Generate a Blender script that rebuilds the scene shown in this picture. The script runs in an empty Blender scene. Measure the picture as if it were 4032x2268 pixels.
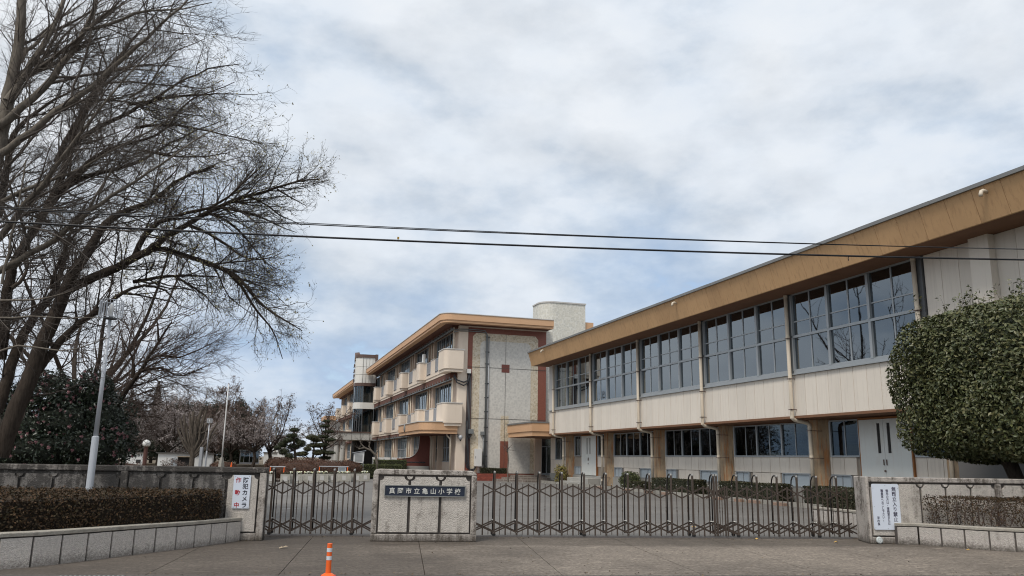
# Schoolyard gate and school buildings under a bright overcast sky. Units: metres. Z up.
# The camera stands on the far side of the street; +Y runs along the long school facades.
import bpy, bmesh, math, random
import numpy as np
from mathutils import Vector, Matrix
R = math.radians
scene = bpy.context.scene
COL = scene.collection

# ---------------------------------------------------------------- camera
cam_d = bpy.data.cameras.new('camera'); cam = bpy.data.objects.new('camera', cam_d); COL.objects.link(cam)
YAW, PIT, ROLL = R(17.4446), R(12.1078), R(0.9546)
fw = Vector((math.sin(YAW)*math.cos(PIT), math.cos(YAW)*math.cos(PIT), math.sin(PIT)))
r0 = Vector((math.cos(YAW), -math.sin(YAW), 0)); u0 = r0.cross(fw)
rr = r0*math.cos(ROLL) + u0*math.sin(ROLL); uu = u0*math.cos(ROLL) - r0*math.sin(ROLL)
m = Matrix((rr, uu, -fw)).transposed().to_4x4(); m.translation = Vector((0, 0, 1.6))
cam.matrix_world = m
cam_d.sensor_width = 36; cam_d.lens = 28.125; cam_d.clip_start = 0.1; cam_d.clip_end = 3000
scene.camera = cam

# ---------------------------------------------------------------- world, sun, exposure
SUN_EL, SUN_AZ = R(56), R(-130)      # azimuth from +Y towards +X: the sun stands to the left, a little behind the camera
world = bpy.data.worlds.new('World'); scene.world = world; world.use_nodes = True
wt = world.node_tree; wn = wt.nodes; wl = wt.links; wn.clear()
def N(t, typ, **kw):
    n = t.nodes.new(typ)
    for k, v in kw.items(): setattr(n, k, v)
    return n
def mth(t, op, a, b=None, clamp=False):
    n = t.nodes.new('ShaderNodeMath'); n.operation = op; n.use_clamp = clamp
    for i, x in enumerate((a, b)):
        if x is None: continue
        if isinstance(x, (int, float)): n.inputs[i].default_value = x
        else: t.links.new(x, n.inputs[i])
    return n.outputs[0]
def noise(t, vec, scale, detail=4, rough=.55, dist=0.):
    n = t.nodes.new('ShaderNodeTexNoise'); n.inputs['Scale'].default_value = scale; n.inputs['Detail'].default_value = detail
    n.inputs['Roughness'].default_value = rough; n.inputs['Distortion'].default_value = dist
    t.links.new(vec, n.inputs['Vector']); return n.outputs['Fac']
def ramp(t, fac, stops, interp='LINEAR'):
    n = t.nodes.new('ShaderNodeValToRGB'); n.color_ramp.interpolation = interp
    e = n.color_ramp.elements
    while len(e) < len(stops): e.new(.5)
    for x, (p, c) in zip(e, stops):
        x.position = p; x.color = (c, c, c, 1) if isinstance(c, (int, float)) else (*c, 1)
    t.links.new(fac, n.inputs[0]); return n.outputs[0]
def mix(t, fac, a, b, mode='MIX'):
    n = t.nodes.new('ShaderNodeMixRGB'); n.blend_type = mode
    for i, x in enumerate((fac, a, b)):
        if isinstance(x, (int, float)): n.inputs[i].default_value = x if i == 0 else (x, x, x, 1)
        elif isinstance(x, tuple): n.inputs[i].default_value = (*x, 1)
        else: t.links.new(x, n.inputs[i])
    return n.outputs[0]
sky = N(wt, 'ShaderNodeTexSky', sky_type='NISHITA', sun_disc=False, sun_elevation=SUN_EL, sun_rotation=SUN_AZ)
tc = N(wt, 'ShaderNodeTexCoord'); sep = N(wt, 'ShaderNodeSeparateXYZ'); wl.new(tc.outputs['Generated'], sep.inputs[0])
zc = mth(wt, 'ADD', mth(wt, 'MAXIMUM', sep.outputs[2], 0.0), .16)
cb = N(wt, 'ShaderNodeCombineXYZ')
wl.new(mth(wt, 'DIVIDE', sep.outputs[0], zc), cb.inputs[0]); wl.new(mth(wt, 'DIVIDE', sep.outputs[1], zc), cb.inputs[1])
mp = N(wt, 'ShaderNodeMapping'); mp.inputs['Rotation'].default_value = (0, 0, R(17)); mp.inputs['Scale'].default_value = (.75, 1.25, 1); mp.inputs['Location'].default_value = (2.9, 1.37, .3)
wl.new(cb.outputs[0], mp.inputs[0])
n1 = noise(wt, mp.outputs[0], .8, 7, .52, .1)
n3 = noise(wt, mp.outputs[0], .33, 3, .5)
def lumps(dz):                     # heaped cloud, seen as bulges across the vault
    q = N(wt, 'ShaderNodeMapping'); q.inputs['Scale'].default_value = (1, 1, 1.9); q.inputs['Location'].default_value = (3.1, .7, .4+dz)
    wl.new(tc.outputs['Generated'], q.inputs[0]); return noise(wt, q.outputs[0], 3.7, 8, .55, 0.)
l1, l2 = lumps(0.), lumps(.075)
nn = mth(wt, 'ADD', mth(wt, 'ADD', mth(wt, 'MULTIPLY', n1, .2), mth(wt, 'MULTIPLY', l1, .56)), mth(wt, 'MULTIPLY', n3, .24))
nn = mth(wt, 'ADD', nn, mth(wt, 'MULTIPLY', mth(wt, 'SUBTRACT', mth(wt, 'MINIMUM', mth(wt, 'MAXIMUM', sep.outputs[2], 0.), .6), .42), .11))   # thicker, greyer cloud towards the horizon all round
cloud = ramp(wt, nn, [(.37, (2.2, 2.9, 3.95)), (.425, (2.85, 3.4, 4.15)), (.465, (3.4, 3.82, 4.36)), (.5, (3.85, 4.16, 4.56)), (.6, (4.3, 4.48, 4.7))])
under = mth(wt, 'MULTIPLY', mth(wt, 'SUBTRACT', l2, l1), .75)      # grey undersides, bright upper edges
cloud = mix(wt, 1., cloud, mth(wt, 'SUBTRACT', 1., mth(wt, 'MINIMUM', mth(wt, 'MAXIMUM', under, -.05), .22)), 'MULTIPLY')
gap = ramp(wt, nn, [(.33, 1.), (.385, 0.)])
col = mix(wt, gap, cloud, sky.outputs[0])
bgn = N(wt, 'ShaderNodeBackground'); bgn.inputs['Strength'].default_value = .1
wl.new(col, bgn.inputs['Color']); ow = N(wt, 'ShaderNodeOutputWorld'); wl.new(bgn.outputs[0], ow.inputs[0])

sd = bpy.data.lights.new('sun', 'SUN'); sd.energy = 1.3; sd.angle = R(18); sd.color = (1, .94, .86)
so = bpy.data.objects.new('sun', sd); COL.objects.link(so)
sv = Vector((math.sin(SUN_AZ)*math.cos(SUN_EL), math.cos(SUN_AZ)*math.cos(SUN_EL), math.sin(SUN_EL)))
so.rotation_euler = sv.to_track_quat('Z', 'Y').to_euler()
vs = scene.view_settings; vs.view_transform = 'Standard'; vs.look = 'None'; vs.gamma = 1; vs.use_curve_mapping = False; vs.exposure = 0.93
scene.render.engine = 'CYCLES'
scene.cycles.max_bounces = 8; scene.cycles.diffuse_bounces = 3; scene.cycles.glossy_bounces = 3; scene.cycles.transparent_max_bounces = 12
scene.cycles.use_denoising = True; scene.cycles.filter_width = 1.1

# ---------------------------------------------------------------- helpers
rng = np.random.default_rng(7); random.seed(7)
BASE = {}                                   # thing -> origin its meshes are measured from
def meta(o, label=None, cat=None, group=None, kind=None):
    if label: o['label'] = label
    if cat: o['category'] = cat
    if group: o['group'] = group
    if kind: o['kind'] = kind
    return o
def thing(name, label, cat, loc=(0, 0, 0), group=None):
    o = bpy.data.objects.new(name, None); COL.objects.link(o); o.location = loc; o.empty_display_size = .2
    BASE[o.name] = Vector(loc); return meta(o, label, cat, group)
def link(name, me, parent=None, loc=None, rz=0., label=None):
    """one more object of a mesh (alike pieces share it); loc is a world point"""
    o = bpy.data.objects.new(name, me); COL.objects.link(o)
    if parent is not None:
        o.parent = parent; b = BASE[parent.name]
        o.location = (Vector(loc) - b) if loc is not None else (0, 0, 0)
        BASE[o.name] = Vector(loc) if loc is not None else b
    else:
        o.location = loc or (0, 0, 0); BASE[o.name] = Vector(o.location)
    o.rotation_euler = (0, 0, rz)
    if label: o['label'] = label
    return o
class MB:
    def __init__(s): s.v = []; s.f = []
    def add(s, vs, fs):
        b = len(s.v); s.v += [tuple(x) for x in vs]; s.f += [tuple(i + b for i in f) for f in fs]; return s
    def box(s, x0, x1, y0, y1, z0, z1):
        x0, x1 = min(x0, x1), max(x0, x1); y0, y1 = min(y0, y1), max(y0, y1); z0, z1 = min(z0, z1), max(z0, z1)
        return s.add([(x0,y0,z0),(x1,y0,z0),(x1,y1,z0),(x0,y1,z0),(x0,y0,z1),(x1,y0,z1),(x1,y1,z1),(x0,y1,z1)],
                     [(3,2,1,0),(4,5,6,7),(0,1,5,4),(1,2,6,5),(2,3,7,6),(3,0,4,7)])
    def prism(s, poly, z0, z1):
        n = len(poly); a = sum(poly[i][0]*poly[(i+1)%n][1]-poly[(i+1)%n][0]*poly[i][1] for i in range(n))
        if a < 0: poly = poly[::-1]
        return s.add([(x, y, z0) for x, y in poly] + [(x, y, z1) for x, y in poly],
                     [tuple(range(n))[::-1], tuple(range(n, 2*n))] + [(i, (i+1)%n, (i+1)%n+n, i+n) for i in range(n)])
    def slab(s, poly, O, U, W, d0, d1):
        """polygon given in the (U, W) plane at O, extruded along U x W from d0 to d1"""
        O, U, W = Vector(O), Vector(U), Vector(W); D = U.cross(W)
        n = len(poly); a = sum(poly[i][0]*poly[(i+1)%n][1]-poly[(i+1)%n][0]*poly[i][1] for i in range(n))
        if a < 0: poly = poly[::-1]
        if d1 < d0: d0, d1 = d1, d0
        P = [O + U*a + W*b for a, b in poly]
        return s.add([p + D*d0 for p in P] + [p + D*d1 for p in P],
                     [tuple(range(n))[::-1], tuple(range(n, 2*n))] + [(i, (i+1)%n, (i+1)%n+n, i+n) for i in range(n)])
    def tube(s, pts, r, n=8, cap=True):
        pts = [Vector(p) for p in pts]; K = len(pts); rad = r if isinstance(r, (list, tuple)) else [r]*K
        b = len(s.v); prev = None
        for k in range(K):
            t = (pts[min(k+1, K-1)] - pts[max(k-1, 0)]).normalized()
            if prev is None:
                a = Vector((0,0,1)) if abs(t.z) < .9 else Vector((1,0,0)); x = t.cross(a).normalized()
            else: x = (prev - t*prev.dot(t)).normalized()
            prev = x; y = t.cross(x)
            for i in range(n):
                q = 2*math.pi*i/n; s.v.append(tuple(pts[k] + (x*math.cos(q) + y*math.sin(q))*rad[k]))
        for k in range(K-1):
            for i in range(n):
                j = (i+1) % n; s.f.append((b+k*n+i, b+k*n+j, b+(k+1)*n+j, b+(k+1)*n+i))
        if cap: s.f.append(tuple(b+i for i in range(n))[::-1]); s.f.append(tuple(b+(K-1)*n+i for i in range(n)))
        return s
    def lathe(s, prof, c, n=16):
        """prof: (radius, z) from bottom to top"""
        b = len(s.v); K = len(prof)
        for r_, z in prof:
            for i in range(n):
                q = 2*math.pi*i/n; s.v.append((c[0]+r_*math.cos(q), c[1]+r_*math.sin(q), c[2]+z))
        for k in range(K-1):
            for i in range(n):
                j = (i+1) % n; s.f.append((b+k*n+i, b+k*n+j, b+(k+1)*n+j, b+(k+1)*n+i))
        s.f.append(tuple(b+i for i in range(n))[::-1]); s.f.append(tuple(b+(K-1)*n+i for i in range(n))); return s
    def ball(s, c, r, n=10, m=6):
        rx = r if isinstance(r, tuple) else (r, r, r); b = len(s.v)
        s.v.append((c[0], c[1], c[2]-rx[2]))
        for k in range(1, m):
            p = -math.pi/2 + math.pi*k/m
            for i in range(n):
                q = 2*math.pi*i/n; s.v.append((c[0]+rx[0]*math.cos(p)*math.cos(q), c[1]+rx[1]*math.cos(p)*math.sin(q), c[2]+rx[2]*math.sin(p)))
        s.v.append((c[0], c[1], c[2]+rx[2])); top = len(s.v)-1
        for i in range(n):
            j = (i+1) % n; s.f.append((b, b+1+j, b+1+i)); s.f.append((top, b+1+(m-2)*n+i, b+1+(m-2)*n+j))
            for k in range(m-2): s.f.append((b+1+k*n+i, b+1+k*n+j, b+1+(k+1)*n+j, b+1+(k+1)*n+i))
        return s
    def sweep(s, path, prof):
        """closed profile [(offset to the left of travel, z)] carried along an open plan path"""
        P = [Vector((p[0], p[1])) for p in path]; K = len(P); n = len(prof); b = len(s.v)
        for k in range(K):
            d0 = (P[k]-P[k-1]).normalized() if k else (P[1]-P[0]).normalized()
            d1 = (P[k+1]-P[k]).normalized() if k < K-1 else d0
            n0, n1 = Vector((-d0.y, d0.x)), Vector((-d1.y, d1.x)); nn_ = (n0+n1).normalized(); sc = 1/max(.3, nn_.dot(n0))
            for o_, z in prof: q = P[k] + nn_*o_*sc; s.v.append((q.x, q.y, z))
        for k in range(K-1):
            for i in range(n):
                j = (i+1) % n; s.f.append((b+k*n+i, b+k*n+j, b+(k+1)*n+j, b+(k+1)*n+i))
        s.f.append(tuple(b+i for i in range(n))[::-1]); s.f.append(tuple(b+(K-1)*n+i for i in range(n))); return s
    def mesh(s, name, mat, origin=(0, 0, 0), smooth=False):
        ox, oy, oz = origin
        me = bpy.data.meshes.new(name); me.from_pydata([(x-ox, y-oy, z-oz) for x, y, z in s.v], [], s.f)
        bm = bmesh.new(); bm.from_mesh(me); bmesh.ops.recalc_face_normals(bm, faces=bm.faces); bm.to_mesh(me); bm.free()
        if smooth: me.polygons.foreach_set('use_smooth', [True]*len(me.polygons))
        me.materials.append(mat); return me
    def build(s, name, mat, parent=None, smooth=False, bev=0., label=None):
        """link as one object whose origin is its parent's"""
        o = link(name, s.mesh(name, mat, BASE[parent.name] if parent is not None else (0, 0, 0), smooth), parent, label=label)
        if bev:
            md = o.modifiers.new('bevel', 'BEVEL'); md.width = bev; md.segments = 2; md.limit_method = 'ANGLE'
        return o
def raw_mesh(name, v, f, mat, smooth=False):
    """fast mesh from arrays: v (n,3), f (m,3|4)"""
    me = bpy.data.meshes.new(name); v = np.asarray(v, np.float32); f = np.asarray(f, np.int32); k = f.shape[1]
    me.vertices.add(len(v)); me.vertices.foreach_set('co', v.ravel())
    me.loops.add(f.size); me.loops.foreach_set('vertex_index', f.ravel())
    me.polygons.add(len(f)); me.polygons.foreach_set('loop_start', np.arange(0, f.size, k, dtype=np.int32))
    if smooth: me.polygons.foreach_set('use_smooth', np.ones(len(f), bool))
    me.update(calc_edges=True); me.materials.append(mat); return me
def structure(name, mb, mat, label=None, **k):
    o = mb.build(name, mat, None, **k); o['kind'] = 'structure'
    if label: o['label'] = label
    return o
# the street frame: s runs along the boundary wall to the right, t towards the street
SO = Vector((-0.09, 16.77)); SE = Vector((0.98237, -0.18694)); SN = Vector((-0.18694, -0.98237)); SA = math.atan2(SE.y, SE.x)
def S(s, t): p = SO + SE*s + SN*t; return (p.x, p.y)
def S3(s, t, z): p = S(s, t); return (p[0], p[1], z)

# ---------------------------------------------------------------- materials
def new_mat(name):
    m_ = bpy.data.materials.new(name); m_.use_nodes = True; t = m_.node_tree
    b = t.nodes['Principled BSDF']; g = t.nodes.new('ShaderNodeNewGeometry'); return m_, t, b, g.outputs['Position']
def stretch(t, vec, sc):
    n = t.nodes.new('ShaderNodeMapping'); n.inputs['Scale'].default_value = sc; t.links.new(vec, n.inputs[0]); return n.outputs[0]
def bump(t, b, h, strength, dist=.01):
    n = t.nodes.new('ShaderNodeBump'); n.inputs['Strength'].default_value = strength; n.inputs['Distance'].default_value = dist
    t.links.new(h, n.inputs['Height']); t.links.new(n.outputs[0], b.inputs['Normal'])
def paint(name, c, rough=.6, var=.12, scale=3., fine=40., bmp=.1, dirt=.0, dirtcol=(.12, .1, .08), metal=0., spec=.4, streak=0., vary=0.):
    """painted or plain surface with mottling, fine grain and optional run-down streaks"""
    m_, t, b, P = new_mat(name); L = t.links
    n_ = noise(t, P, scale, 5); f = noise(t, P, fine, 3)
    k = mth(t, 'ADD', mth(t, 'MULTIPLY', n_, var*2), 1-var)
    k2 = mth(t, 'MULTIPLY', k, mth(t, 'ADD', mth(t, 'MULTIPLY', f, var), 1-var/2))
    col = mix(t, 1., tuple(c), k2, 'MULTIPLY')
    if dirt: col = mix(t, mth(t, 'MULTIPLY', ramp(t, noise(t, P, scale*.6, 7, .65), [(.5, 0.), (.72, 1.)]), dirt), col, dirtcol)
    if streak:
        q = noise(t, stretch(t, P, (7, 7, .35)), 1.3, 6, .62)
        col = mix(t, mth(t, 'MULTIPLY', ramp(t, q, [(.52, 0.), (.75, 1.)]), streak), col, dirtcol)
    if vary:
        oi = t.nodes.new('ShaderNodeObjectInfo'); col = mix(t, 1., col, mth(t, 'ADD', mth(t, 'MULTIPLY', oi.outputs['Random'], vary*2), 1-vary), 'MULTIPLY')
    L.new(col, b.inputs['Base Color']); b.inputs['Roughness'].default_value = rough; b.inputs['Metallic'].default_value = metal
    b.inputs['Specular IOR Level'].default_value = spec
    if bmp: bump(t, b, f, bmp, .01)
    return m_
def roughcast(name, c=(.42, .38, .34), stain=.5, dark=(.075, .066, .058), foot=.0, soot=.52):
    """exposed pebble render with lichen-dark stains, streaks below the coping and splash dirt at the foot"""
    m_, t, b, P = new_mat(name); L = t.links
    vo = t.nodes.new('ShaderNodeTexVoronoi'); vo.inputs['Scale'].default_value = 55; L.new(P, vo.inputs['Vector'])
    peb = vo.outputs['Distance']; big = noise(t, P, 3.4, 9, .72); fine = noise(t, P, 28, 4, .7); st = noise(t, stretch(t, P, (9, 9, 1.1)), 1., 6, .65)
    col = mix(t, mth(t, 'MULTIPLY', ramp(t, fine, [(.35, 1.), (.62, 0.)]), .55), c, tuple(x*.5 for x in c))
    col = mix(t, mth(t, 'MULTIPLY', ramp(t, peb, [(0., 0.), (.6, 1.)]), .3), col, tuple(x*.45 for x in c))
    sm = mth(t, 'MULTIPLY', mth(t, 'ADD', mth(t, 'MULTIPLY', big, .55), mth(t, 'MULTIPLY', st, .45)), 1.)
    msk = ramp(t, mth(t, 'ADD', sm, mth(t, 'MULTIPLY', mth(t, 'SUBTRACT', fine, .5), .35)), [(soot-.04, 0.), (soot+.07, 1.)])
    col = mix(t, mth(t, 'MULTIPLY', msk, stain), col, dark)
    if foot:
        sp = N(t, 'ShaderNodeSeparateXYZ'); L.new(P, sp.inputs[0])
        zf = mth(t, 'ADD', sp.outputs[2], mth(t, 'MULTIPLY', mth(t, 'SUBTRACT', fine, .5), .22)); zf = mth(t, 'ADD', zf, mth(t, 'MULTIPLY', mth(t, 'SUBTRACT', big, .5), .22))
        col = mix(t, mth(t, 'MULTIPLY', ramp(t, zf, [(.01, 1.), (.15, 0.)]), foot), col, (.07, .058, .045))
    L.new(col, b.inputs['Base Color']); b.inputs['Roughness'].default_value = .92; b.inputs['Specular IOR Level'].default_value = .2
    bump(t, b, mth(t, 'ADD', mth(t, 'MULTIPLY', peb, -1.), mth(t, 'MULTIPLY', fine, 1.2)), .75, .012)
    return m_
def leafmat(name, cols, rough=.5, spec=.35, trans=.0):
    """leaves: every leaf island takes its own tone"""
    m_ = bpy.data.materials.new(name); m_.use_nodes = True; t = m_.node_tree; b = t.nodes['Principled BSDF']
    g = t.nodes.new('ShaderNodeNewGeometry')
    c = ramp(t, g.outputs['Random Per Island'], [(i/(len(cols)-1), x) for i, x in enumerate(cols)])
    t.links.new(c, b.inputs['Base Color']); b.inputs['Roughness'].default_value = rough; b.inputs['Specular IOR Level'].default_value = spec
    return m_
def barkmat(name, c, c2, scale=6., bmp=.6):
    m_, t, b, P = new_mat(name)
    q = noise(t, stretch(t, P, (1, 1, .22)), scale*4, 6, .65); w = noise(t, P, scale*.35, 4)
    col = mix(t, ramp(t, q, [(.35, 0.), (.62, 1.)]), c, c2); col = mix(t, mth(t, 'MULTIPLY', w, .5), col, tuple(x*1.35 for x in c2))
    t.links.new(col, b.inputs['Base Color']); b.inputs['Roughness'].default_value = .95; b.inputs['Specular IOR Level'].default_value = .1
    if bmp: bump(t, b, q, bmp, .03)
    return m_
def glassmat(name, tint=(.35, .42, .45), ior=1.55, bias=.02):
    """thin window pane: mirror reflection by Fresnel over a tinted see-through sheet"""
    m_ = bpy.data.materials.new(name); m_.use_nodes = True; t = m_.node_tree; t.nodes.remove(t.nodes['Principled BSDF'])
    fr = t.nodes.new('ShaderNodeFresnel'); fr.inputs['IOR'].default_value = ior
    tr = t.nodes.new('ShaderNodeBsdfTransparent'); tr.inputs[0].default_value = (*tint, 1)
    gl = t.nodes.new('ShaderNodeBsdfGlossy'); gl.inputs['Roughness'].default_value = .015; gl.inputs[0].default_value = (.84, .93, 1., 1)
    g = t.nodes.new('ShaderNodeNewGeometry'); nz = t.nodes.new('ShaderNodeTexNoise'); nz.inputs['Scale'].default_value = .8; t.links.new(g.outputs['Position'], nz.inputs['Vector'])
    bp = t.nodes.new('ShaderNodeBump'); bp.inputs['Strength'].default_value = .06; bp.inputs['Distance'].default_value = .02; t.links.new(nz.outputs['Fac'], bp.inputs['Height']); t.links.new(bp.outputs[0], gl.inputs['Normal'])
    mx = t.nodes.new('ShaderNodeMixShader'); k = mth(t, 'ADD', mth(t, 'MULTIPLY', fr.outputs[0], 1.25), bias, True); t.links.new(k, mx.inputs[0])
    t.links.new(tr.outputs[0], mx.inputs[1]); t.links.new(gl.outputs[0], mx.inputs[2])
    t.links.new(mx.outputs[0], t.nodes['Material Output'].inputs[0]); return m_
def groundmat(name, c, c2, grit=60., stain=.5, staincol=(.03, .028, .026), bmp=.4, st_scale=.5, lo=.45, hi=.65, stretchv=(1, 1, 1), pale=0., cracks=0.):
    m_, t, b, P = new_mat(name)
    f = noise(t, P, grit, 4, .7); w = noise(t, P, st_scale, 8, .62); md = noise(t, stretch(t, P, stretchv), 3.5, 6, .65)
    col = mix(t, ramp(t, f, [(.3, 0.), (.7, 1.)]), c, c2)
    col = mix(t, mth(t, 'MULTIPLY', ramp(t, mth(t, 'ADD', mth(t, 'MULTIPLY', w, .65), mth(t, 'MULTIPLY', md, .35)), [(lo, 1.), (hi, 0.)]), stain), col, staincol)
    if cracks:
        wv = t.nodes.new('ShaderNodeVectorMath'); wv.operation = 'ADD'; nz = t.nodes.new('ShaderNodeTexNoise'); nz.inputs['Scale'].default_value = 1.3; nz.inputs['Detail'].default_value = 5; t.links.new(P, nz.inputs['Vector']); t.links.new(P, wv.inputs[0]); t.links.new(nz.outputs['Color'], wv.inputs[1])
        vo = N(t, 'ShaderNodeTexVoronoi', feature='DISTANCE_TO_EDGE'); vo.inputs['Scale'].default_value = .33; t.links.new(wv.outputs[0], vo.inputs['Vector'])
        col = mix(t, mth(t, 'MULTIPLY', ramp(t, vo.outputs['Distance'], [(.0, 1.), (.0035, 0.)]), cracks), col, tuple(x*.4 for x in c))
    if pale: col = mix(t, mth(t, 'MULTIPLY', ramp(t, md, [(.58, 0.), (.7, 1.)]), pale), col, tuple(min(1, x*2.2) for x in c2))
    t.links.new(col, b.inputs['Base Color']); b.inputs['Roughness'].default_value = .93; b.inputs['Specular IOR Level'].default_value = .2
    bump(t, b, f, bmp, .01); return m_
def rustpillar(name):
    """weathered ochre-grey concrete paint with orange rust runs"""
    m_, t, b, P = new_mat(name)
    st = noise(t, stretch(t, P, (6, 6, .55)), 1.4, 7, .65); bg = noise(t, P, 1.6, 6, .6); fi = noise(t, P, 40, 3)
    col = mix(t, ramp(t, bg, [(.35, 0.), (.65, 1.)]), (.26, .2, .14), (.42, .3, .18))
    col = mix(t, ramp(t, st, [(.5, 0.), (.62, .9)]), col, (.36, .15, .05))
    col = mix(t, ramp(t, noise(t, stretch(t, P, (9, 9, .7)), 2.1, 6, .6), [(.54, 0.), (.7, .8)]), col, (.13, .09, .06))
    t.links.new(col, b.inputs['Base Color']); b.inputs['Roughness'].default_value = .9; bump(t, b, fi, .25, .01); return m_
M = {}
M['asphalt'] = groundmat('yard_asphalt', (.15, .142, .132), (.25, .237, .22), 40, .35, (.07, .069, .07), .4, .25)
M['road'] = groundmat('road_asphalt', (.07, .07, .072), (.12, .12, .122), 60, .3)
M['gutter'] = groundmat('gutter_concrete', (.15, .15, .15), (.22, .22, .22), 45, .5, (.07, .068, .066), .4, .8)
M['soil'] = groundmat('soil', (.06, .042, .03), (.11, .08, .058), 30, .3)
M['field'] = groundmat('playing_field', (.17, .135, .1), (.24, .2, .155), 14, .3, (.1, .09, .05), .2, .05)
M['kerb'] = groundmat('kerb_concrete', (.33, .31, .27), (.44, .42, .37), 40, .5, (.17, .16, .14), .3, 1.2)
M['block'] = paint('parking_block', (.3, .2, .15), .9, .3, 6, 40, .3, .5)
M['white_line'] = groundmat('road_paint', (.5, .5, .48), (.7, .7, .68), 30, .7, (.13, .13, .13), .2, 4)
M['wall_dark'] = roughcast('roughcast_sooty', (.33, .3, .27), .93, (.06, .054, .049), .3, .42)
M['wall'] = roughcast('roughcast', (.6, .545, .49), .92, (.12, .102, .086), .8, .512)
M['planter'] = roughcast('planter_roughcast', (.72, .66, .6), .16, (.3, .27, .24), .55, .6)
M['wall_panel'] = roughcast('roughcast_panel', (.68, .625, .56), .75, (.2, .175, .15), .25, .55)
M['panel_dark'] = roughcast('roughcast_sooty_panel', (.27, .25, .23), .85, (.05, .046, .043), .2, .45)
M['wall_pale'] = roughcast('roughcast_pale', (.6, .55, .5), .5, (.14, .12, .1), .8, .58)
M['recess'] = paint('wall_recess', (.1, .088, .08), .95, .3, 8, 40, .3, .5)
M['a_panel'] = paint('cream_wall_panel', (.71, .645, .56), .75, .05, 1.2, 60, .12, .0, streak=.36, dirtcol=(.42, .37, .31), vary=.05)
M['a_low'] = paint('cream_lower_panel', (.71, .64, .55), .75, .07, 1.2, 60, .12, .15, (.35, .3, .25), streak=.3, vary=.05)
M['a_fascia'] = paint('tan_fascia', (.57, .35, .175), .7, .1, .7, 30, .15, .25, (.3, .165, .08), streak=.6, vary=.05)
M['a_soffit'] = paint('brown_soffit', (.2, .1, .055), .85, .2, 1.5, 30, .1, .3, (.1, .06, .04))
M['a_gap'] = paint('panel_joint', (.33, .28, .23), .9, .1)
M['roofcap'] = paint('grey_roof_edge', (.2, .2, .195), .55, .15, 2, 30, .05, metal=.2)
M['alu'] = paint('aluminium_frame', (.36, .38, .39), .42, .08, 2, 40, .03, metal=.35)
M['alu_dark'] = paint('dark_frame', (.1, .105, .11), .5, .1, 2)
M['pipe'] = paint('cream_pipe', (.62, .54, .43), .5, .1, 2, 40, .03, .2, (.4, .3, .2), streak=.3)
M['pillar'] = rustpillar('rust_stained_pillar')
M['plinth'] = paint('grey_plinth', (.36, .35, .32), .9, .15, 2, 30, .2, .3, (.2, .19, .17), streak=.4)
M['door'] = paint('pale_steel_door', (.64, .655, .625), .45, .05, 2, 30, .02, .12, (.4, .22, .1), streak=.15)
M['rust'] = paint('rust', (.3, .13, .05), .9, .3, 6)
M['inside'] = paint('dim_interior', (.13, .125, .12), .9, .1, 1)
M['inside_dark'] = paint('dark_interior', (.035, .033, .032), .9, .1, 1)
M['curtain'] = paint('maroon_curtain', (.26, .1, .11), .9, .25, 5)
M['blind'] = paint('pale_curtain', (.5, .52, .5), .9, .15, 5)
M['glass'] = glassmat('window_glass', (.36, .41, .44), 1.9, .06)
M['glass_low'] = glassmat('low_window_glass', (.42, .45, .46), 1.22)
M['glass_b'] = glassmat('school_glass', (.42, .46, .46), 1.6)
M['green_curtain'] = paint('green_curtain', (.2, .26, .22), .9, .15, 3)
M['frost'] = paint('frosted_pane', (.42, .47, .5), .35, .06, 2)
M['b_cream'] = paint('peach_cream_render', (.745, .635, .52), .75, .06, .8, 50, .12, .15, (.5, .37, .28), streak=.15)
M['b_cap'] = paint('parapet_cap', (.55, .53, .5), .6, .1, 2)
M['b_orange'] = paint('orange_fascia', (.62, .38, .22), .65, .07, .8, 30, .08, .2, (.45, .25, .11), streak=.12)
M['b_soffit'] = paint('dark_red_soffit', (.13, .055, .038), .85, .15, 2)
M['b_beam'] = paint('beam_render', (.56, .45, .36), .8, .1, 2)
M['b_pillar'] = paint('bay_pillar', (.58, .45, .35), .8, .1, 2, streak=.3, dirtcol=(.3, .22, .16))
M['maroon'] = paint('maroon_and_shaded_red', (.17, .055, .042), .5, .2, 5)  # the wing wall's shade is put into this dark red; brown square shares it
M['steel'] = paint('galvanised_steel', (.42, .43, .45), .45, .08, 3, 30, .02, metal=.3)
M['lampsteel'] = paint('lamp_post_paint', (.56, .58, .61), .4, .05, 2, 60, .02, metal=.15)
M['black'] = paint('black_conduit', (.035, .037, .042), .5, .1, 3)
M['conduit'] = paint('grey_conduit', (.19, .2, .2), .5, .1, 3)
M['white_box'] = paint('white_cabinet', (.72, .71, .68), .45, .04, 2)
M['gate'] = paint('bronze_gate_metal', (.088, .066, .052), .42, .2, 4, 60, .03, metal=.35)
M['gate_rear'] = paint('dark_gate_tube', (.035, .03, .028), .4, .1, 4, metal=.3)
M['gate_cap'] = paint('grey_gate_cap', (.3, .29, .27), .5, .15, 6)
M['rubber'] = paint('black_rubber', (.02, .02, .02), .7, .1, 5)
M['wire'] = paint('black_cable', (.012, .012, .014), .6, .1, 4)
M['white'] = paint('white_sign_board', (.68, .73, .81), .35, .02, 2)
M['ink'] = paint('black_ink', (.02, .018, .03), .5, 0., 3, 3, 0)
M['red_ink'] = paint('red_ink', (.4, .025, .04), .5, 0., 3, 3, 0)
M['navy'] = paint('dark_navy_plate', (.018, .024, .042), .35, .35, 9, 30, .04, .3, (.06, .065, .08))
M['plate_edge'] = paint('grey_metal_rim', (.32, .32, .3), .4, .1, 5, metal=.5)
M['letter'] = paint('pale_metal_letters', (.6, .6, .56), .4, .05, 5)
M['orange'] = paint('orange_plastic', (.86, .135, .02), .45, .08, 6, 40, .05, .3, (.5, .11, .035), streak=.2)
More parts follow.
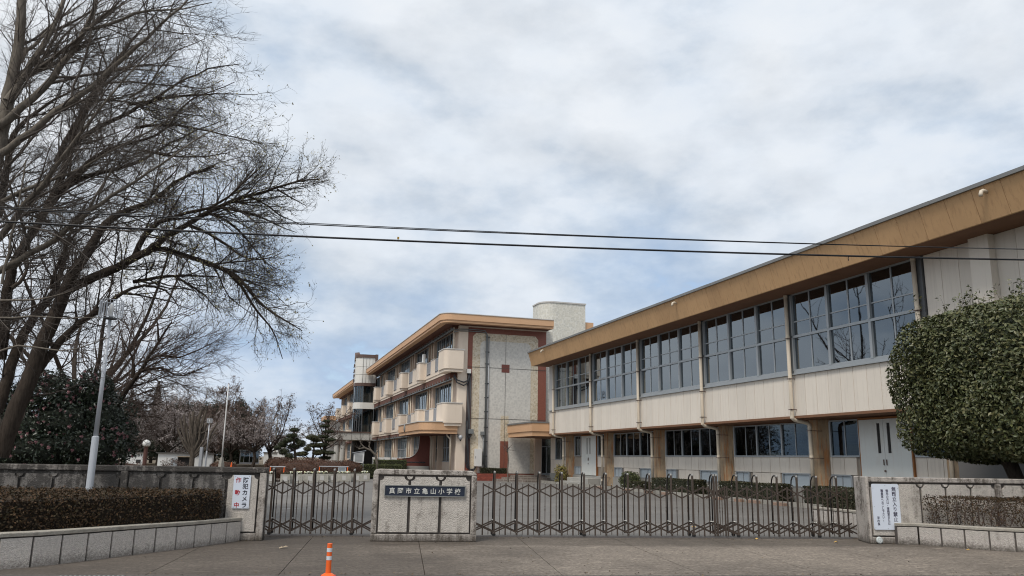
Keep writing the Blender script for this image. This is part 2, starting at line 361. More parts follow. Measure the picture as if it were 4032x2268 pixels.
M['band'] = paint('reflective_band', (.62, .65, .68), .3, .08, 30)
M['w_white'] = paint('white_render', (.72, .72, .7), .7, .05, 1, streak=.15)
M['w_tile'] = paint('white_drum_tile', (.72, .7, .65), .5, .05, 1)
M['brown_trim'] = paint('brown_trim', (.12, .075, .06), .5, .1, 2)
M['grey_tile'] = paint('grey_canopy_panel', (.5, .49, .46), .55, .07, 1, streak=.2)
M['shed_beige'] = paint('beige_shutter', (.5, .4, .28), .6, .1, 1)
M['roof_dark'] = paint('dark_roof', (.09, .085, .08), .7, .2, 2)
def tilemat(name, c1, c2, c3, sx, sz, seed):
    """small mosaic tiles of mixed tone, too small to pick apart"""
    m_, t, b, P = new_mat(name); L = t.links
    if seed == 0. or name.startswith('red'):
        sp = N(t, 'ShaderNodeSeparateXYZ'); L.new(P, sp.inputs[0]); cbn = N(t, 'ShaderNodeCombineXYZ')
        L.new(mth(t, 'ADD', sp.outputs[0], sp.outputs[1]), cbn.inputs[0]); L.new(sp.outputs[2], cbn.inputs[1])
        br = N(t, 'ShaderNodeTexBrick'); br.offset = .5; br.inputs['Scale'].default_value = 1; br.inputs['Brick Width'].default_value = sx; br.inputs['Row Height'].default_value = sz
        br.inputs['Mortar Size'].default_value = sz*.13; br.inputs['Color1'].default_value = (*c1, 1); br.inputs['Color2'].default_value = (*c2, 1); br.inputs['Mortar'].default_value = (*c3, 1)
        L.new(cbn.outputs[0], br.inputs['Vector']); col, h = br.outputs['Color'], br.outputs['Fac']
    else:
        vo = N(t, 'ShaderNodeTexVoronoi', distance='CHEBYCHEV'); vo.inputs['Scale'].default_value = 1/sx; vo.inputs['Randomness'].default_value = .75; L.new(P, vo.inputs['Vector'])
        sp = N(t, 'ShaderNodeSeparateColor'); L.new(vo.outputs['Color'], sp.inputs[0])
        col = mix(t, sp.outputs[0], c1, c2); col = mix(t, ramp(t, vo.outputs['Distance'], [(.38, 0.), (.52, .8)]), col, c3)
        col = mix(t, mth(t, 'MULTIPLY', ramp(t, sp.outputs[1], [(.82, 0.), (.84, 1.)]), seed), col, tuple(x*.55 for x in c2)); h = vo.outputs['Distance']
    L.new(col, b.inputs['Base Color']); b.inputs['Roughness'].default_value = .55; bump(t, b, h, -.2, .005); return m_
M['t_cream'] = tilemat('cream_mosaic', (.62, .53, .39), (.53, .435, .3), (.68, .61, .49), .13, .085, .35)
M['t_blue'] = tilemat('grey_blue_mosaic', (.61, .58, .525), (.555, .53, .485), (.67, .64, .58), .15, .1, .1)
M['t_grid'] = tilemat('pale_tower_mosaic', (.66, .63, .54), (.58, .565, .5), (.74, .72, .65), .17, .085, .1)
M['t_red'] = tilemat('red_brown_mosaic', (.26, .088, .056), (.215, .07, .044), (.245, .085, .055), .12, .06, .3)
M['t_brick'] = tilemat('red_planter_tile', (.36, .09, .055), (.22, .05, .03), (.2, .06, .045), .22, .1, .2)
M['t_step'] = tilemat('brown_step_tile', (.2, .165, .14), (.16, .13, .11), (.26, .23, .2), .3, .16, 0.)
# ================================================================ THE GROUND
structure('ground', MB().prism([(-900, -300), (900, -300), (900, 1500), (-900, 1500)], -.6, -.03), M['field'])
structure('road', MB().prism([S(-40, 5.05), S(60, 5.05), S(60, 30), S(-40, 30)], -.4, -.01), M['road'])
gut = structure('gutter', MB().prism([S(-40, 4.62), S(60, 4.62), S(60, 5.05), S(-40, 5.05)], -.4, -.004), M['gutter'])
hol = MB()
for k in range(40): hol.prism([S(-9.6+k*.75, 4.72), S(-9.5+k*.75, 4.72), S(-9.5+k*.75, 4.76), S(-9.6+k*.75, 4.76)], -.01, .0)
hol.build('drain_hole', M['rubber'], gut)
gr = MB()
for k in range(14): gr.prism([S(-1.35+k*.06, 4.66), S(-1.32+k*.06, 4.66), S(-1.32+k*.06, 4.94), S(-1.35+k*.06, 4.94)], -.006, .008)
gr.build('drain_grate', M['conduit'], gut)
base = structure('apron', MB().prism([S(-40, -1.5), S(60, -1.5), S(60, 4.62), S(-40, 4.62)], -.4, -.02), M['soil'])
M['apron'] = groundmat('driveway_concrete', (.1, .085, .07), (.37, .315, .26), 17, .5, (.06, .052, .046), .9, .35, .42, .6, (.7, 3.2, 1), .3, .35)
# the drive darkens to brown-black towards the left, with a noise-broken edge
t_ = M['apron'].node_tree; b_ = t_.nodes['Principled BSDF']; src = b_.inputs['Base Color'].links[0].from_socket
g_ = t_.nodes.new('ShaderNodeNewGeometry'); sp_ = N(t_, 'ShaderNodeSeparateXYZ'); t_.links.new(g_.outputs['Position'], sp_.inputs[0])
left_dark = mth(t_, 'ADD', mth(t_, 'MULTIPLY', sp_.outputs[0], .09), mth(t_, 'MULTIPLY', noise(t_, g_.outputs['Position'], .6, 6, .6), .9))
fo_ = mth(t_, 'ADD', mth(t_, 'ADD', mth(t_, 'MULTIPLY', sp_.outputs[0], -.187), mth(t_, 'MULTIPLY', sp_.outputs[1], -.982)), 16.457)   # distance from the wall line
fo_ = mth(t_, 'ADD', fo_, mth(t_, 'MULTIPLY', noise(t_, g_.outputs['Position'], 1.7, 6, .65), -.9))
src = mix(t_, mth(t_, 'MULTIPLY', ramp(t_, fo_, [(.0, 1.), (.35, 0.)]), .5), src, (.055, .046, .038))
t_.links.new(mix(t_, mth(t_, 'MULTIPLY', ramp(t_, left_dark, [(.6, 1.), (.95, 0.)]), .6), src, (.06, .05, .043)), b_.inputs['Base Color'])
J = [(-40, -40), (-4.6, -4.9), (-2.6, -2.6), (-.54, -.3), (1.25, 1.45), (3.38, 3.45), (5.47, 5.4), (7.51, 7.5), (9.6, 9.35), (11.58, 11.3), (13.6, 13.3), (15.7, 15.4), (60, 60)]
for (a0, a1), (b0, b1) in zip(J[:-1], J[1:]):
    h = .006
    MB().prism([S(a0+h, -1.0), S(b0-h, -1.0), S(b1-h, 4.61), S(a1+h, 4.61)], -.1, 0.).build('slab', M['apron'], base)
structure('gate_track', MB().prism([S(.3, -1.32), S(13, -1.32), S(13, -1.01), S(.3, -1.01)], -.1, .006).prism([S(.3, -1.2), S(13, -1.2), S(13, -1.1), S(.3, -1.1)], 0, .012), paint('track_concrete', (.09, .08, .075), .8, .25, 5, 40, .3))
structure('yard', MB().prism([S(-2, -1.5), S(30, -1.5), (40, 62.4), (20.4, 62.4), (20.4, 90), (-4, 90), (-4, 40)], -.3, -.008), M['asphalt'])
structure('garden_bed', MB().prism([S(-40, -.3), S(-.2, -.3), S(-.2, -2.4), (-2.5, 40), (-5, 50), (-60, 50)], -.3, .03), M['soil'])
structure('raised_bed', MB().prism([(1.2, 53.5), (7.6, 58.6), (9.5, 66), (9.5, 120), (-14, 120), (-5, 60)], -.3, .12), M['soil'])
def pline(a, b, w=.1):
    a, b = Vector(a), Vector(b); d = (b-a).normalized(); n = Vector((-d.y, d.x))*w/2
    structure('painted_line', MB().prism([tuple(a+n), tuple(a-n), tuple(b-n), tuple(b+n)], -.02, -.003), M['white_line'])
pline((.98, 26.55), (1.95, 27.05), .09); pline((2.25, 26.9), (2.6, 27.0), .07); pline((2.75, 30.8), (3.36, 31.08), .09); pline((1.0, 36.4), (2.9, 36.6), .08); pline((4.4, 35.9), (4.75, 36.1), .07)
# kerb and planting strip along the gymnasium
kb = structure('kerb', MB().prism([(20.2, 18.2), (20.36, 18.2), (20.36, 57), (20.2, 57)], -.3, .15), M['kerb'])
kj = MB()
for k in range(65): kj.box(20.195, 20.365, 18.5+k*.6, 18.512+k*.6, .02, .1515)
kj.build('kerb_joint', M['recess'], kb)
structure('planting_strip', MB().prism([(20.36, 18.2), (21.2, 18.2), (21.2, 56), (20.36, 56)], -.3, .1), M['soil'])
for y, L_, lb in ((38.9, .62, 'brown wheel-stop block lying before the far end of the reddish hedge by the kerb'), (37.2, .55, 'small brown wheel-stop block lying halfway along the reddish hedge by the kerb'), (32.2, .62, 'brown wheel-stop block lying at the far end of the middle hedge by the kerb'), (30.6, .5, 'short brown wheel-stop block lying in the middle of the middle hedge by the kerb'), (29.4, .75, 'long reddish wheel-stop block lying at the near end of the middle hedge by the kerb'),
    (27.6, .7, 'reddish wheel-stop block lying by the kerb in the gap between two hedges, nearest the gate'), (45.3, .6, 'brown wheel-stop block lying beyond the round shrub, farthest along the kerb'), (41.6, .55, 'brown wheel-stop block lying before the low hedge stub by the kerb')):
    meta(MB().box(19.95, 20.14, y, y+L_, -.02, .11).build('parking_block', M['block'], None, bev=.015), lb, 'block', 'wheel-stop blocks along the kerb')
# ================================================================ THE TWO-STOREY HALL ON THE RIGHT
A = thing('gymnasium', 'long two-storey hall with sloping tan fascia and cream panels on the right', 'building', (20.2, 38, 0))
G0, PB = 33.55, 6.675                                   # downpipe grid along Y
grid = [G0 + PB*k for k in (-2, -1, 0, 1, 2, 3)]         # 20.2 ... 53.6
YF = 54.75
# hidden carcass: back walls, roof, floors
MB().box(20.35, 33, -2, 19.5, .0, 8.5).box(30, 33, 19.5, YF, 0, 8.5).box(20.4, 30, 54.5, YF, 3.45, 8.3).box(21.75, 30, 54.5, 57.95, 0, 3.4).build('wall', M['inside'], A)
MB().box(20.3, 30, 19.5, 54.5, 3.47, 3.7).build('floor', M['inside'], A)
MB().box(18.95, 33.5, -2, 55.0, 8.34, 9.2).build('roof', M['roof_dark'], A)
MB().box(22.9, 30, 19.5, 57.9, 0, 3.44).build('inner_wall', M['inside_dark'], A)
# upper wall panels, each with its own edges
def facing_panel(w, h, mat, th=.05, b=.006):
    return MB().box(0, th, 0, w, 0, h).box(-b, 0, b, w-b, b, h-b).mesh('panel', mat)
pw = PB/10
pm = facing_panel(pw-.014, 1.59, M['a_panel'])
yy = grid[0]
while yy < YF-.2:
    w = min(pw, YF-yy)
    link('wall_panel', pm if w > pw-.01 else facing_panel(w-.012, 1.59, M['a_panel']), A, (20.2, yy+.006, 3.455)); yy += pw
MB().box(20.245, 20.4, grid[0], YF, 3.45, 5.05).build('joint_backing', M['a_gap'], A)
# the blind stair wall at the near end, panels full height
pt = facing_panel(.66, 4.82, M['a_panel'])
for k in range(14):
    y_ = 19.28 - .668*k
    link('wall_panel', pt, A, (20.2, y_-.0, 3.455))
MB().box(20.245, 20.4, 9.4, 20.0, 3.45, 8.3).build('joint_backing', M['a_gap'], A)
for q in (17.3, 12.0): MB().box(19.96, 20.2, q, q+.68, 3.45, 8.3).build('pilaster', M['a_panel'], A)
# soffit under the overhang, drip edge
MB().box(20.16, 23, 9, YF, 3.36, 3.45).build('soffit', M['a_soffit'], A)
MB().box(18.9, 20.25, -2, 55.02, 8.285, 8.34).build('eaves_soffit', M['a_soffit'], A)
# fascia panels leaning outwards
fpm = {}
def fascia_panel(y0, y1):
    w = y1-y0
    key = round(w, 3)
    if key not in fpm:
        mb = MB(); mb.add([(18.9, 0, 8.27), (18.9, w, 8.27), (18.62, w, 9.2), (18.62, 0, 9.2), (18.98, 0, 8.27), (18.98, w, 8.27), (18.72, w, 9.2), (18.72, 0, 9.2)],
               [(0,1,2,3), (7,6,5,4), (0,4,5,1), (2,6,7,3), (0,3,7,4), (1,5,6,2)]); fpm[key] = mb.mesh('fascia_panel', M['a_fascia'], (18.62, 0, 8.27))
    link('fascia_panel', fpm[key], A, (18.62, y0, 8.27))
y_ = 55.04
while y_ > 4: fascia_panel(y_-.94+.012, y_); y_ -= .94
MB().add([(18.915, -2, 8.28), (18.915, 55.02, 8.28), (18.66, 55.02, 9.2), (18.66, -2, 9.2), (19.4, -2, 8.28), (19.4, 55.02, 8.28), (19.4, 55.02, 9.2), (19.4, -2, 9.2)],
   [(0,1,2,3), (7,6,5,4), (0,4,5,1), (2,6,7,3), (0,3,7,4), (1,5,6,2)]).build('fascia_backing', M['a_soffit'], A)
cp = MB()
for k in range(18): cp.box(18.54, 19.5, 55.08-3.1*k-3.09, 55.08-3.1*k, 9.2, 9.31 + (.004 if k % 2 else 0))
cp.build('roof_edge', M['roofcap'], A)
for y_ in (51.8, 33.3, 16.05):
    sp = MB().tube([(18.85, y_, 9.0), (18.55, y_, 9.03), (18.49, y_, 9.0), (18.46, y_, 8.93), (18.46, y_, 8.86)], .055, 10); sp.build('drain_spout', M['pipe'], A, smooth=True)
# upper windows: one frame per bay, panes as pieces
def frame_bar(mb, x0, x1, y0, y1, z0, z1): mb.box(x0, x1, y0, y1, z0, z1)
ZB, ZT, ZM, ZU, ZL = 5.2, 8.28, 6.56, 7.15, 5.68
pane_cache = {}
def pane(parent, x, y0, y1, z0, z1, mat, name='pane'):
    key = (round(y1-y0, 2), round(z1-z0, 2), mat)
    if key not in pane_cache: pane_cache[key] = MB().box(0, .008, 0, key[0], 0, key[1]).mesh('pane', M[mat])
    return link(name, pane_cache[key], parent, (x, y0, z0))
for gi in range(5):
    y0, y1 = grid[gi]+.12, grid[gi+1]-.12
    cw = (y1-y0)/3
    f = MB()
    f.box(20.14, 20.3, y0, y1, ZB-.1, ZB+.02).box(20.16, 20.28, y0, y1, ZM-.05, ZM+.05).box(20.17, 20.28, y0, y1, ZT-.05, ZT)
    for c in range(4):
        yc = y0+cw*c; f.box(20.13, 20.3, yc-.06, yc+.06, ZB+.02, ZM-.05); f.box(20.13, 20.3, yc-.06, yc+.06, ZM+.05, ZT-.05)
    for c in range(3):
        a, b = y0+cw*c+.06, y0+cw*(c+1)-.06; mid = (a+b)/2
        f.box(20.2, 20.26, mid-.03, mid+.03, ZB+.02, ZM-.05); f.box(20.2, 20.26, mid-.03, mid+.03, ZM+.05, ZT-.05)
        f.box(20.195, 20.255, a, mid-.03, ZU-.022, ZU+.022); f.box(20.195, 20.255, mid+.03, b, ZU-.022, ZU+.022)
        f.box(20.2, 20.25, a, mid-.03, ZB+.02, ZB+.07); f.box(20.2, 20.25, mid+.03, b, ZB+.02, ZB+.07)
    w = f.build('window', M['alu'], A)
    for c in range(3):
        a, b = y0+cw*c+.06, y0+cw*(c+1)-.06; mid = (a+b)/2
        for p, q in ((a, mid-.03), (mid+.03, b)):
            for z0, z1 in ((ZB+.07, ZM-.05), (ZM+.05, ZU-.022), (ZU+.022, ZT-.05)): pane(w, 20.225, p, q, z0, z1, 'glass')
    rl = MB()                                             # guard rail of the gallery just inside
    rl.tube([(20.75, y0, ZL+.12), (20.75, y1, ZL+.12)], .022, 6).tube([(20.75, y0, ZB+.0), (20.75, y1, ZB+.0)], .018, 6)
    for q in range(44): yq = y0+(y1-y0)*q/43; rl.box(20.74, 20.76, yq-.008, yq+.008, ZB, ZL+.12)
    rl.build('gallery_rail', M['steel'], A)
    cu = MB()
    for (u0, u1) in (((.36, .47),), ((.43, .53),), ((.0, .06), (.5, .58)), ((.55, .64),), ((.0, .07),))[gi]:
        for q in range(9):
            ya = y0+(y1-y0)*(u0+(u1-u0)*q/9); cu.box(20.95+.03*(q % 2), 20.98+.03*(q % 2), ya, ya+(y1-y0)*(u1-u0)/8.6, ZB-.2, ZT+.0)
    cu.build('curtain', M['curtain'], A)
MB().box(20.1, 20.3, 19.9, YF+.02, 5.05, 5.1).build('window_sill', M['alu'], A)
for g in grid[1:5]: MB().box(20.12, 20.32, g-.11, g+.11, 5.1, 8.28).build('window_post', M['alu_dark'], A)
MB().box(20.12, 20.32, 19.97, 20.33, 5.1, 8.28).build('window_post', M['alu_dark'], A)
MB().box(20.14, 20.32, 53.45, 54.7, 5.1, 8.28).build('corner_wall', M['b_cap'], A)
# ground floor: wall panels, windows, hatches, doors, pillars, pipes
XL = 21.5
lowP = facing_panel(pw-.014, .66, M['a_low']); lowS = facing_panel(pw-.014, .54, M['a_low']); lowF = facing_panel(pw-.014, 2.57, M['a_low'])
MB().box(XL+.045, XL+.25, 18.5, 57.9, .6, 1.9).box(XL+.045, XL+.25, 18.5, 57.9, 3.28, 3.45).build('joint_backing', M['a_gap'], A)
MB().box(XL+.02, XL+.2, 18.5, 57.98, 3.27, 3.37).build('lintel', M['a_soffit'], A)
MB().box(XL-.06, XL+.3, 18.4, 58.0, 0, .66).build('plinth', M['plinth'], A)
dv = MB()
for yv in (50.2, 45.2, 43.2, 38.4, 36.2, 31.8, 29.6, 25.1, 22.9): dv.box(XL-.065, XL-.05, yv, yv+.42, .25, .47)
dv.build('floor_vent', M['inside_dark'], A)['kind'] = 'stuff'
cells = {}
for gi in range(-1, 5):
    gy = G0 + PB*(gi-2) + .3
    for c in range(10):
        y0 = gy + .62 - .3 + .0 + pw*(c-.45)
        yc = y0+pw/2
        if gi == 4 and c > 6: continue
        if (49.2 < yc < 51.7) or (22.4 < yc < 24.9): continue
        q = (yc-gy) % PB
        hatch = q < 2.55 or 5.0 < q < 6.1
        link('wall_panel', lowP, A, (XL, y0, 1.235))
        if not hatch: link('wall_panel', lowS, A, (XL, y0, .675))
# far end bay beside the entrance
lowend = facing_panel(.66, .97, M['a_low'])
for c in range(5): link('wall_panel', lowend, A, (XL, 54.6+.672*c, .68))
for q0, q1 in ((57.0, 57.98), (53.6, 54.95)): MB().box(XL, XL+.2, q0, q1, 1.66, 3.37).build('wall_end', M['a_low'], A)
def low_window(y0, y1, z0, z1, n, mat='glass_low', name='window', grille=True):
    f = MB(); x0, x1 = XL-.03, XL+.1
    f.box(x0-.03, x1, y0, y1, z0-.06, z0); f.box(x0, x1, y0, y1, z1, z1+.05)
    cw = (y1-y0)/n
    for c in range(n+1): f.box(x0, x1, y0+cw*c-.045, y0+cw*c+.045, z0, z1)
    for c in range(n): f.box(x0+.04, x1-.03, y0+cw*(c+.5)-.022, y0+cw*(c+.5)+.022, z0, z1)
    w = f.build(name, M['alu'], A)
    for c in range(n):
        for h in (0, 1): pane(w, XL+.03, y0+cw*(c+h*.5)+(.045 if h == 0 else .022), y0+cw*(c+.5+h*.5)-(.022 if h == 0 else .045), z0, z1, mat)
    if grille:
        g_ = MB()
        for r_ in range(10): zz = z0+(z1-z0)*(r_+.5)/10; g_.box(XL+.3, XL+.32, y0, y1, zz-.01, zz+.01)
        for c in range(int((y1-y0)/.45)): g_.box(XL+.32, XL+.34, y0+.45*c, y0+.45*c+.025, z0, z1)
        g_.build('inner_grille', paint('inner_grille_%d' % len(bpy.data.materials), (.16, .15, .15), .6), A)
        c_ = MB()
        for q in range(4): c_.box(XL+.25+.02*(q % 2), XL+.27+.02*(q % 2), y1-.55+.1*q, y1-.45+.1*q, z0, z1)
        c_.build('curtain', M['curtain'], A)
for gi in (0, 1, 2, 3):
    gy = grid[gi]+.3
    if gi == 0:
        low_window(24.95, 26.55, 1.96, 3.25, 1); low_window(20.95, 22.3, 1.96, 3.25, 1)
    else: low_window(gy+.66, gy+PB-.62, 1.96, 3.25, 3)
    for q0, q1 in (((.72, 2.5), (4.95, 6.0)) if gi else ((5.0, 6.1), (.8, 1.9))):
        low_window(gy+q0, gy+q1, .73, 1.2, 1, 'frost', 'hatch_window', False)
low_window(52.0, 53.1, 1.96, 3.25, 1); low_window(47.95, 49.1, 1.96, 3.25, 1); low_window(55.0, 56.9, 1.7, 3.22, 1)
low_window(52.0, 53.1, .73, 1.2, 1, 'frost', 'hatch_window', False)
for gy in [g+.3 for g in grid]:
    f = .24; w = .6
    MB().prism([(XL-.3, gy-f), (XL-.3, gy+f), (XL+.05, gy+w), (XL+.05, gy-w)], .1, 3.36).build('pillar', M['pillar'], A, bev=.02)
MB().box(XL-.02, XL+.3, grid[0]-12, grid[0]-.45, .66, 3.36).build('wall_near', M['a_low'], A)
jn = MB()
for k in range(16): jn.box(XL-.023, XL-.015, 19.3-pw*k, 19.312-pw*k, .66, 3.36)
jn.build('wall_joint', M['a_gap'], A)
def double_door(yc):
    w = 1.22
    d = MB()
    for s_ in (-1, 1):
        a, b = (yc-w, yc-.006) if s_ < 0 else (yc+.006, yc+w)
        m_, e = (yc-.32, yc-.17) if s_ < 0 else (yc+.17, yc+.32)
        d.box(XL-.1, XL-.05, a, m_, .68, 3.24).box(XL-.1, XL-.05, e, b, .68, 3.24).box(XL-.1, XL-.05, m_, e, .68, 2.04).box(XL-.1, XL-.05, m_, e, 3.1, 3.24)
    dd = d.build('double_door', M['door'], A)
    for s_ in (-1, 1):
        MB().box(XL-.08, XL-.065, yc+s_*.245-.08, yc+s_*.245+.08, 2.02, 3.12).build('pane', M['inside_dark'], dd)
        MB().box(XL-.13, XL-.1, yc+s_*.07-.015, yc+s_*.07+.015, 1.62, 1.82).build('handle', M['brown_trim'], dd)
    MB().tube([(XL-.13, yc+.03, 1.42), (XL-.1, yc+.03, 1.42)], .04, 8).build('lock', M['brown_trim'], dd)
    MB().box(XL-.09, XL+.05, yc-w-.055, yc-w-.005, .66, 3.3).box(XL-.09, XL+.05, yc+w+.005, yc+w+.055, .66, 3.3).box(XL-.095, XL+.05, yc-w-.055, yc+w+.055, 3.245, 3.32).build('door_frame', M['rust'], A)
double_door(50.45); double_door(23.62)
dp = grid
for i_, g in enumerate(dp):
    p = MB(); x0, x1 = 20.03, 20.82
    p.tube([(x0, g, 8.28), (x0, g, 3.42), (x0+.02, g, 3.36), (x0+.1, g, 3.3), (x1-.12, g, 3.2), (x1-.02, g, 3.14), (x1, g, 3.05), (x1, g, .1)], .075, 12)
    pp = p.build('downpipe', M['pipe'], A, smooth=True)
    j_ = MB()
    for z_, x_ in ((8.2, x0), (6.55, x0), (4.85, x0), (3.4, x0), (3.02, x1), (1.9, x1), (.45, x1)): j_.lathe([(.083, -.05), (.083, .05)], (x_, g, z_), 12)
    j_.build('collar', M['pipe'], pp)['kind'] = 'stuff'
    k_ = MB()
    for z_ in (6.5, 4.9, 3.7): k_.box(x0-.09, x0+.17, g-.09, g-.065, z_-.015, z_+.015).box(x0-.09, x0-.075, g-.09, g+.09, z_-.015, z_+.015)
    for z_ in (2.9, 1.85, .6): k_.box(x1-.085, x1+.5, g-.09, g-.07, z_-.012, z_+.012).box(x1-.09, x1-.08, g-.09, g+.09, z_-.012, z_+.012)
    k_.build('bracket', M['brown_trim'], pp)['kind'] = 'stuff'
# concrete step in front of the far double door, canopy over the school entrance
MB().box(20.6, 21.44, 48.7, 52.3, .0, .5).box(20.3, 20.6, 49.2, 52.9, .0, .26).build('door_step', M['plinth'], A, bev=.02)
MB().box(20.66, 20.72, 48.9, 50.6, .06, .42).build('leaning_panel', M['conduit'], A)
cpy = MB().box(18.86, 23, 54.8, 60.6, 3.62, 4.2).box(18.93, 23, 54.87, 60.55, 3.28, 3.615); cpo = cpy.build('canopy', M['b_orange'], A)
MB().box(18.8, 23, 54.76, 60.6, 4.2, 4.31).build('canopy_edge', M['roofcap'], cpo)
MB().box(19.0, 23, 54.9, 60.5, 3.26, 3.279).build('canopy_soffit', M['a_soffit'], cpo)
# ================================================================ THE THREE-STOREY SCHOOL BEHIND
B = thing('school_building', 'three-storey cream school block with orange roof band and patterned tile end wall', 'building', (15, 61, 0))
BP = 9.13; NB = 5; YE = 103.2            # bays along the facade
def arc(cx, cy, r, a0, a1, n=6): return [(cx+r*math.cos(R(a0+(a1-a0)*k/n)), cy+r*math.sin(R(a0+(a1-a0)*k/n))) for k in range(n+1)]
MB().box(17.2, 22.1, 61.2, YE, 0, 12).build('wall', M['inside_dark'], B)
fl = MB()
for z0, z1 in ((3.72, 4.06), (7.74, 8.2), (11.78, 11.95)): fl.box(14.3, 17.2, 61.35, YE, z0, z1)
fl.build('floor_slab', M['b_soffit'], B)
MB().box(14.86, 17.2, 61.3, YE, .0, .6).build('plinth', M['plinth'], B)
# end wall: a rendered corner pillar, maroon field, two layers of mosaic, saw joints
MB().box(14.86, 15.6, 60.98, 61.5, 0, 11.95).build('corner_pillar', M['b_cream'], B, bev=.03)
MB().box(15.6, 22.2, 61.06, 61.5, 0, 12.0).build('end_wall', M['t_red'], B)
MB().box(15.6, 22.2, 60.99, 61.06, 11.86, 12.0).build('end_beam', M['b_cream'], B)
cream = [(16.0, .55), (16.0, 11.15), (16.28, 11.44), (21.25, 11.44), (21.5, 11.15), (21.5, .55)]
MB().slab(cream, (0, 61.06, 0), (1, 0, 0), (0, 0, 1), 0, .012).build('cream_mosaic', M['t_cream'], B)
inn = [(16.63, .55), (16.63, 10.45), (16.72, 10.7), (16.95, 10.84), (20.5, 10.84), (20.78, 10.7), (20.88, 10.4), (20.88, .55)]
MB().slab(inn, (0, 61.06, 0), (1, 0, 0), (0, 0, 1), 0, .024).build('blue_mosaic', M['t_blue'], B)
MB().box(18.42, 19.08, 61.03, 61.037, 3.0, 4.97).build('cream_strip', M['t_cream'], B)
MB().box(18.42, 19.08, 61.028, 61.036, .55, 3.0).build('red_strip', M['t_red'], B)
MB().box(18.42, 19.08, 61.022, 61.035, 8.38, 9.02).build('brown_square', M['maroon'], B)
MB().box(15.6, 22.2, 61.02, 61.03, 8.69, 8.72).box(15.6, 22.2, 61.02, 61.03, 4.69, 4.72).box(18.74, 18.765, 61.019, 61.029, .55, 8.38).box(18.74, 18.765, 61.019, 61.029, 9.02, 11.44).build('wall_joint', M['recess'], B)
# roof band with its stepped lower lip, rounded at the corner
path = [(13.1, YE+.1), (13.1, 60.5)] + arc(14.05, 60.5, .95, 180, 270, 8) + [(22.3, 59.55)]
fa = MB().sweep(path, [(0, 12.12), (0, 12.6), (.5, 12.6), (.5, 12.12)]); fo = fa.build('roof_band', M['b_orange'], B)
pin = [(13.18, YE+.1), (13.18, 60.5)] + arc(14.05, 60.5, .87, 180, 270, 8) + [(22.3, 59.63)]
MB().sweep(pin, [(0, 11.93), (0, 12.118), (.5, 12.118), (.5, 11.93)]).build('roof_band_lip', M['b_orange'], fo)
pca = [(13.06, YE+.1), (13.06, 60.5)] + arc(14.05, 60.5, .99, 180, 270, 8) + [(22.3, 59.51)]
MB().sweep(pca, [(0, 12.603), (0, 12.66), (.4, 12.66), (.4, 12.603)]).build('roof_edge', M['b_cap'], fo)
MB().prism([(13.5, YE), (13.5, 60.6), (14.1, 59.95), (22.3, 59.95), (22.3, YE)], 11.952, 12.1).build('eaves_soffit', M['b_soffit'], B)
MB().prism([(13.6, YE), (13.6, 62), (22.3, 60.2), (22.3, YE)], 12.11, 12.58).build('roof', M['roof_dark'], B)
MB().add([(17.3, 63, 12.58), (21.9, 63, 12.58), (19.6, 63.2, 13.15), (18.4, 66, 13.1), (21.9, 68, 12.6)], [(0, 1, 2), (0, 2, 3), (2, 1, 4), (2, 4, 3)]).build('roof_hump', M['roof_dark'], B)
# tiled stair tower on the roof, rounded corner
TW = [(22.9, 66.5)] + [(22.9, 65.2)] + arc(24.1, 65.2, 1.2, 180, 270, 8) + [(26.9, 64.0), (26.95, 66.5)]
tw = MB().prism(TW, .0, 15.0); two = tw.build('stair_tower', M['t_grid'], B)
TW2 = [(22.84, 66.5)] + [(22.84, 65.2)] + arc(24.1, 65.2, 1.26, 180, 270, 8) + [(26.96, 63.94), (27.0, 66.5)]
MB().prism(TW2, 15.0, 15.12).build('tower_edge', M['b_cap'], two)
MB().box(26.9, 27.75, 64.2, 66.5, 12.6, 13.5).build('roof_band', M['b_orange'], B)
MB().box(22.0, 22.9, 61.4, 66.5, 0, 12.0).box(22.2, 26.9, 64.02, 66, 0, 12).build('side_wall', M['t_grid'], B)
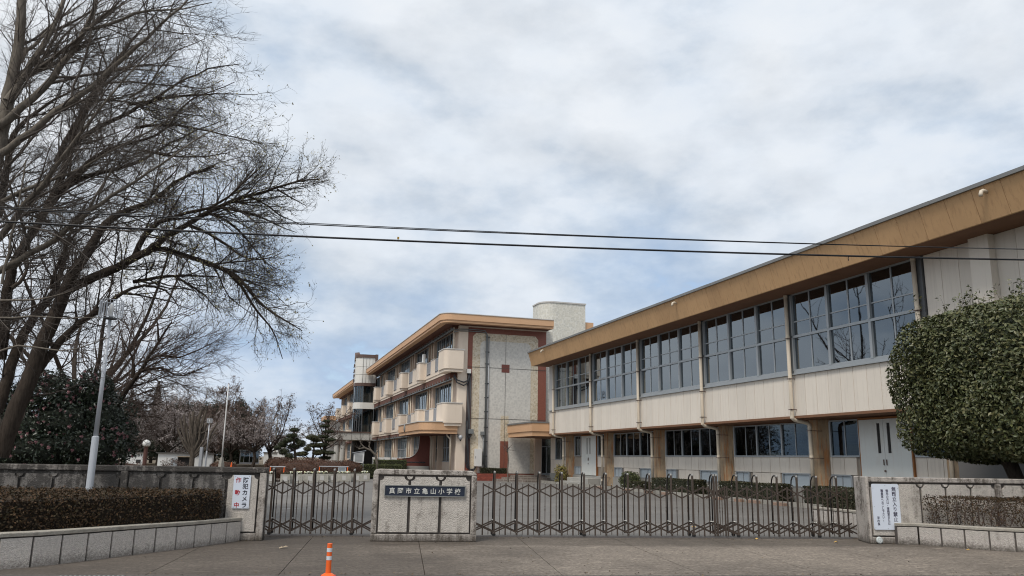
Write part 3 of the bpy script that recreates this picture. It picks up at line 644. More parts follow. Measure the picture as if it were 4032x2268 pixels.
# parapet balconies: one mesh for each kind of piece, shared by all bays and both wings
def balcony_meshes(z0):
    zt = z0+1.72
    blk = MB().prism([(14.35, 1.25)] + [(13.78, 1.25)] + [(13.6, 1.15), (13.6, .18)] + arc(13.78, .18, .18, 180, 270, 4) + [(14.35, 0)], z0+.22, zt)
    blk.prism([(14.35, 1.15), (13.72, 1.15), (13.68, .2), (13.85, .1), (14.35, .1)], z0, z0+.219)
    blk.box(14.2, 14.35, 1.25, 8.6, z0+.22, z0+.45).box(14.26, 14.35, 1.25, 8.6, z0, z0+.219)
    for a, b in ((1.25, 3.3), (4.55, 6.2)): blk.box(14.201, 14.349, a, b, z0+.451, zt-.06)
    blk.box(14.201, 14.349, 8.2, 8.6, z0+.451, zt-.06)
    cap = MB().prism([(14.38, 1.28), (13.74, 1.28), (13.56, 1.18), (13.56, .16)] + arc(13.76, .16, .2, 180, 270, 4) + [(14.38, -.04)], zt, zt+.07)
    for a, b in ((1.28, 3.3), (4.55, 6.2), (8.2, 8.6)): cap.box(14.17, 14.38, a, b, zt-.06, zt)
    gr_ = []
    for a, b in ((3.32, 4.53), (6.22, 8.18)):
        g_ = MB().box(14.24, 14.3, a, b, zt-.12, zt-.06).box(14.24, 14.3, a, b, z0+.62, z0+.66).box(14.24, 14.3, a, a+.05, z0+.452, zt-.12).box(14.24, 14.3, b-.05, b, z0+.452, zt-.12).box(14.255, 14.285, a+.05, b-.05, z0+.5, z0+.54)
        n = int((b-a)/.13)
        for q in range(1, n): yq = a+(b-a)*q/n; g_.box(14.255, 14.285, yq-.03, yq+.03, z0+.66, zt-.12)
        gr_.append(g_.mesh('grille', M['steel'], (13.6, 0, 0)))
    return blk.mesh('balcony', M['b_cream'], (13.6, 0, 0)), cap.mesh('cap', M['b_cap'], (13.6, 0, 0)), gr_
bal = {z: balcony_meshes(z) for z in (4.04, 8.2)}
def balcony(parent, z, y):
    b_, c_, g_ = bal[z]
    o = link('balcony', b_, parent, (13.6, y, 0)); link('cap', c_, o, (13.6, y, 0))
    for q in g_: link('grille', q, o, (13.6, y, 0))
for z in (4.04, 8.2):
    for k in range(NB-1): balcony(B, z, 70.62+BP*k)
    # the first bay turns the corner with a deep rounded block
    zt = z+1.72
    e = MB().prism([(15.14, 60.4)] + arc(14.0, 60.8, .4, 270, 180, 6) + [(13.6, 62.55), (13.75, 62.65), (14.35, 62.65), (14.35, 61.0), (15.14, 61.0)], z+.22, zt)
    e.prism([(15.1, 60.48)] + arc(14.05, 60.85, .37, 270, 180, 6) + [(13.68, 62.55), (14.35, 62.6), (14.35, 61.0), (15.1, 61.0)], z, z+.219)
    e.box(14.2, 14.35, 62.65, 70.62, z+.22, z+.45).box(14.26, 14.35, 62.65, 70.62, z, z+.219).box(14.201, 14.349, 62.65, 65.4, z+.451, zt-.06).box(14.201, 14.349, 66.75, 68.4, z+.451, zt-.06).box(14.201, 14.349, 70.25, 70.62, z+.451, zt-.06)
    eo = e.build('balcony', M['b_cream'], B, bev=.015)
    c_ = MB().prism([(15.18, 60.36)] + arc(14.0, 60.8, .44, 270, 180, 6) + [(13.56, 62.6), (14.38, 62.7), (14.38, 61.0), (15.18, 61.0)], zt, zt+.07)
    for a, b in ((62.7, 65.4), (66.75, 68.4), (70.25, 70.58)): c_.box(14.17, 14.38, a, b, zt-.06, zt)
    c_.build('cap', M['b_cap'], eo)
    for a, b in ((65.42, 66.73), (68.42, 70.23)):
        g_ = MB().box(14.24, 14.3, a, b, zt-.12, zt-.06).box(14.24, 14.3, a, b, z+.62, z+.66).box(14.24, 14.3, a, a+.05, z+.452, zt-.12).box(14.24, 14.3, b-.05, b, z+.452, zt-.12).box(14.255, 14.285, a+.05, b-.05, z+.5, z+.54)
        n = int((b-a)/.13)
        for q in range(1, n): yq = a+(b-a)*q/n; g_.box(14.255, 14.285, yq-.03, yq+.03, z+.66, zt-.12)
        g_.build('grille', M['steel'], eo)
# bays: pillars, beams, spandrels, windows (frame + panes shared)
def bay_meshes(zb, zt, zm, L_=6.45):
    f = MB(); o = (15, 0, 0); n = 4; cw = L_/n
    f.box(14.96, 15.06, 0, L_, zb-.07, zb).box(14.96, 15.06, 0, L_, zt, zt+.05).box(14.93, 15.06, 0, L_, zm-.035, zm+.035)
    for c in range(n+1): f.box(14.94, 15.06, cw*c-.04, cw*c+.04, zb, zt)
    for c in range(n): f.box(14.97, 15.04, cw*(c+.5)-.025, cw*(c+.5)+.025, zb, zt)
    ps = []
    for c in range(n):
        for h_ in (0, 1):
            for p, q in ((zb, zm-.035), (zm+.035, zt)): ps.append(((15.0, cw*(c+.5*h_)+.04, p), (cw/2-.065, q-p)))
    return f.mesh('window', M['alu'], o), ps, L_
FL = [(1.4, 3.62, 2.45), (4.95, 7.62, 6.05), (8.95, 11.72, 10.25)]
wm = [bay_meshes(*q) for q in FL]
beam = MB().box(14.9, 15.1, 0, BP, 3.62, 3.74).box(14.9, 15.1, 0, BP, 7.66, 7.76).box(14.9, 15.1, 0, BP, 11.74, 11.79).box(14.92, 15.08, 0, BP, .6, 1.33).box(14.92, 15.08, 0, BP, 4.06, 4.88).box(14.92, 15.08, 0, BP, 8.2, 8.88).mesh('spandrel', M['b_beam'], (15, 0, 0))
pil = MB().box(14.7, 15.2, 6.55, 7.0, .6, 3.72).box(14.7, 15.2, 8.5, 9.0, .6, 3.72).box(14.95, 15.2, 7.0, 8.5, .6, 3.72)
for a, b in ((4.06, 7.74), (8.2, 11.78)): pil.box(14.7, 15.2, 6.55, 7.0, a, b).box(14.7, 15.2, 8.5, 9.0, a, b).box(14.95, 15.2, 7.0, 8.5, a, b)
pil = pil.mesh('bay_pillar', M['b_pillar'], (15, 0, 0))
pip = MB()
for a, b in ((.5, 3.7), (4.1, 7.72), (8.25, 11.8)):
    pip.tube([(14.6, 7.15, a), (14.6, 7.15, b)], .06, 6).tube([(14.62, 8.35, a), (14.62, 8.35, b)], .05, 6)
pip = pip.mesh('bay_pipe', M['pipe'], (15, 0, 0), True)
cur = []
for zb, zt, zm in FL:
    c_ = MB()
    for a, b in ((.1, .7), (1.9, 2.3), (3.3, 4.0), (5.6, 6.3)):
        for q in range(4): yq = a+(b-a)*q/4; c_.box(15.3+.03*(q % 2), 15.33+.03*(q % 2), yq, yq+(b-a)/4, zb, zt)
    cur.append(c_.mesh('curtain', M['blind'], (15, 0, 0)))
def bay(parent, y, last=False):
    link('spandrel', beam, parent, (15, y, 0))
    if not last: link('bay_pillar', pil, parent, (15, y, 0)); link('bay_pipe', pip, parent, (15, y, 0))
    for (fm, ps, L_), cm in zip(wm, cur):
        w = link('window', fm, parent, (15, y, 0)); link('curtain', cm, parent, (15, y, 0))
        for (px, py, pz), (pw_, ph) in ps:
            key = ('b', round(pw_, 3), round(ph, 3))
            if key not in pane_cache: pane_cache[key] = MB().box(0, .01, 0, pw_, 0, ph).mesh('pane', M['glass_b'])
            link('pane', pane_cache[key], w, (px, y+py, pz))
for k in range(NB): bay(B, 63.0+BP*k, k == NB-1)
MB().box(14.95, 15.2, 61.5, 63.0, .6, 11.78).build('end_pier', M['b_pillar'], B)
MB().box(14.9, 15.3, YE-.6, YE, 0, 11.78).build('end_pier', M['b_pillar'], B)
for zz in (11.55, 7.62, 3.62):                      # cable trays under each soffit
    tr = MB().box(14.3, 14.42, 61.1, YE, zz, zz+.07)
    for k in range(40): tr.box(14.25, 14.47, 61.4+k*1.04, 61.46+k*1.04, zz-.03, zz+.24)
    tr.build('cable_tray', M['conduit'], B)
for k in (0, 1, 2):
    MB().tube([(14.5, 61.25, 11.8-4*k), (14.5, 61.25, 8.4-4*k+(-.1 if k else 0))], .075, 8).build('downpipe', M['pipe'], B, smooth=True)
# conduits, boxes and the camera on the end wall
def cond(pts, r, mat='conduit'): MB().tube(pts, r, 8).build('conduit', M[mat], B, smooth=True)
for d_ in (0, .14):
    cond([(14.4, 60.85, 11.5-d_), (14.8, 60.85, 11.62-d_), (15.6, 60.9, 11.66-d_), (16.6, 60.93, 11.66-d_), (16.98+d_*.5, 60.93, 11.62-d_), (17.1+d_*.6, 60.93, 11.4-d_), (17.12+d_*.6, 60.93, .7)], .04)
cond([(17.32, 60.95, 11.2), (17.32, 60.95, .7)], .035, 'steel')
cond([(17.05, 60.95, 3.5), (17.05, 60.95, 1.2)], .05)
for q in range(3):
    cond([(15.66+.11*q, 60.93, 8.2), (15.66+.11*q, 60.93, 1.4), (15.75+.1*q, 60.93, .95), (16.0, 60.93, .8-.08*q), (16.3, 60.9, .85-.08*q), (16.45, 60.9, 1.05)], .045, 'black')
for q in range(2):
    cond([(14.5, 60.85, 8.0-.1*q), (14.75, 60.8, 7.6-.2*q), (15.3, 60.85, 7.45-.25*q), (15.62, 60.88, 7.6-.2*q), (15.75+.06*q, 60.9, 8.2)], .05, 'black')
    cond([(15.62+.08*q, 60.93, 4.5), (15.65+.1*q, 60.88, 3.5), (15.85, 60.86, 3.2-.12*q), (16.0, 60.86, 3.35), (16.02, 60.86, 3.6)], .045, 'black')
cl = MB()
for z_ in (11.1, 9.9, 8.95, 7.4, 6.3, 5.2, 4.0, 2.9, 1.8): cl.box(17.04, 17.36, 60.9, 60.99, z_, z_+.07)
cl.build('conduit_clip', M['black'], B)
MB().box(15.52, 15.86, 60.78, 60.97, 8.16, 8.5).build('junction_box', M['white_box'], B, bev=.015)
MB().box(15.78, 16.18, 60.75, 61.02, 3.5, 3.85).build('junction_box', M['conduit'], B, bev=.015)
MB().box(16.78, 17.08, 60.8, 61.02, 3.42, 3.7).build('junction_box', M['conduit'], B, bev=.015)
cab = MB().box(16.32, 16.88, 60.72, 61.03, 1.05, 2.38).build('switch_cabinet', M['white_box'], B, bev=.015)
MB().box(16.37, 16.4, 60.7, 60.72, 1.65, 1.82).build('handle', M['black'], cab)
cm = MB().lathe([(.02, -.1), (.1, -.06), (.16, .04), (.15, .18), (.08, .27)], (15.1, 60.55, 3.1), 14).build('dome_camera', M['steel'], B, smooth=True)
MB().box(14.95, 15.06, 60.8, 60.98, 3.2, 3.45).tube([(15.0, 60.85, 3.35), (15.08, 60.6, 3.36), (15.1, 60.55, 3.3)], .03, 6).build('camera_arm', M['conduit'], cm)
MB().ball((15.1, 60.55, 3.0), .07, 10, 6).build('lens', M['rubber'], cm)
# entrance canopy with rounded corner, wing wall with its quarter-circle sweep, porch
cpath = [(12.0, 70.6), (12.0, 61.7)] + arc(13.1, 61.7, 1.1, 180, 270, 6) + [(14.85, 60.6)]
cpp = [(x, y) for x, y in cpath] + [(14.9, 62), (14.9, 70.6)]
ca = MB().prism(cpp, 3.72, 4.32).build('canopy', M['b_orange'], B)
cin = [(12.08, 70.6), (12.08, 61.75)] + arc(13.15, 61.75, 1.07, 180, 270, 6) + [(14.85, 60.68), (14.9, 62), (14.9, 70.6)]
MB().prism(cin, 3.46, 3.719).build('canopy_lip', M['b_orange'], ca)
MB().prism([(11.94, 70.6), (11.94, 61.7)] + arc(13.1, 61.7, 1.16, 180, 270, 6) + [(14.85, 60.54), (14.9, 62), (14.9, 70.6)], 4.32, 4.38).build('canopy_edge', M['b_cap'], ca)
MB().prism([(x+.2, y+.2) for x, y in cin], 3.44, 3.459).build('canopy_soffit', M['b_soffit'], ca)
em = MB().lathe([(.32, 0), (.32, .05), (.2, .09)], (0, 0, 0), 16).mesh('school_emblem', M['plate_edge'])
eo = link('school_emblem', em, ca, (12.0, 67.4, 4.02)); eo.rotation_euler = (0, R(-90), 0); eo.scale = (1, .8, 1)
yw = 68.0
wing = [(11.85, .3), (11.85, 1.55), (12.3, 1.6)] + [(12.3+1.05*math.sin(R(a)), 2.65-1.05*math.cos(R(a))) for a in (0, 15, 30, 45, 60, 75, 90)] + [(13.38, 3.46), (14.3, 3.46), (14.3, .3)]
wo = MB().slab(wing, (0, yw, 0), (1, 0, 0), (0, 0, 1), -.25, 0).build('wing_wall', M['maroon'], B)
edge = wing[1:-2]
MB().tube([(x, yw-.02, z) for x, z in edge], .03, 6).build('wing_edge', M['b_cap'], wo)
MB().box(11.6, 11.85, yw-.9, yw+.3, .3, 1.55).build('wing_end', M['t_red'], B)
MB().box(12.1, 14.0, 66.6, 67.9, .3, .95).build('wash_trough', M['plinth'], B)
tp = MB().tube([(12.2, 67.7, 1.25), (13.9, 67.7, 1.25)], .05, 8)
for q in range(5): tp.tube([(12.4+.32*q, 67.7, 1.25), (12.4+.32*q, 67.5, 1.3), (12.4+.32*q, 67.42, 1.2)], .025, 6)
tp.build('water_taps', M['black'], B)
MB().box(14.3, 14.5, 66.5, 68, .3, 3.44).box(14.55, 15.1, 66, 66.3, .3, 3.44).build('porch_pier', M['b_pillar'], B)
pd = MB().box(15.2, 15.26, 62.3, 62.4, .6, 3.4).box(15.2, 15.26, 63.9, 64.0, .6, 3.4).box(15.2, 15.26, 65.4, 65.5, .6, 3.4).box(15.2, 15.26, 62.4, 65.4, 2.6, 2.68)
pd.build('porch_door', M['alu'], B)
MB().tube([(14.15, 61.1, 3.44), (14.2, 61.1, 3.3), (14.42, 61.05, 3.05), (14.46, 61.05, .3)], .07, 8).build('downpipe', M['pipe'], B, smooth=True)
MB().tube([(13.95, 66.4, 3.4), (14.1, 66.4, 3.1), (14.12, 66.4, .3)], .07, 8).build('downpipe', M['pipe'], B, smooth=True)
acm = MB().box(13.9, 14.4, 0, .95, .62, 1.62).mesh('air_conditioner', M['white_box'])
acf = MB().lathe([(.34, 0), (.36, .02), (.3, .03)], (0, 0, 0), 16).mesh('fan_grille', M['conduit'])
for k, y_ in enumerate((74.8, 79.9, 84.2, 89.2, 93.4, 98.6)):
    o = link('air_conditioner', acm, B, (0, y_, 0)); q = link('fan_grille', acf, o, (13.9, y_+.48, 1.15)); q.rotation_euler = (0, R(-90), 0)
o = MB().box(13.95, 14.15, 70.6, 71.2, 9.9, 10.75).build('roof_unit', M['white_box'], B, bev=.01)
# ---------------------------------------------------------------- glazed stair tower between the wings
T = thing('glass_stair_tower', 'white tiled drum over tall curved windows between the two school wings', 'tower', (13, 106, 0))
pl = [(14.4, 103.6), (12.9, 103.6)] + arc(12.9, 104.7, 1.1, 270, 200, 4)[1:] + [(11.86, 105.4), (12.35, 110), (14.4, 110)]
def shrink(k): return [(13.2+(x-13.2)*k, 106.8+(y-106.8)*k) for x, y in pl]
MB().prism(shrink(.98), 7.62, 8.42).build('white_band', M['w_tile'], T)
dr = MB().prism(shrink(1.0), 10.9, 14.15).build('drum', M['w_tile'], T)
jt = MB()
for z_ in (11.95, 12.95): jt.prism(shrink(1.002), z_, z_+.03)
for k in range(5):
    x_ = 12.7+.4*k; jt.box(x_, x_+.03, 103.59, 103.62, 10.9, 14.1)
jt.build('drum_joint', M['recess'], dr)
MB().prism(shrink(1.03), 14.15, 14.55).box(14.2, 14.55, 103.4, 104.0, 12.6, 14.6).build('drum_coping', M['brown_trim'], dr)
MB().add([(11.7, 104.9, 13.8), (12.1, 108, 13.8), (11.85, 106, 15.0), (12.4, 104.4, 14.5), (12.7, 108, 14.5), (12.4, 106, 15.1)], [(0, 2, 1), (0, 3, 5, 2), (2, 5, 4, 1), (0, 1, 4, 3), (3, 4, 5)]).build('gable_cap', M['brown_trim'], dr)
lt = MB()
for z_ in (13.2, 12.5, 11.9, 11.3):
    lt.box(11.72, 11.82, 105.0, 105.5, z_, z_+.1).box(11.72, 11.82, 105.15, 105.3, z_-.2, z_+.25).box(11.72, 11.82, 105.4, 105.8, z_-.2, z_-.08)
lt.build('emblem_mark', M['brown_trim'], dr)
MB().prism(shrink(1.03), 10.5, 10.9).build('head_band', M['brown_trim'], T)
for z0, z1 in ((8.42, 10.5), (4.7, 7.62)):
    gl_ = MB()
    q = shrink(.96)
    for a, b in zip(q[:-1], q[1:]):
        d = (Vector(b)-Vector(a)); n = Vector((d.y, -d.x)).normalized()*.02
        gl_.prism([a, b, (b[0]+n.x, b[1]+n.y), (a[0]+n.x, a[1]+n.y)], z0, z1)
    go = gl_.build('tower_glass', M['glass_b'], T)
    fr_ = MB()
    for x_, y_ in q[:7]: MB().tube([(x_, y_, z0), (x_, y_, z1)], .05, 6).build('mullion', M['alu_dark'], go)
    MB().tube([(12.0, 105.0, z0+.95), (14.6, 104.6, z0+.95)], .04, 6).build('hand_rail', M['steel'], T)
    cu_ = MB()
    for k in range(7): cu_.box(12.5+.3*k, 12.66+.3*k, 105.3+.05*(k % 2), 105.35+.05*(k % 2), z0, z1)
    cu_.build('curtain', M['green_curtain'], T)
MB().box(12.5, 14.9, 106.5, 110, 0, 14).build('core', M['inside_dark'], T)
MB().prism(shrink(.97), 3.7, 4.7).build('lower_band', M['grey_tile'], T)
gc = MB().prism([(9.2, 104.2), (9.9, 103.4), (14.9, 103.4), (14.9, 109.5), (9.2, 109.5)], 3.68, 4.6).build('porch_roof', M['grey_tile'], T, bev=.03)
MB().prism([(9.1, 104.1), (9.85, 103.3), (14.95, 103.3), (14.95, 109.6), (9.1, 109.6)], 4.6, 4.72).build('porch_edge', M['brown_trim'], gc)
gj = MB()
for x_ in (10.6, 11.7, 12.8, 13.9): gj.box(x_, x_+.03, 103.385, 103.41, 3.7, 4.6)
gj.build('porch_joint', M['recess'], gc)
for x_, y_ in ((10.05, 104.3), (10.75, 104.0)): MB().lathe([(.33, 0), (.33, 3.68)], (x_, y_, 0), 20).build('column', M['grey_tile'], T, smooth=False)
# ---------------------------------------------------------------- far wing
F = thing('school_wing', 'far wing of the school with orange roof band beyond the glass stair tower', 'building', (15, 112, 0))
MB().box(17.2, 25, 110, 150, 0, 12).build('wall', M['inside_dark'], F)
fl = MB()
for z0, z1 in ((3.72, 4.06), (7.74, 8.2), (11.78, 11.95)): fl.box(14.3, 17.2, 110, 149, z0, z1)
fl.build('floor_slab', M['b_soffit'], F)
MB().box(13.1, 13.6, 109, 149.5, 12.12, 12.6).box(13.1, 20, 149.0, 149.5, 12.12, 12.6).build('roof_band', M['b_orange'], F)
MB().box(13.18, 13.6, 109, 149.4, 11.93, 12.118).box(13.6, 20, 109, 149, 11.96, 12.1).build('roof_band_lip', M['b_orange'], F)
MB().box(13.06, 13.5, 109, 149.54, 12.603, 12.66).build('roof_edge', M['b_cap'], F)
for z in (4.04, 8.2):
    for k in range(4): balcony(F, z, 118.0+BP*k)
for k in range(4): bay(F, 112.0+BP*k)
MB().box(12.6, 15, 151, 156, 0, 8.1).build('annex', M['w_white'], F)
MB().box(12.0, 14, 150, 158, 8.1, 8.85).build('annex_roof', M['b_orange'], F)
MB().box(11.4, 14, 149.6, 158, 4.3, 4.95).build('annex_porch', M['w_white'], F)
# steps and red planter at the foot of the end wall
st = thing('entrance_steps', 'broad brown tiled steps up to the glazed entrance beside the patterned wall', 'steps', (20, 58, 0))
for k, (d_, z_) in enumerate(((0, .15), (.8, .3), (1.6, .45))):
    MB().prism([(19.2, 57.0+d_), (21.44, 57.0+d_), (21.44, 61.0), (17.6+d_*.9, 61.0), (17.6+d_*.9, 60.2)], z_-.17, z_).build('step', M['t_step'], st, bev=.01)
ed = thing('entrance_door', 'grey aluminium glazed double door under the small orange canopy', 'door', (22.2, 60.9, .45))
f = MB().box(21.78, 21.84, 60.85, 60.95, .45, 3.3).box(22.62, 22.68, 60.85, 60.95, .45, 3.3).box(22.2, 22.26, 60.85, 60.95, .45, 2.62).box(21.84, 22.62, 60.85, 60.95, 2.62, 2.7).box(21.84, 22.62, 60.85, 60.95, 3.24, 3.3).box(21.84, 22.2, 60.86, 60.94, .45, .6).box(22.26, 22.62, 60.86, 60.94, .45, .6)
f.build('door_frame', M['alu'], ed)
for a, b, c, d_ in ((21.84, 22.2, .6, 2.62), (22.26, 22.62, .6, 2.62), (21.84, 22.62, 2.7, 3.24)): MB().box(a, b, 60.89, 60.9, c, d_).build('pane', M['glass_b'], ed)
MB().box(21.24, 21.78, 60.8, 61.1, .45, 3.3).box(22.68, 23.2, 60.8, 61.0, .45, 3.3).build('door_jamb', M['b_pillar'], ed)
MB().box(21.78, 22.7, 61.6, 61.7, .3, 3.4).build('dark_hall', M['inside_dark'], ed)
# ================================================================ BOUNDARY WALLS, GATE, PLANTERS
EU = Vector((SE.x, SE.y, 0)); UZ = Vector((0, 0, 1))
def concave(w, h, r=.075):
    a = [(0, 0), (w, 0), (w, h-r)]
    a += [(w-r*math.sin(R(q)), h-r*math.cos(R(q))) for q in (15, 35, 55, 75)]
    a += [(w-r, h), (r, h)]
    a += [(r*math.sin(R(q)), h-r*math.cos(R(q))) for q in (75, 55, 35, 15)]
    return a + [(0, h-r)]
PM = {}
def wall_run(root, s0, s1, n, z0, z1, mw, mp, r=.075):
    """n raised panels with grooves between two posts"""
    p = (s1-s0)/n; g = .028
    key = (round(p, 3), z0, z1, mp.name)
    if key not in PM:
        mb = MB().slab(concave(p-2*g, z1-z0, r), (0, 0, 0), (1, 0, 0), (0, 0, 1), 0, .045)
        PM[key] = mb.mesh('panel', mp); 
        PM[key, 'b'] = MB().slab([(r*.72*math.cos(R(q)), -r*.72*math.sin(R(q))) for q in range(0, 181, 20)], (0, 0, 0), (1, 0, 0), (0, 0, 1), 0, .047).mesh('corner_boss', mp)
    for k in range(n):
        x = S(s0+p*k+g, -.055); link('panel', PM[key], root, (x[0], x[1], z0), SA)
    for k in range(1, n):
        x = S(s0+p*k, -.055); link('corner_boss', PM[key, 'b'], root, (x[0], x[1], z1+.004), SA)
def sbox(mb, s0, s1, t0, t1, z0, z1): return mb.prism([S(s0, t0), S(s1, t0), S(s1, t1), S(s0, t1)], z0, z1)
# left wall
WL = thing('boundary_wall', 'long soot-stained concrete wall with raised panels left of the gate', 'wall', S3(-2.5, 0, 0))
sbox(MB(), -14, .4, -.3, -.052, 0, 1.26).build('wall_core', M['wall_dark'], WL)
sbox(MB(), -14, .4, -.3, 0, 1.262, 1.37).build('coping', M['wall_dark'], WL, bev=.02)
lf = MB(); sbox(lf, .27, .4, -.3, 0, 0, 1.261); sbox(lf, -.62, .27, -.052, 0, 0, .135)
lf.build('end_post', M['wall'], WL, bev=.012)
lf = MB()
for q in (-2.31, -4.85, -7.4, -9.9): sbox(lf, q, q+.13, -.052, 0, 0, 1.261)
sbox(lf, -14, -.62, -.052, 0, 0, .135); lf.build('wall_post', M['wall_dark'], WL, bev=.012)
wall_run(WL, -.345, .265, 1, .17, 1.22, M['wall_dark'], M['wall_panel'])
wall_run(WL, -2.18, -.345, 3, .17, 1.22, M['wall_dark'], M['panel_dark'])
wall_run(WL, -4.72, -2.31, 4, .17, 1.2, M['wall_dark'], M['panel_dark']); wall_run(WL, -7.27, -4.85, 4, .17, 1.2, M['wall_dark'], M['panel_dark'])
# centre name wall
WC = thing('name_wall', 'free-standing concrete wall carrying the school name plate between the gate leaves', 'wall', S3(3.48, 0, 0))
sbox(MB(), 2.5, 4.46, -.34, -.055, .1, 1.3).build('wall_core', M['recess'], WC)
fr = MB()
top = [(2.455, 1.271), (4.505, 1.271), (4.5, 1.3), (4.46, 1.345), (4.4, 1.362), (2.56, 1.378), (2.49, 1.365), (2.455, 1.32)]
O_ = (SO.x, SO.y, 0)
fr.slab(top, O_, EU, UZ, 0, -.36)
fr.slab([(2.45, 0), (4.52, 0), (4.52, .139), (2.45, .139)], O_, EU, UZ, 0.0, -.36)
fr.slab([(2.45, .14), (2.555, .14), (2.555, 1.27), (2.45, 1.27)], O_, EU, UZ, 0, -.36); fr.slab([(4.4, .14), (4.515, .14), (4.51, 1.27), (4.4, 1.27)], O_, EU, UZ, 0, -.36)
fr.build('frame', M['wall'], WC, bev=.02)
wall_run(WC, 2.56, 4.395, 3, .175, 1.235, M['wall'], M['wall_panel'], .08)
# right wall with its deep end pier
WR = thing('boundary_wall', 'stained concrete wall with raised panels right of the gate, warning board on its end', 'wall', S3(14, 0, 0))
MB().prism([S(12.93, -.75), S(12.79, -.03), S(12.815, 0), S(12.85, 0), S(13.0, -.75)], 0, 1.37).build('end_pier', M['wall'], WR, bev=.025)
sbox(MB(), 12.85, 26, -.3, -.052, 0, 1.262).build('wall_core', M['recess'], WR)
sbox(MB(), 12.851, 26, -.3, 0, 1.262, 1.365).build('coping', M['wall'], WR, bev=.018)
lf = MB(); sbox(lf, 12.851, 26, -.052, 0, 0, .135)
for q in (15.76, 18.8, 21.8): sbox(lf, q, q+.13, -.052, 0, .136, 1.261)
lf.build('wall_post', M['wall'], WR, bev=.012)
wall_run(WR, 12.86, 15.76, 5, .17, 1.225, M['wall'], M['wall_panel']); wall_run(WR, 15.89, 18.8, 5, .17, 1.225, M['wall'], M['wall_panel']); wall_run(WR, 18.93, 21.8, 5, .17, 1.225, M['wall'], M['wall_panel'])

# lettering -> mesh
def glyphs(chars, size, mat, name, parent, U, W, depth, bold=.0):
    """chars: (character, u, w) lower-left placement in the plane through the parent's origin; U to the right, W up, raised by depth"""
    V_ = []; F_ = []
    for ch, u, w, sz in chars:
        cu = bpy.data.curves.new('tmp', 'FONT'); cu.body = ch; cu.size = sz; cu.extrude = 0; cu.offset = bold*sz; cu.align_x = 'CENTER'; cu.resolution_u = 3
        ob = bpy.data.objects.new('tmp', cu); COL.objects.link(ob)
        dg = bpy.context.evaluated_depsgraph_get(); me = bpy.data.meshes.new_from_object(ob.evaluated_get(dg)); 
        b = len(V_); V_ += [(v.co.x+u, v.co.y+w) for v in me.vertices]; F_ += [tuple(i+b for i in p.vertices) for p in me.polygons]
        bpy.data.objects.remove(ob); bpy.data.curves.remove(cu); bpy.data.meshes.remove(me)
    D = U.cross(W); n = len(V_)
    pts = [U*a + W*b + D*depth for a, b in V_]
    me = bpy.data.meshes.new(name); me.from_pydata([tuple(p) for p in pts], [], F_); me.materials.append(mat)
    if depth > .004:
        bm = bmesh.new(); bm.from_mesh(me); bmesh.ops.solidify(bm, geom=bm.faces[:], thickness=depth*.8); bm.to_mesh(me); bm.free()
    return link(name, me, parent)
# name plate
NP = thing('name_plate', 'dark navy school name plate with pale raised characters on the centre wall', 'name plate', S3(3.48, -.005, .965))
MB().slab([(-.785, -.095), (.785, -.098), (.785, .092), (-.785, .095)], BASE[NP.name], EU, UZ, 0, .022).build('plate', M['navy'], NP)
rim = MB()
for q in ([(-.8, .094), (.8, .091), (.8, .106), (-.8, .109)], [(-.8, -.111), (.8, -.114), (.8, -.099), (-.8, -.096)], [(-.8, -.0955), (-.786, -.0955), (-.786, .0935), (-.8, .0935)], [(.786, -.0985), (.8, -.0985), (.8, .0905), (.786, .0905)]): rim.slab(q, BASE[NP.name], EU, UZ, 0, .034)
rim.build('rim', M['plate_edge'], NP)
glyphs([(c, -.648+.1615*k, -.046-.0006*k, .122) for k, c in enumerate('真岡市立亀山小学校')], .122, M['letter'], 'lettering', NP, EU, UZ, .028, .012)
# camera warning sign on the left post
SG = thing('warning_sign', 'white sign reading in red and black that a security camera is working, left of gate', 'sign', S3(-.05, .006, .91))
MB().slab([(-.16, -.312), (.16, -.312), (.16, .312), (-.16, .312)], BASE[SG.name], EU, UZ, 0, .006).build('board', M['white'], SG)
glyphs([(c, .068, .178-.117*k, .11) for k, c in enumerate('防犯カメラ')], .1, M['ink'], 'black_text', SG, EU, UZ, .0085, .02)
glyphs([(c, -.072, .178-.234*k, .105) for k, c in enumerate('作動中')], .1, M['red_ink'], 'red_text', SG, EU, UZ, .0085, .02)
sc_ = MB()
for a in (-.13, .13):
    for b in (-.29, .29): sc_.slab([(a-.006, b-.006), (a+.006, b-.006), (a+.006, b+.006), (a-.006, b+.006)], BASE[SG.name], EU, UZ, .006, .01)
sc_.build('screw', M['steel'], SG)['kind'] = 'stuff'
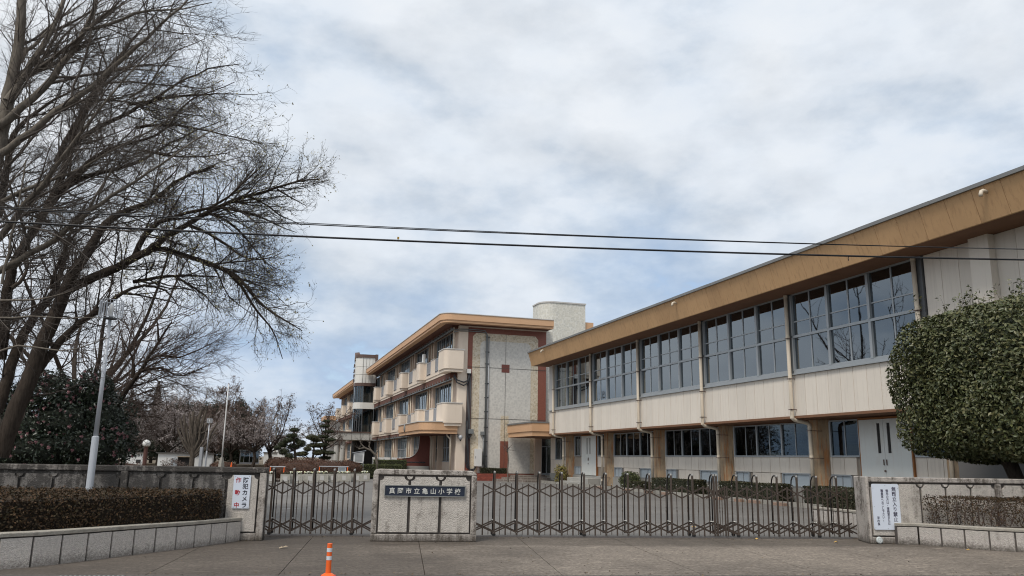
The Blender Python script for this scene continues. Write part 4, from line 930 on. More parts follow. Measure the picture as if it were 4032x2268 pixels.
# no-entry sign on the right wall
SR = thing('no_entry_sign', 'large white board with a column of big dark characters on the right wall end', 'sign', S3(13.2, .004, .755))
def rrect(w, h, r): return [(sx*(w-r)+r*math.cos(R(a)), sy*(h-r)+r*math.sin(R(a))) for sx, sy, a0 in ((1, 1, 0), (-1, 1, 90), (-1, -1, 180), (1, -1, 270)) for a in range(a0, a0+91, 30)]
MB().slab(rrect(.307, .468, .03), BASE[SR.name], EU, UZ, 0, .008).build('board', M['white'], SR)
pale = paint('blue_black_ink', (.03, .02, .05), .5, 0., 3, 3, 0)
glyphs([(c, .19, .325-.103*k, .1) for k, c in enumerate('無断立入り禁止')], .1, pale, 'big_text', SR, EU, UZ, .0105, .016)
glyphs([(c, .035, .305-.0605*k, .062) for k, c in enumerate('御用の方は')] + [('、', .045, .305-.0605*4.75, .062)] + [(c, .035, -.06-.0605*k, .062) for k, c in enumerate('事務室または')]
       + [(c, -.08, .305-.0605*k, .062) for k, c in enumerate('職員室へおこし下さい')] + [('。', -.07, .305-.0605*9.9, .062)] + [(c, -.2, -.25-.063*k, .062) for k, c in enumerate('学校長')], .06, pale, 'small_text', SR, EU, UZ, .0105, .006)
sc_ = MB()
for a, b in ((-.275, .38), (0, .44), (.28, .38), (-.275, 0), (.285, 0), (-.275, -.43), (0, -.44), (.27, -.44)): sc_.slab([(a-.006, b-.006), (a+.006, b-.006), (a+.006, b+.006), (a-.006, b+.006)], BASE[SR.name], EU, UZ, .008, .012)
sc_.build('screw', M['steel'], SR)['kind'] = 'stuff'
rd = MB().lathe([(.05, 0), (.072, .012), (.07, .03), (.05, .045), (.03, .04), (.022, .05), (.0, .052)], (0, 0, 0), 18).mesh('round_stone', paint('pale_stone', (.5, .53, .52), .6, .25, 14, 40, .2))
o = link('round_stone', rd, None, S3(12.97, .02, .075)); o.rotation_euler = (R(80), 0, SA); meta(o, 'small pale round spiral stone leaning at the foot of the right wall', 'stone')

# ---------------------------------------------------------------- accordion gate: posts with hoops, bars, pickets, scissor arms
GT = -1.16
def gate(root, posts, last=None, rear=True, half_start=True, casters=()):
    p = posts[1]-posts[0]; cap_me = None
    def tb(*a, **k): return MB().tube(*a, **k)
    H = 1.315
    # shared piece meshes, built about their own foot in the gate's direction
    def loc(mb, name, mat, smooth=False): return mb.mesh(name, mat, (0, 0, 0), smooth)
    e = EU; b = Vector((-SN.x, -SN.y, 0))         # b points into the yard
    def q(s_, d, z): return e*s_ + b*d + UZ*z
    def rectpost(w, d, z0, z1):
        mb = MB(); c = [q(-w, -d, 0), q(w, -d, 0), q(w, d, 0), q(-w, d, 0)]; return mb.prism([(v.x, v.y) for v in c], z0, z1)
    post = rectpost(.02, .014, .03, H).mesh('post', M['gate'])
    bar = rectpost(.015, .01, .03, 1.1).mesh('bar', M['gate'])
    hoop = MB().tube([q(0, .02, H-.02), q(0, .06, H+.02), q(0, .13, H+.03), q(0, .2, H+.0), q(0, .26, H-.07), q(0, .29, H-.2), q(0, .3, H-.4), q(0, .3, .06)], .016, 7).mesh('hoop', M['gate_rear'], (0, 0, 0), True)
    capm = MB().ball((0, 0, H+.01), (.026, .026, .03), 8, 5).mesh('cap', M['gate_cap'], (0, 0, 0), True)
    pk = MB().tube([q(0, 0, .04), q(0, 0, .52)], .0085, 5); z = .52
    pk.tube([q(0, 0, .52), q(0, 0, .56), q(0, 0, .6), q(0, 0, .64)], [.0085, .013, .0075, .013], 5).tube([q(0, 0, .64), q(0, 0, 1.1)], .0085, 5)
    picket = pk.mesh('picket', M['gate']); pcap = MB().ball((0, 0, 1.105), .0125, 7, 4).mesh('cap', M['gate_cap'])
    def armset(h, z_mid, dz, d):                 # two crossing flat arms of half a pitch each side
        def a(sgn):
            u0, u1 = q(-h, d, z_mid-sgn*dz), q(h, d, z_mid+sgn*dz); w = UZ*.016; k = b*.005
            mb = MB(); mb.add([u0-w-k, u1-w-k, u1+w-k, u0+w-k, u0-w+k, u1-w+k, u1+w+k, u0+w+k], [(0,1,2,3), (7,6,5,4), (0,4,5,1), (2,6,7,3), (0,3,7,4), (1,5,6,2)]); return mb.mesh('arm', M['gate'])
        return a(1), a(-1)
    up1, up2 = armset(p/2, .95, .118, .016); lo1, lo2 = armset(p/2, .19, .108, .016)
    rl1, rl2 = armset(p/2, .2, .108, .28)
    rivet = MB()
    for d_ in (-.016,): rivet.ball(tuple(q(0, d_, .95)), .007, 6, 4).ball(tuple(q(0, d_, .298)), .007, 6, 4).ball(tuple(q(0, d_, .082)), .007, 6, 4)
    rivet = rivet.mesh('rivet', M['plate_edge'])
    clamp = MB()
    for d_ in (.12, .2, .27): clamp.ball(tuple(q(.0, d_, .325)), (.022, .022, .015), 7, 4)
    clamp = clamp.mesh('clamp', M['plate_edge'])
    cast = MB().prism([(v.x, v.y) for v in (q(-.035, -.02, 0), q(.035, -.02, 0), q(.035, .03, 0), q(-.035, .03, 0))], .055, .11)
    cast = cast.mesh('caster_fork', M['gate'])
    whl = MB(); whl.tube([tuple(q(0, -.016, .045)), tuple(q(0, .016, .045))], .04, 12); whl = whl.mesh('caster', M['rubber'])
    P3 = lambda s_, d=0: (SO.x+SE.x*s_+SN.x*GT, SO.y+SE.y*s_+SN.y*GT, 0)
    for i, s_ in enumerate(posts):
        L_ = P3(s_); o = link('post', post, root, L_); link('cap', capm, o, L_); link('rivet', rivet, o, L_)['kind'] = 'stuff'
        link('hoop', hoop, root, L_); link('arm', up1, root, L_); link('arm', up2, root, L_); link('clamp', clamp, root, L_)['kind'] = 'stuff'
        if i in casters:
            c = link('caster', whl, root, L_); link('fork', cast, c, L_)
            x = b*.3; L2 = (L_[0]+x.x, L_[1]+x.y, 0); c = link('caster', whl, root, L2); link('fork', cast, c, L2)
        mids = ([s_-p/2] if i == 0 and half_start else []) + [s_+p/2]
        for m_ in mids:
            L_ = P3(m_); link('bar', bar, root, L_); link('arm', lo1, root, L_); link('arm', lo2, root, L_); link('arm', rl1, root, L_); link('arm', rl2, root, L_)
        for m_ in ([s_-p/4] if (i or half_start) else []) + [s_+p/4]:
            L_ = P3(m_); o = link('picket', picket, root, L_); link('cap', pcap, o, L_)
GL = thing('accordion_gate', 'short closed leaf of bronze accordion gate between left wall and name wall', 'gate', S3(1.4, GT, 0))
gate(GL, [.335+.417*k for k in range(5)], casters=(0, 4))
GR = thing('accordion_gate', 'long closed leaf of bronze accordion gate right beside the name wall', 'gate', S3(7.4, GT, 0))
gate(GR, [4.98+.4885*k for k in range(11)], casters=(0, 4, 9), half_start=True)
G3 = thing('accordion_gate', 'far right leaf of bronze accordion gate closing against the sign wall', 'gate', S3(11.3, GT, 0))
gate(G3, [9.925+.4695*k for k in range(7)], casters=(1, 5), half_start=False)
MB().tube([S3(9.86, GT-.02, .82), S3(9.93, GT-.02, .82)], .02, 6).tube([S3(9.86, GT-.02, .22), S3(9.93, GT-.02, .22)], .02, 6).build('latch', M['gate'], GR)

# ---------------------------------------------------------------- planters
def smooth_path(pts, n=60):
    P = [Vector((*p, 0)) for p in pts]; out = []
    for i in range(len(P)-1):
        a, b, c, d = P[max(i-1, 0)], P[i], P[i+1], P[min(i+2, len(P)-1)]
        for k in range(n//(len(P)-1)+1):
            t = k/(n//(len(P)-1)+1); out.append(.5*((2*b)+(c-a)*t+(2*a-5*b+4*c-d)*t*t+(3*b-a-3*c+d)*t**3))
    out.append(P[-1]); return [(p.x, p.y) for p in out]
def resample(path, step):
    P = [Vector(p) for p in path]; out = [P[0]]; acc = 0
    for a, b in zip(P[:-1], P[1:]):
        d = (b-a).length; pos = 0
        while acc + d-pos >= step: pos += step-acc; out.append(a+(b-a)*(pos/d)); acc = 0
        acc += d-pos
    return out
def planter(name, label, path, h0, h1, mat, step, inner_left=True, panel=None):
    """low curved wall: grooved face panels between dark joints under a projecting coping; h0 -> h1 along its length"""
    root = thing(name, label, 'planter', (*path[0], 0))
    P = resample(path, step); sg = 1 if inner_left else -1
    n = len(P)-1
    core = MB(); cop = MB()
    for k in range(n):
        a, b = P[k], P[k+1]; d = (b-a).normalized(); nn_ = Vector((-d.y, d.x))*sg
        h = h0+(h1-h0)*(k+.5)/n; g = d*.016
        core.prism([tuple(a+nn_*.025), tuple(b+nn_*.025), tuple(b+nn_*.16), tuple(a+nn_*.16)], -.05, h-.07)
        pr = MB().prism([tuple(a+g), tuple(b-g), tuple(b-g+nn_*.05), tuple(a+g+nn_*.05)], -.05, h-.078)
        pr.build('panel', mat, root, bev=.006)
    cpath = [tuple(p) for p in P]
    K = len(cpath)
    for k in range(0, n, 3):
        seg = [P[i] for i in range(k, min(k+4, K))]
        vs_ = []; 
        for i, p in enumerate(seg):
            d = (seg[min(i+1, len(seg)-1)]-seg[max(i-1, 0)]).normalized(); nn_ = Vector((-d.y, d.x))*sg; h = h0+(h1-h0)*(k+i)/n
            for o_, z in ((-.008, h-.06), (-.014, h-.012), (-.008, h), (.19, h), (.19, h-.06)): q = p+nn_*o_; vs_.append((q.x, q.y, z))
        m_ = 5; fs = []
        for i in range(len(seg)-1):
            for j in range(m_): fs.append((i*m_+j, i*m_+(j+1) % m_, (i+1)*m_+(j+1) % m_, (i+1)*m_+j))
        fs += [tuple(range(m_)), tuple(range((len(seg)-1)*m_, len(seg)*m_))]
        MB().add(vs_, fs).build('coping_stone', M['kerb_pale'], root, bev=.006)
    core.build('planter_core', M['recess'], root)
    return root, P
M['kerb_pale'] = roughcast('coping_stone', (.52, .48, .41), .5, (.2, .18, .15), 0., .55)
lp = smooth_path([(-.09, 16.79), (-.54, 16.15), (-1.01, 15.5), (-1.55, 14.9), (-2.38, 13.9), (-2.9, 13.36), (-3.6, 12.98), (-4.6, 12.85), (-6.2, 13.1), (-9, 13.6)], 90)
PLL, lpP = planter('planter', 'curved roughcast planter with vertical grooves holding the brown hedge left of gate', lp, .43, .56, M['planter'], .44, False)
rp = smooth_path([(12.98, 14.16), (13.41, 14.0), (13.67, 13.5), (13.98, 12.93), (14.42, 12.45), (15.2, 11.85), (16.5, 11.1), (19, 9.9)], 70)
PLR, rpP = planter('planter', 'curved roughcast planter with bare-stemmed hedge below the sign wall on the right', rp, .43, .47, M['wall_pale'], .44, True)
PLI, _ = planter('planter', 'white roughcast planter wall behind the right end of the gate', [(14.93, 19.4)] + [(14.9, 18.6), (14.85, 17.5), (14.8, 16.4)], .46, .47, M['wall_pale'], .34, True)
MB().prism([(14.95, 19.4), (20.3, 19.4), (20.3, 19.25), (15.1, 19.25)], 0, .45).build('planter_back', M['wall_pale'], PLI)
structure('planter_soil', MB().prism([(p.x-.1, p.y+.1) for p in lpP[2:]] + [S(-9, 0), S(-.5, 0)], .1, .34), M['soil'])
structure('planter_soil', MB().prism([(p.x+.1, p.y+.12) for p in rpP[1:]] + [S(20, 0), S(13.4, 0)], .1, .36), M['soil'])
structure('planter_soil', MB().prism([(15.05, 19.3), (20.2, 19.3), (20.2, 15.5), (14.95, 16.4)], .0, .38), M['soil'])

# ---------------------------------------------------------------- lamp post, bollard, wires, litter
def lamp_post(name, label, loc, h, group=None):
    k = h/4.13; o = thing(name, label, 'lamp post', loc, group); x, y, z = loc
    MB().lathe([(.066*k, 0), (.064*k, 1.89*k), (.052*k, 1.9*k)], loc, 16).build('base_sleeve', M['lampsteel'], o, smooth=False)
    MB().lathe([(.045*k, 1.88*k), (.029*k, 4.14*k)], loc, 14).build('pole', M['lampsteel'], o, smooth=True)
    MB().lathe([(.0, 4.12*k), (.12*k, 4.135*k), (.12*k, 4.16*k), (.02*k, 4.17*k)], loc, 18).build('tray', M['alu_dark'], o)
    c = MB(); r = .21*k
    for zz in (4.17*k, 4.49*k):
        c.tube([(x+r*math.cos(2*math.pi*i/28), y+r*math.sin(2*math.pi*i/28), z+zz) for i in range(29)], .0065*k, 5)
    for i in range(24):
        a = 2*math.pi*i/24; c.tube([(x+r*math.cos(a), y+r*math.sin(a), z+4.17*k), (x+r*math.cos(a), y+r*math.sin(a), z+4.49*k)], .0058*k, 4)
    for i in range(4): a = math.pi*i/2; c.tube([(x, y, z+4.16*k), (x+r*math.cos(a), y+r*math.sin(a), z+4.17*k)], .007*k, 4)
    c.build('cage', M['lampsteel'], o)
    MB().lathe([(.03*k, 4.17*k), (.03*k, 4.23*k), (.035*k, 4.25*k), (.052*k, 4.3*k), (.055*k, 4.36*k), (.035*k, 4.4*k), (.02*k, 4.43*k)], loc, 12).build('lamp_bulb', M['white_box'], o, smooth=True)
    return o
lamp_post('lamp_post', 'tall silver lamp post with wire cage head rising from the left hedge', S3(-2.72, .35, 0), 4.13)
bo = thing('bollard', 'orange flexible bollard with two silver bands at the edge of the drive', 'bollard', (1.09, 11.43, 0))
MB().lathe([(.13, 0), (.13, .012), (.115, .035), (.085, .06), (.055, .078), (.04, .085)], (1.09, 11.43, 0), 22).build('base', M['orange'], bo, smooth=True)
MB().lathe([(.036, .08), (.033, .46), (.03, .462)], (1.09, 11.43, 0), 18).build('tube', M['orange'], bo)
for z_ in (.25, .353): MB().lathe([(.0362, 0), (.036, .05)], (1.09, 11.43, z_), 18).build('band', M['band'], bo)
bt = MB()
for k in range(6): a = k*1.05+.3; bt.ball((1.09+.1*math.cos(a), 11.43+.1*math.sin(a), .045), .014, 6, 4)
bt.build('bolt', M['red_ink'], bo)
def wire(label, pts, r, z_off=0.):
    o = MB().tube(pts, r, 6, cap=False).build('overhead_wire', M['wire']); meta(o, label, 'cable', 'wires across the street'); return o
def sag(z0, s_low, c, t, n=44): return [S3(k-16, t, z0+c*(k-16-s_low)**2) for k in range(n+1)]
w1 = wire('thin twin black wire, the upper of the two across the whole view', sag(4.605, 1., .0013, 6.0), .0075)
MB().tube(sag(4.618, 1.6, .00125, 6.02), .006, 5, cap=False).build('second_strand', M['wire'], w1)
w2 = wire('thick black cable, the lower of the two across the whole view', sag(4.437, .8, .0013, 6.0), .0135)
tg = MB(); p = S3(2.9, 6, 4.468); tg.box(p[0]-.012, p[0]+.012, p[1]-.01, p[1]+.01, p[2]-.005, p[2]+.025); tg.build('tag', paint('amber_tag', (.4, .24, .04), .6), w2)
p = S3(9.3, 6, 4.53); MB().tube([p, (p[0]-.02, p[1], p[2]-.03), (p[0]-.015, p[1], p[2]-.07)], .006, 5).build('tie', M['wire'], w2)
lc = paint('dry_leaf', (.36, .29, .2), .8, .3, 30)
def litter(x, y, sc, label, mat=lc, seed=1):
    rg = np.random.default_rng(seed); mb = MB()
    n = 7; ang = [2*math.pi*i/n for i in range(n)]
    vs_ = [(x, y, .03*sc)] + [(x+sc*(.09+.03*rg.random())*math.cos(a), y+sc*.05*math.sin(a), sc*.05*rg.random()) for a in ang] + [(x+sc*.05*math.cos(a+.3), y+sc*.03*math.sin(a+.3), sc*(.02+.06*rg.random())) for a in ang]
    fs = []
    for i in range(n): j = (i+1) % n; fs += [(0, 8+i, 8+j), (8+i, 1+i, 1+j), (8+i, 1+j, 8+j)]
    o = mb.add(vs_, fs).build('dead_leaf', mat); return meta(o, label, 'leaf', 'dead leaves on the drive')
litter(.66, 15.32, .75, 'crumpled pale leaf lying alone on the dark drive left of the name wall')
yl = paint('yellow_leaf', (.55, .34, .1), .7, .2, 20)
for k, (x, y, sc, lb) in enumerate(((10.5, 15.55, .5, 'curled yellow leaf lying on the gate track near the right leaf'), (11.9, 14.75, .45, 'flat yellow leaf lying on the drive near the sign pier'), (10.75, 18.6, .6, 'tan leaf lying on the asphalt behind the right gate leaf'), (13.6, 13.0, .4, 'small yellow leaf lying at the foot of the right planter'))): litter(x, y, sc, lb, yl, k+5)
# traced limb axes of the three near trees: x, y, z, radius (m)
LIMBS = {
 'dark': [
  [(-5.5,21.3,1.48,0.24),(-5.41,21.28,1.87,0.231),(-5.3,21.26,2.47,0.221),(-5.15,21.25,3.03,0.212),(-5.02,21.23,3.56,0.203),(-4.91,21.21,4.04,0.193),(-4.8,21.19,4.58,0.184),(-4.66,21.18,5.07,0.175),(-4.56,21.15,5.47,0.165),(-4.58,21.1,5.43,0.156),(-4.45,21.08,5.82,0.147),(-4.29,21.07,6.14,0.138),(-4.15,21.05,6.4,0.128),(-4.05,21.02,6.69,0.119),(-4.0,20.99,6.96,0.11),(-3.85,20.97,7.18,0.1),(-3.64,20.96,7.37,0.091),(-3.38,20.96,7.51,0.082),(-3.02,20.97,7.67,0.072),(-2.65,20.97,7.86,0.063),(-2.66,20.92,8.17,0.054),(-2.1,20.94,8.55,0.044),(-1.5,20.95,8.89,0.035)],
  [(-4.51,21.23,5.46,0.14),(-4.28,21.19,5.61,0.134),(-3.91,21.17,5.83,0.128),(-3.57,21.15,6.0,0.122),(-3.26,21.11,6.21,0.116),(-3.02,21.06,6.37,0.11),(-2.78,21.01,6.55,0.104),(-2.54,20.95,6.76,0.098),(-2.78,20.84,6.57,0.092),(-2.51,20.78,6.8,0.086),(-2.21,20.73,7.03,0.08),(-1.9,20.68,7.27,0.074),(-1.59,20.62,7.47,0.068),(-1.31,20.55,7.7,0.062),(-0.99,20.49,7.86,0.056),(-0.66,20.41,8.01,0.05),(-0.3,20.34,8.06,0.044),(0.03,20.25,8.21,0.038),(0.4,20.17,8.37,0.032),(0.69,20.07,8.53,0.026),(1.07,19.97,8.5,0.02)],
  [(-3.16,21.17,6.38,0.085),(-3.08,21.04,6.7,0.08),(-2.94,20.92,6.97,0.075),(-2.74,20.81,7.14,0.07),(-2.56,20.7,7.21,0.065),(-2.73,20.54,7.07,0.06),(-2.42,20.44,7.22,0.055),(-2.2,20.33,7.3,0.05),(-1.88,20.23,7.39,0.045),(-1.56,20.12,7.48,0.04),(-1.27,20.0,7.54,0.035),(-0.96,19.88,7.75,0.03),(-0.79,19.76,8.05,0.025),(-0.58,19.63,8.29,0.02),(-0.31,19.5,8.53,0.015)],
  [(-2.8,21.01,6.58,0.08),(-2.34,20.94,6.55,0.075),(-2.0,20.84,6.45,0.07),(-1.65,20.74,6.3,0.064),(-1.31,20.64,6.22,0.059),(-0.97,20.52,6.11,0.054),(-0.62,20.41,5.85,0.049),(-0.4,20.28,5.6,0.043),(-0.25,20.15,5.37,0.038),(-0.07,20.02,5.15,0.033),(0.17,19.89,5.01,0.028),(0.37,19.76,4.83,0.022),(0.64,19.62,4.66,0.017),(0.9,19.48,4.52,0.012)],
  [(-1.1,20.37,6.11,0.05),(-0.78,20.36,5.9,0.046),(-0.5,20.35,5.67,0.041),(-0.35,20.33,5.4,0.037),(-0.3,20.31,5.05,0.032),(-0.05,20.29,4.96,0.028),(0.12,20.27,4.9,0.023),(0.27,20.24,4.59,0.019),(0.39,20.22,4.28,0.014),(0.52,20.19,3.91,0.01)],
  [(-2.02,20.7,7.19,0.055),(-1.79,20.66,7.16,0.05),(-1.55,20.61,7.07,0.045),(-1.3,20.56,6.9,0.04),(-1.02,20.51,6.7,0.035),(-0.74,20.45,6.53,0.03),(-0.52,20.39,6.32,0.025),(-0.32,20.33,6.27,0.02),(0.01,20.27,6.34,0.015),(0.32,20.2,6.57,0.01)],
  [(-1.52,20.54,7.49,0.05),(-1.23,20.68,7.56,0.045),(-1.03,20.8,7.43,0.04),(-0.84,20.92,7.26,0.035),(-0.73,21.04,7.16,0.03),(-0.51,21.16,6.99,0.025),(-0.25,21.27,6.74,0.02),(-0.06,21.39,6.52,0.015),(0.24,21.5,6.31,0.01)],
  [(-1.23,20.46,7.64,0.05),(-0.77,20.62,7.63,0.043),(-0.5,20.76,7.67,0.037),(-0.22,20.9,7.63,0.03),(0.03,21.03,7.54,0.023),(0.29,21.16,7.45,0.017),(0.66,21.29,7.41,0.01)],
  [(-0.66,20.19,7.94,0.035),(-0.38,20.26,7.9,0.03),(-0.1,20.32,7.77,0.024),(0.19,20.38,7.56,0.019),(0.47,20.43,7.45,0.013),(0.76,20.49,7.39,0.008)],
  [(0.07,20.0,8.13,0.03),(0.28,20.0,8.01,0.023),(0.53,19.99,7.89,0.015),(0.81,19.98,7.77,0.008)],
  [(-4.99,21.43,3.46,0.12),(-4.86,21.37,3.62,0.114),(-4.71,21.31,3.87,0.107),(-4.62,21.24,4.15,0.101),(-4.46,21.18,4.35,0.095),(-4.27,21.13,4.51,0.088),(-4.11,21.07,4.68,0.082),(-3.92,21.02,4.86,0.076),(-3.76,20.96,4.96,0.069),(-3.61,20.9,5.1,0.063),(-3.44,20.84,5.23,0.056),(-3.25,20.78,5.4,0.05),(-3.05,20.72,5.54,0.044),(-2.75,20.67,5.62,0.037),(-2.65,20.59,5.58,0.031),(-2.36,20.54,5.56,0.025),(-2.09,20.48,5.36,0.018),(-1.96,20.41,5.05,0.012)],
  [(-3.13,21.27,5.75,0.06),(-2.93,21.16,5.81,0.053),(-2.6,21.05,5.84,0.046),(-2.28,20.95,5.9,0.039),(-1.94,20.84,5.9,0.031),(-1.62,20.72,5.94,0.024),(-1.22,20.61,5.93,0.017),(-0.95,20.48,5.84,0.01)],
  [(-2.17,20.89,5.89,0.035),(-1.79,20.75,5.72,0.028),(-1.47,20.6,5.43,0.022),(-1.21,20.44,5.18,0.015),(-0.99,20.28,4.96,0.008)],
  [(-2.47,20.85,7.33,0.035),(-2.36,20.77,7.57,0.028),(-2.24,20.68,7.78,0.022),(-2.13,20.59,8.02,0.015),(-2.05,20.5,8.29,0.008)],
  [(-5.83,21.84,2.49,0.17),(-5.75,21.95,2.93,0.16),(-5.76,22.05,3.45,0.15),(-5.73,22.15,3.92,0.14),(-5.64,22.27,4.3,0.13),(-5.54,22.39,4.72,0.12),(-5.38,22.53,5.09,0.11),(-5.23,22.66,5.37,0.1),(-5.14,22.77,5.61,0.09),(-5.11,22.88,5.92,0.08),(-5.1,22.97,6.33,0.07),(-5.13,23.06,6.8,0.06),(-5.13,23.16,7.14,0.05),(-5.07,23.27,7.54,0.04),(-4.95,23.39,7.97,0.03),(-4.8,23.52,8.41,0.02)],
  [(-6.01,22.2,3.78,0.16),(-6.03,22.17,4.65,0.152),(-6.04,22.14,5.25,0.144),(-6.07,22.1,5.68,0.137),(-5.99,22.1,6.22,0.129),(-5.81,22.12,6.71,0.121),(-5.62,22.14,7.11,0.113),(-5.49,22.15,7.48,0.105),(-5.42,22.14,7.79,0.098),(-5.23,22.15,8.11,0.09),(-5.06,22.17,8.38,0.082),(-4.73,22.21,8.62,0.074),(-4.36,22.26,8.78,0.067),(-4.11,22.28,8.88,0.059),(-3.73,22.32,9.1,0.051),(-3.4,22.35,9.31,0.043),(-2.97,22.38,9.7,0.035),(-2.51,22.41,10.12,0.028),(-1.96,22.44,10.48,0.02),(-1.39,22.46,10.84,0.012)],
  [(-5.44,22.14,7.73,0.12),(-5.33,22.06,7.98,0.111),(-5.2,21.98,8.36,0.102),(-5.14,21.88,8.64,0.094),(-5.09,21.78,9.0,0.085),(-5.01,21.69,9.34,0.076),(-4.91,21.6,9.72,0.068),(-4.76,21.52,10.11,0.059),(-4.61,21.44,10.53,0.05),(-4.35,21.39,11.05,0.041),(-4.15,21.32,11.49,0.033),(-3.97,21.24,11.93,0.024),(-3.67,21.19,12.41,0.015)],
  [(-5.18,22.0,8.13,0.09),(-4.89,21.87,8.3,0.083),(-4.72,21.71,8.57,0.075),(-4.52,21.56,8.85,0.068),(-4.31,21.41,9.03,0.061),(-3.99,21.27,9.17,0.054),(-3.6,21.15,9.27,0.046),(-3.2,21.02,9.4,0.039),(-2.8,20.89,9.46,0.032),(-2.41,20.74,10.4,0.025),(-1.78,20.61,10.76,0.017),(-1.19,20.47,11.05,0.01)],
  [(-6.77,23.03,7.54,0.12),(-6.72,22.94,8.13,0.11),(-6.67,22.85,8.66,0.1),(-6.65,22.75,9.3,0.09),(-6.65,22.64,9.89,0.08),(-6.55,22.57,9.66,0.07),(-6.35,22.52,10.04,0.06),(-6.1,22.49,10.38,0.05),(-5.77,22.47,10.68,0.04),(-5.45,22.45,10.98,0.03),(-5.07,22.43,11.23,0.02)],
  [(-5.74,21.24,5.36,0.06),(-5.54,21.42,5.52,0.05),(-5.53,21.55,5.94,0.04),(-5.51,21.69,6.29,0.03),(-5.77,21.75,6.48,0.02)],
  [(-4.96,21.43,5.46,0.055),(-4.85,21.25,5.83,0.046),(-4.76,21.07,6.21,0.038),(-4.62,20.89,6.54,0.029),(-4.38,20.74,6.77,0.021),(-4.22,20.57,6.88,0.012)],
  [(-5.02,21.42,9.0,0.08),(-4.78,21.32,9.27,0.073),(-4.42,21.25,9.59,0.066),(-4.1,21.16,9.81,0.059),(-3.67,21.08,10.09,0.052),(-3.29,20.99,10.33,0.045),(-2.92,20.9,10.59,0.038),(-2.58,20.79,10.97,0.031),(-1.95,20.71,11.35,0.024),(-1.41,20.6,11.59,0.017),(-1.07,20.47,11.58,0.01)],
  [(-5.45,22.34,8.95,0.09),(-5.22,22.29,9.74,0.081),(-5.05,22.21,10.24,0.073),(-4.85,22.14,10.68,0.064),(-4.7,22.06,11.12,0.055),(-4.47,21.99,11.58,0.047),(-4.19,21.94,12.06,0.038),(-3.9,21.88,12.57,0.029),(-3.59,21.82,13.1,0.021),(-3.29,21.75,13.53,0.012)],
  [(-3.74,21.17,10.32,0.05),(-3.09,20.97,10.46,0.042),(-2.43,20.76,10.6,0.033),(-1.87,20.51,10.58,0.025),(-1.32,20.26,10.61,0.016),(-0.59,19.99,10.58,0.008)],
  [(-3.48,21.22,9.75,0.05),(-2.81,20.94,9.86,0.04),(-2.07,20.65,9.73,0.029),(-1.33,20.33,9.52,0.019),(-0.38,20.0,9.28,0.008)],
  [(-3.23,20.75,8.99,0.045),(-2.46,20.52,8.83,0.033),(-1.7,20.26,8.84,0.02),(-1.11,19.97,8.93,0.008)],
 ],
 'grey': [
  [(-5.79,17.57,1.02,0.24),(-5.71,17.6,2.87,0.227),(-5.55,17.65,4.34,0.214),(-5.47,17.67,5.88,0.201),(-5.4,17.69,7.28,0.188),(-5.35,17.71,7.89,0.175),(-5.36,17.71,8.38,0.162),(-5.35,17.71,9.13,0.149),(-5.32,17.72,9.52,0.136),(-5.34,17.71,10.28,0.123),(-5.39,17.7,11.07,0.11)],
  [(-5.43,17.16,4.51,0.09),(-4.87,17.16,4.97,0.086),(-4.66,17.04,5.07,0.081),(-4.46,16.92,5.2,0.077),(-4.21,16.81,5.37,0.072),(-3.94,16.71,5.53,0.068),(-3.76,16.58,5.66,0.063),(-3.58,16.45,5.8,0.059),(-3.44,16.31,5.95,0.054),(-3.26,16.17,6.11,0.05),(-3.08,16.04,6.2,0.046),(-2.88,15.91,6.29,0.041),(-2.68,15.77,6.43,0.037),(-2.48,15.64,6.54,0.032),(-2.29,15.5,6.65,0.028),(-2.01,15.37,6.82,0.023),(-1.69,15.24,7.21,0.019),(-1.31,15.11,7.49,0.014),(-0.92,14.97,7.67,0.01)],
  [(-5.38,16.97,4.81,0.085),(-4.9,16.96,5.58,0.08),(-4.78,16.85,5.74,0.076),(-4.61,16.75,5.95,0.071),(-4.44,16.64,6.16,0.067),(-4.3,16.53,6.39,0.062),(-4.14,16.42,6.58,0.058),(-4.01,16.31,6.78,0.053),(-3.89,16.19,7.02,0.049),(-3.77,16.07,7.17,0.044),(-3.61,15.96,7.35,0.039),(-3.45,15.85,7.58,0.035),(-3.31,15.73,7.83,0.03),(-3.11,15.63,8.06,0.026),(-2.95,15.51,8.35,0.021),(-2.69,15.41,8.71,0.017),(-2.33,15.32,9.13,0.012)],
  [(-5.24,16.7,5.89,0.06),(-4.91,16.68,6.23,0.056),(-4.72,16.63,6.33,0.053),(-4.45,16.59,6.46,0.049),(-4.22,16.54,6.56,0.045),(-3.98,16.49,6.69,0.041),(-3.79,16.43,6.8,0.038),(-3.51,16.38,6.98,0.034),(-3.32,16.31,7.09,0.03),(-3.13,16.24,7.21,0.027),(-2.94,16.16,7.39,0.023),(-2.65,16.1,7.59,0.019),(-2.27,16.06,7.77,0.015),(-1.68,16.02,8.67,0.012),(-1.15,15.96,8.98,0.008)],
  [(-5.39,17.49,7.97,0.11),(-5.2,17.41,8.06,0.103),(-4.96,17.34,8.36,0.096),(-4.69,17.28,8.72,0.089),(-4.47,17.21,9.04,0.082),(-4.31,17.12,9.35,0.075),(-4.09,17.04,9.72,0.068),(-3.96,16.93,10.02,0.061),(-3.84,16.83,10.34,0.054),(-3.77,16.71,10.66,0.047),(-3.7,16.59,10.91,0.04)],
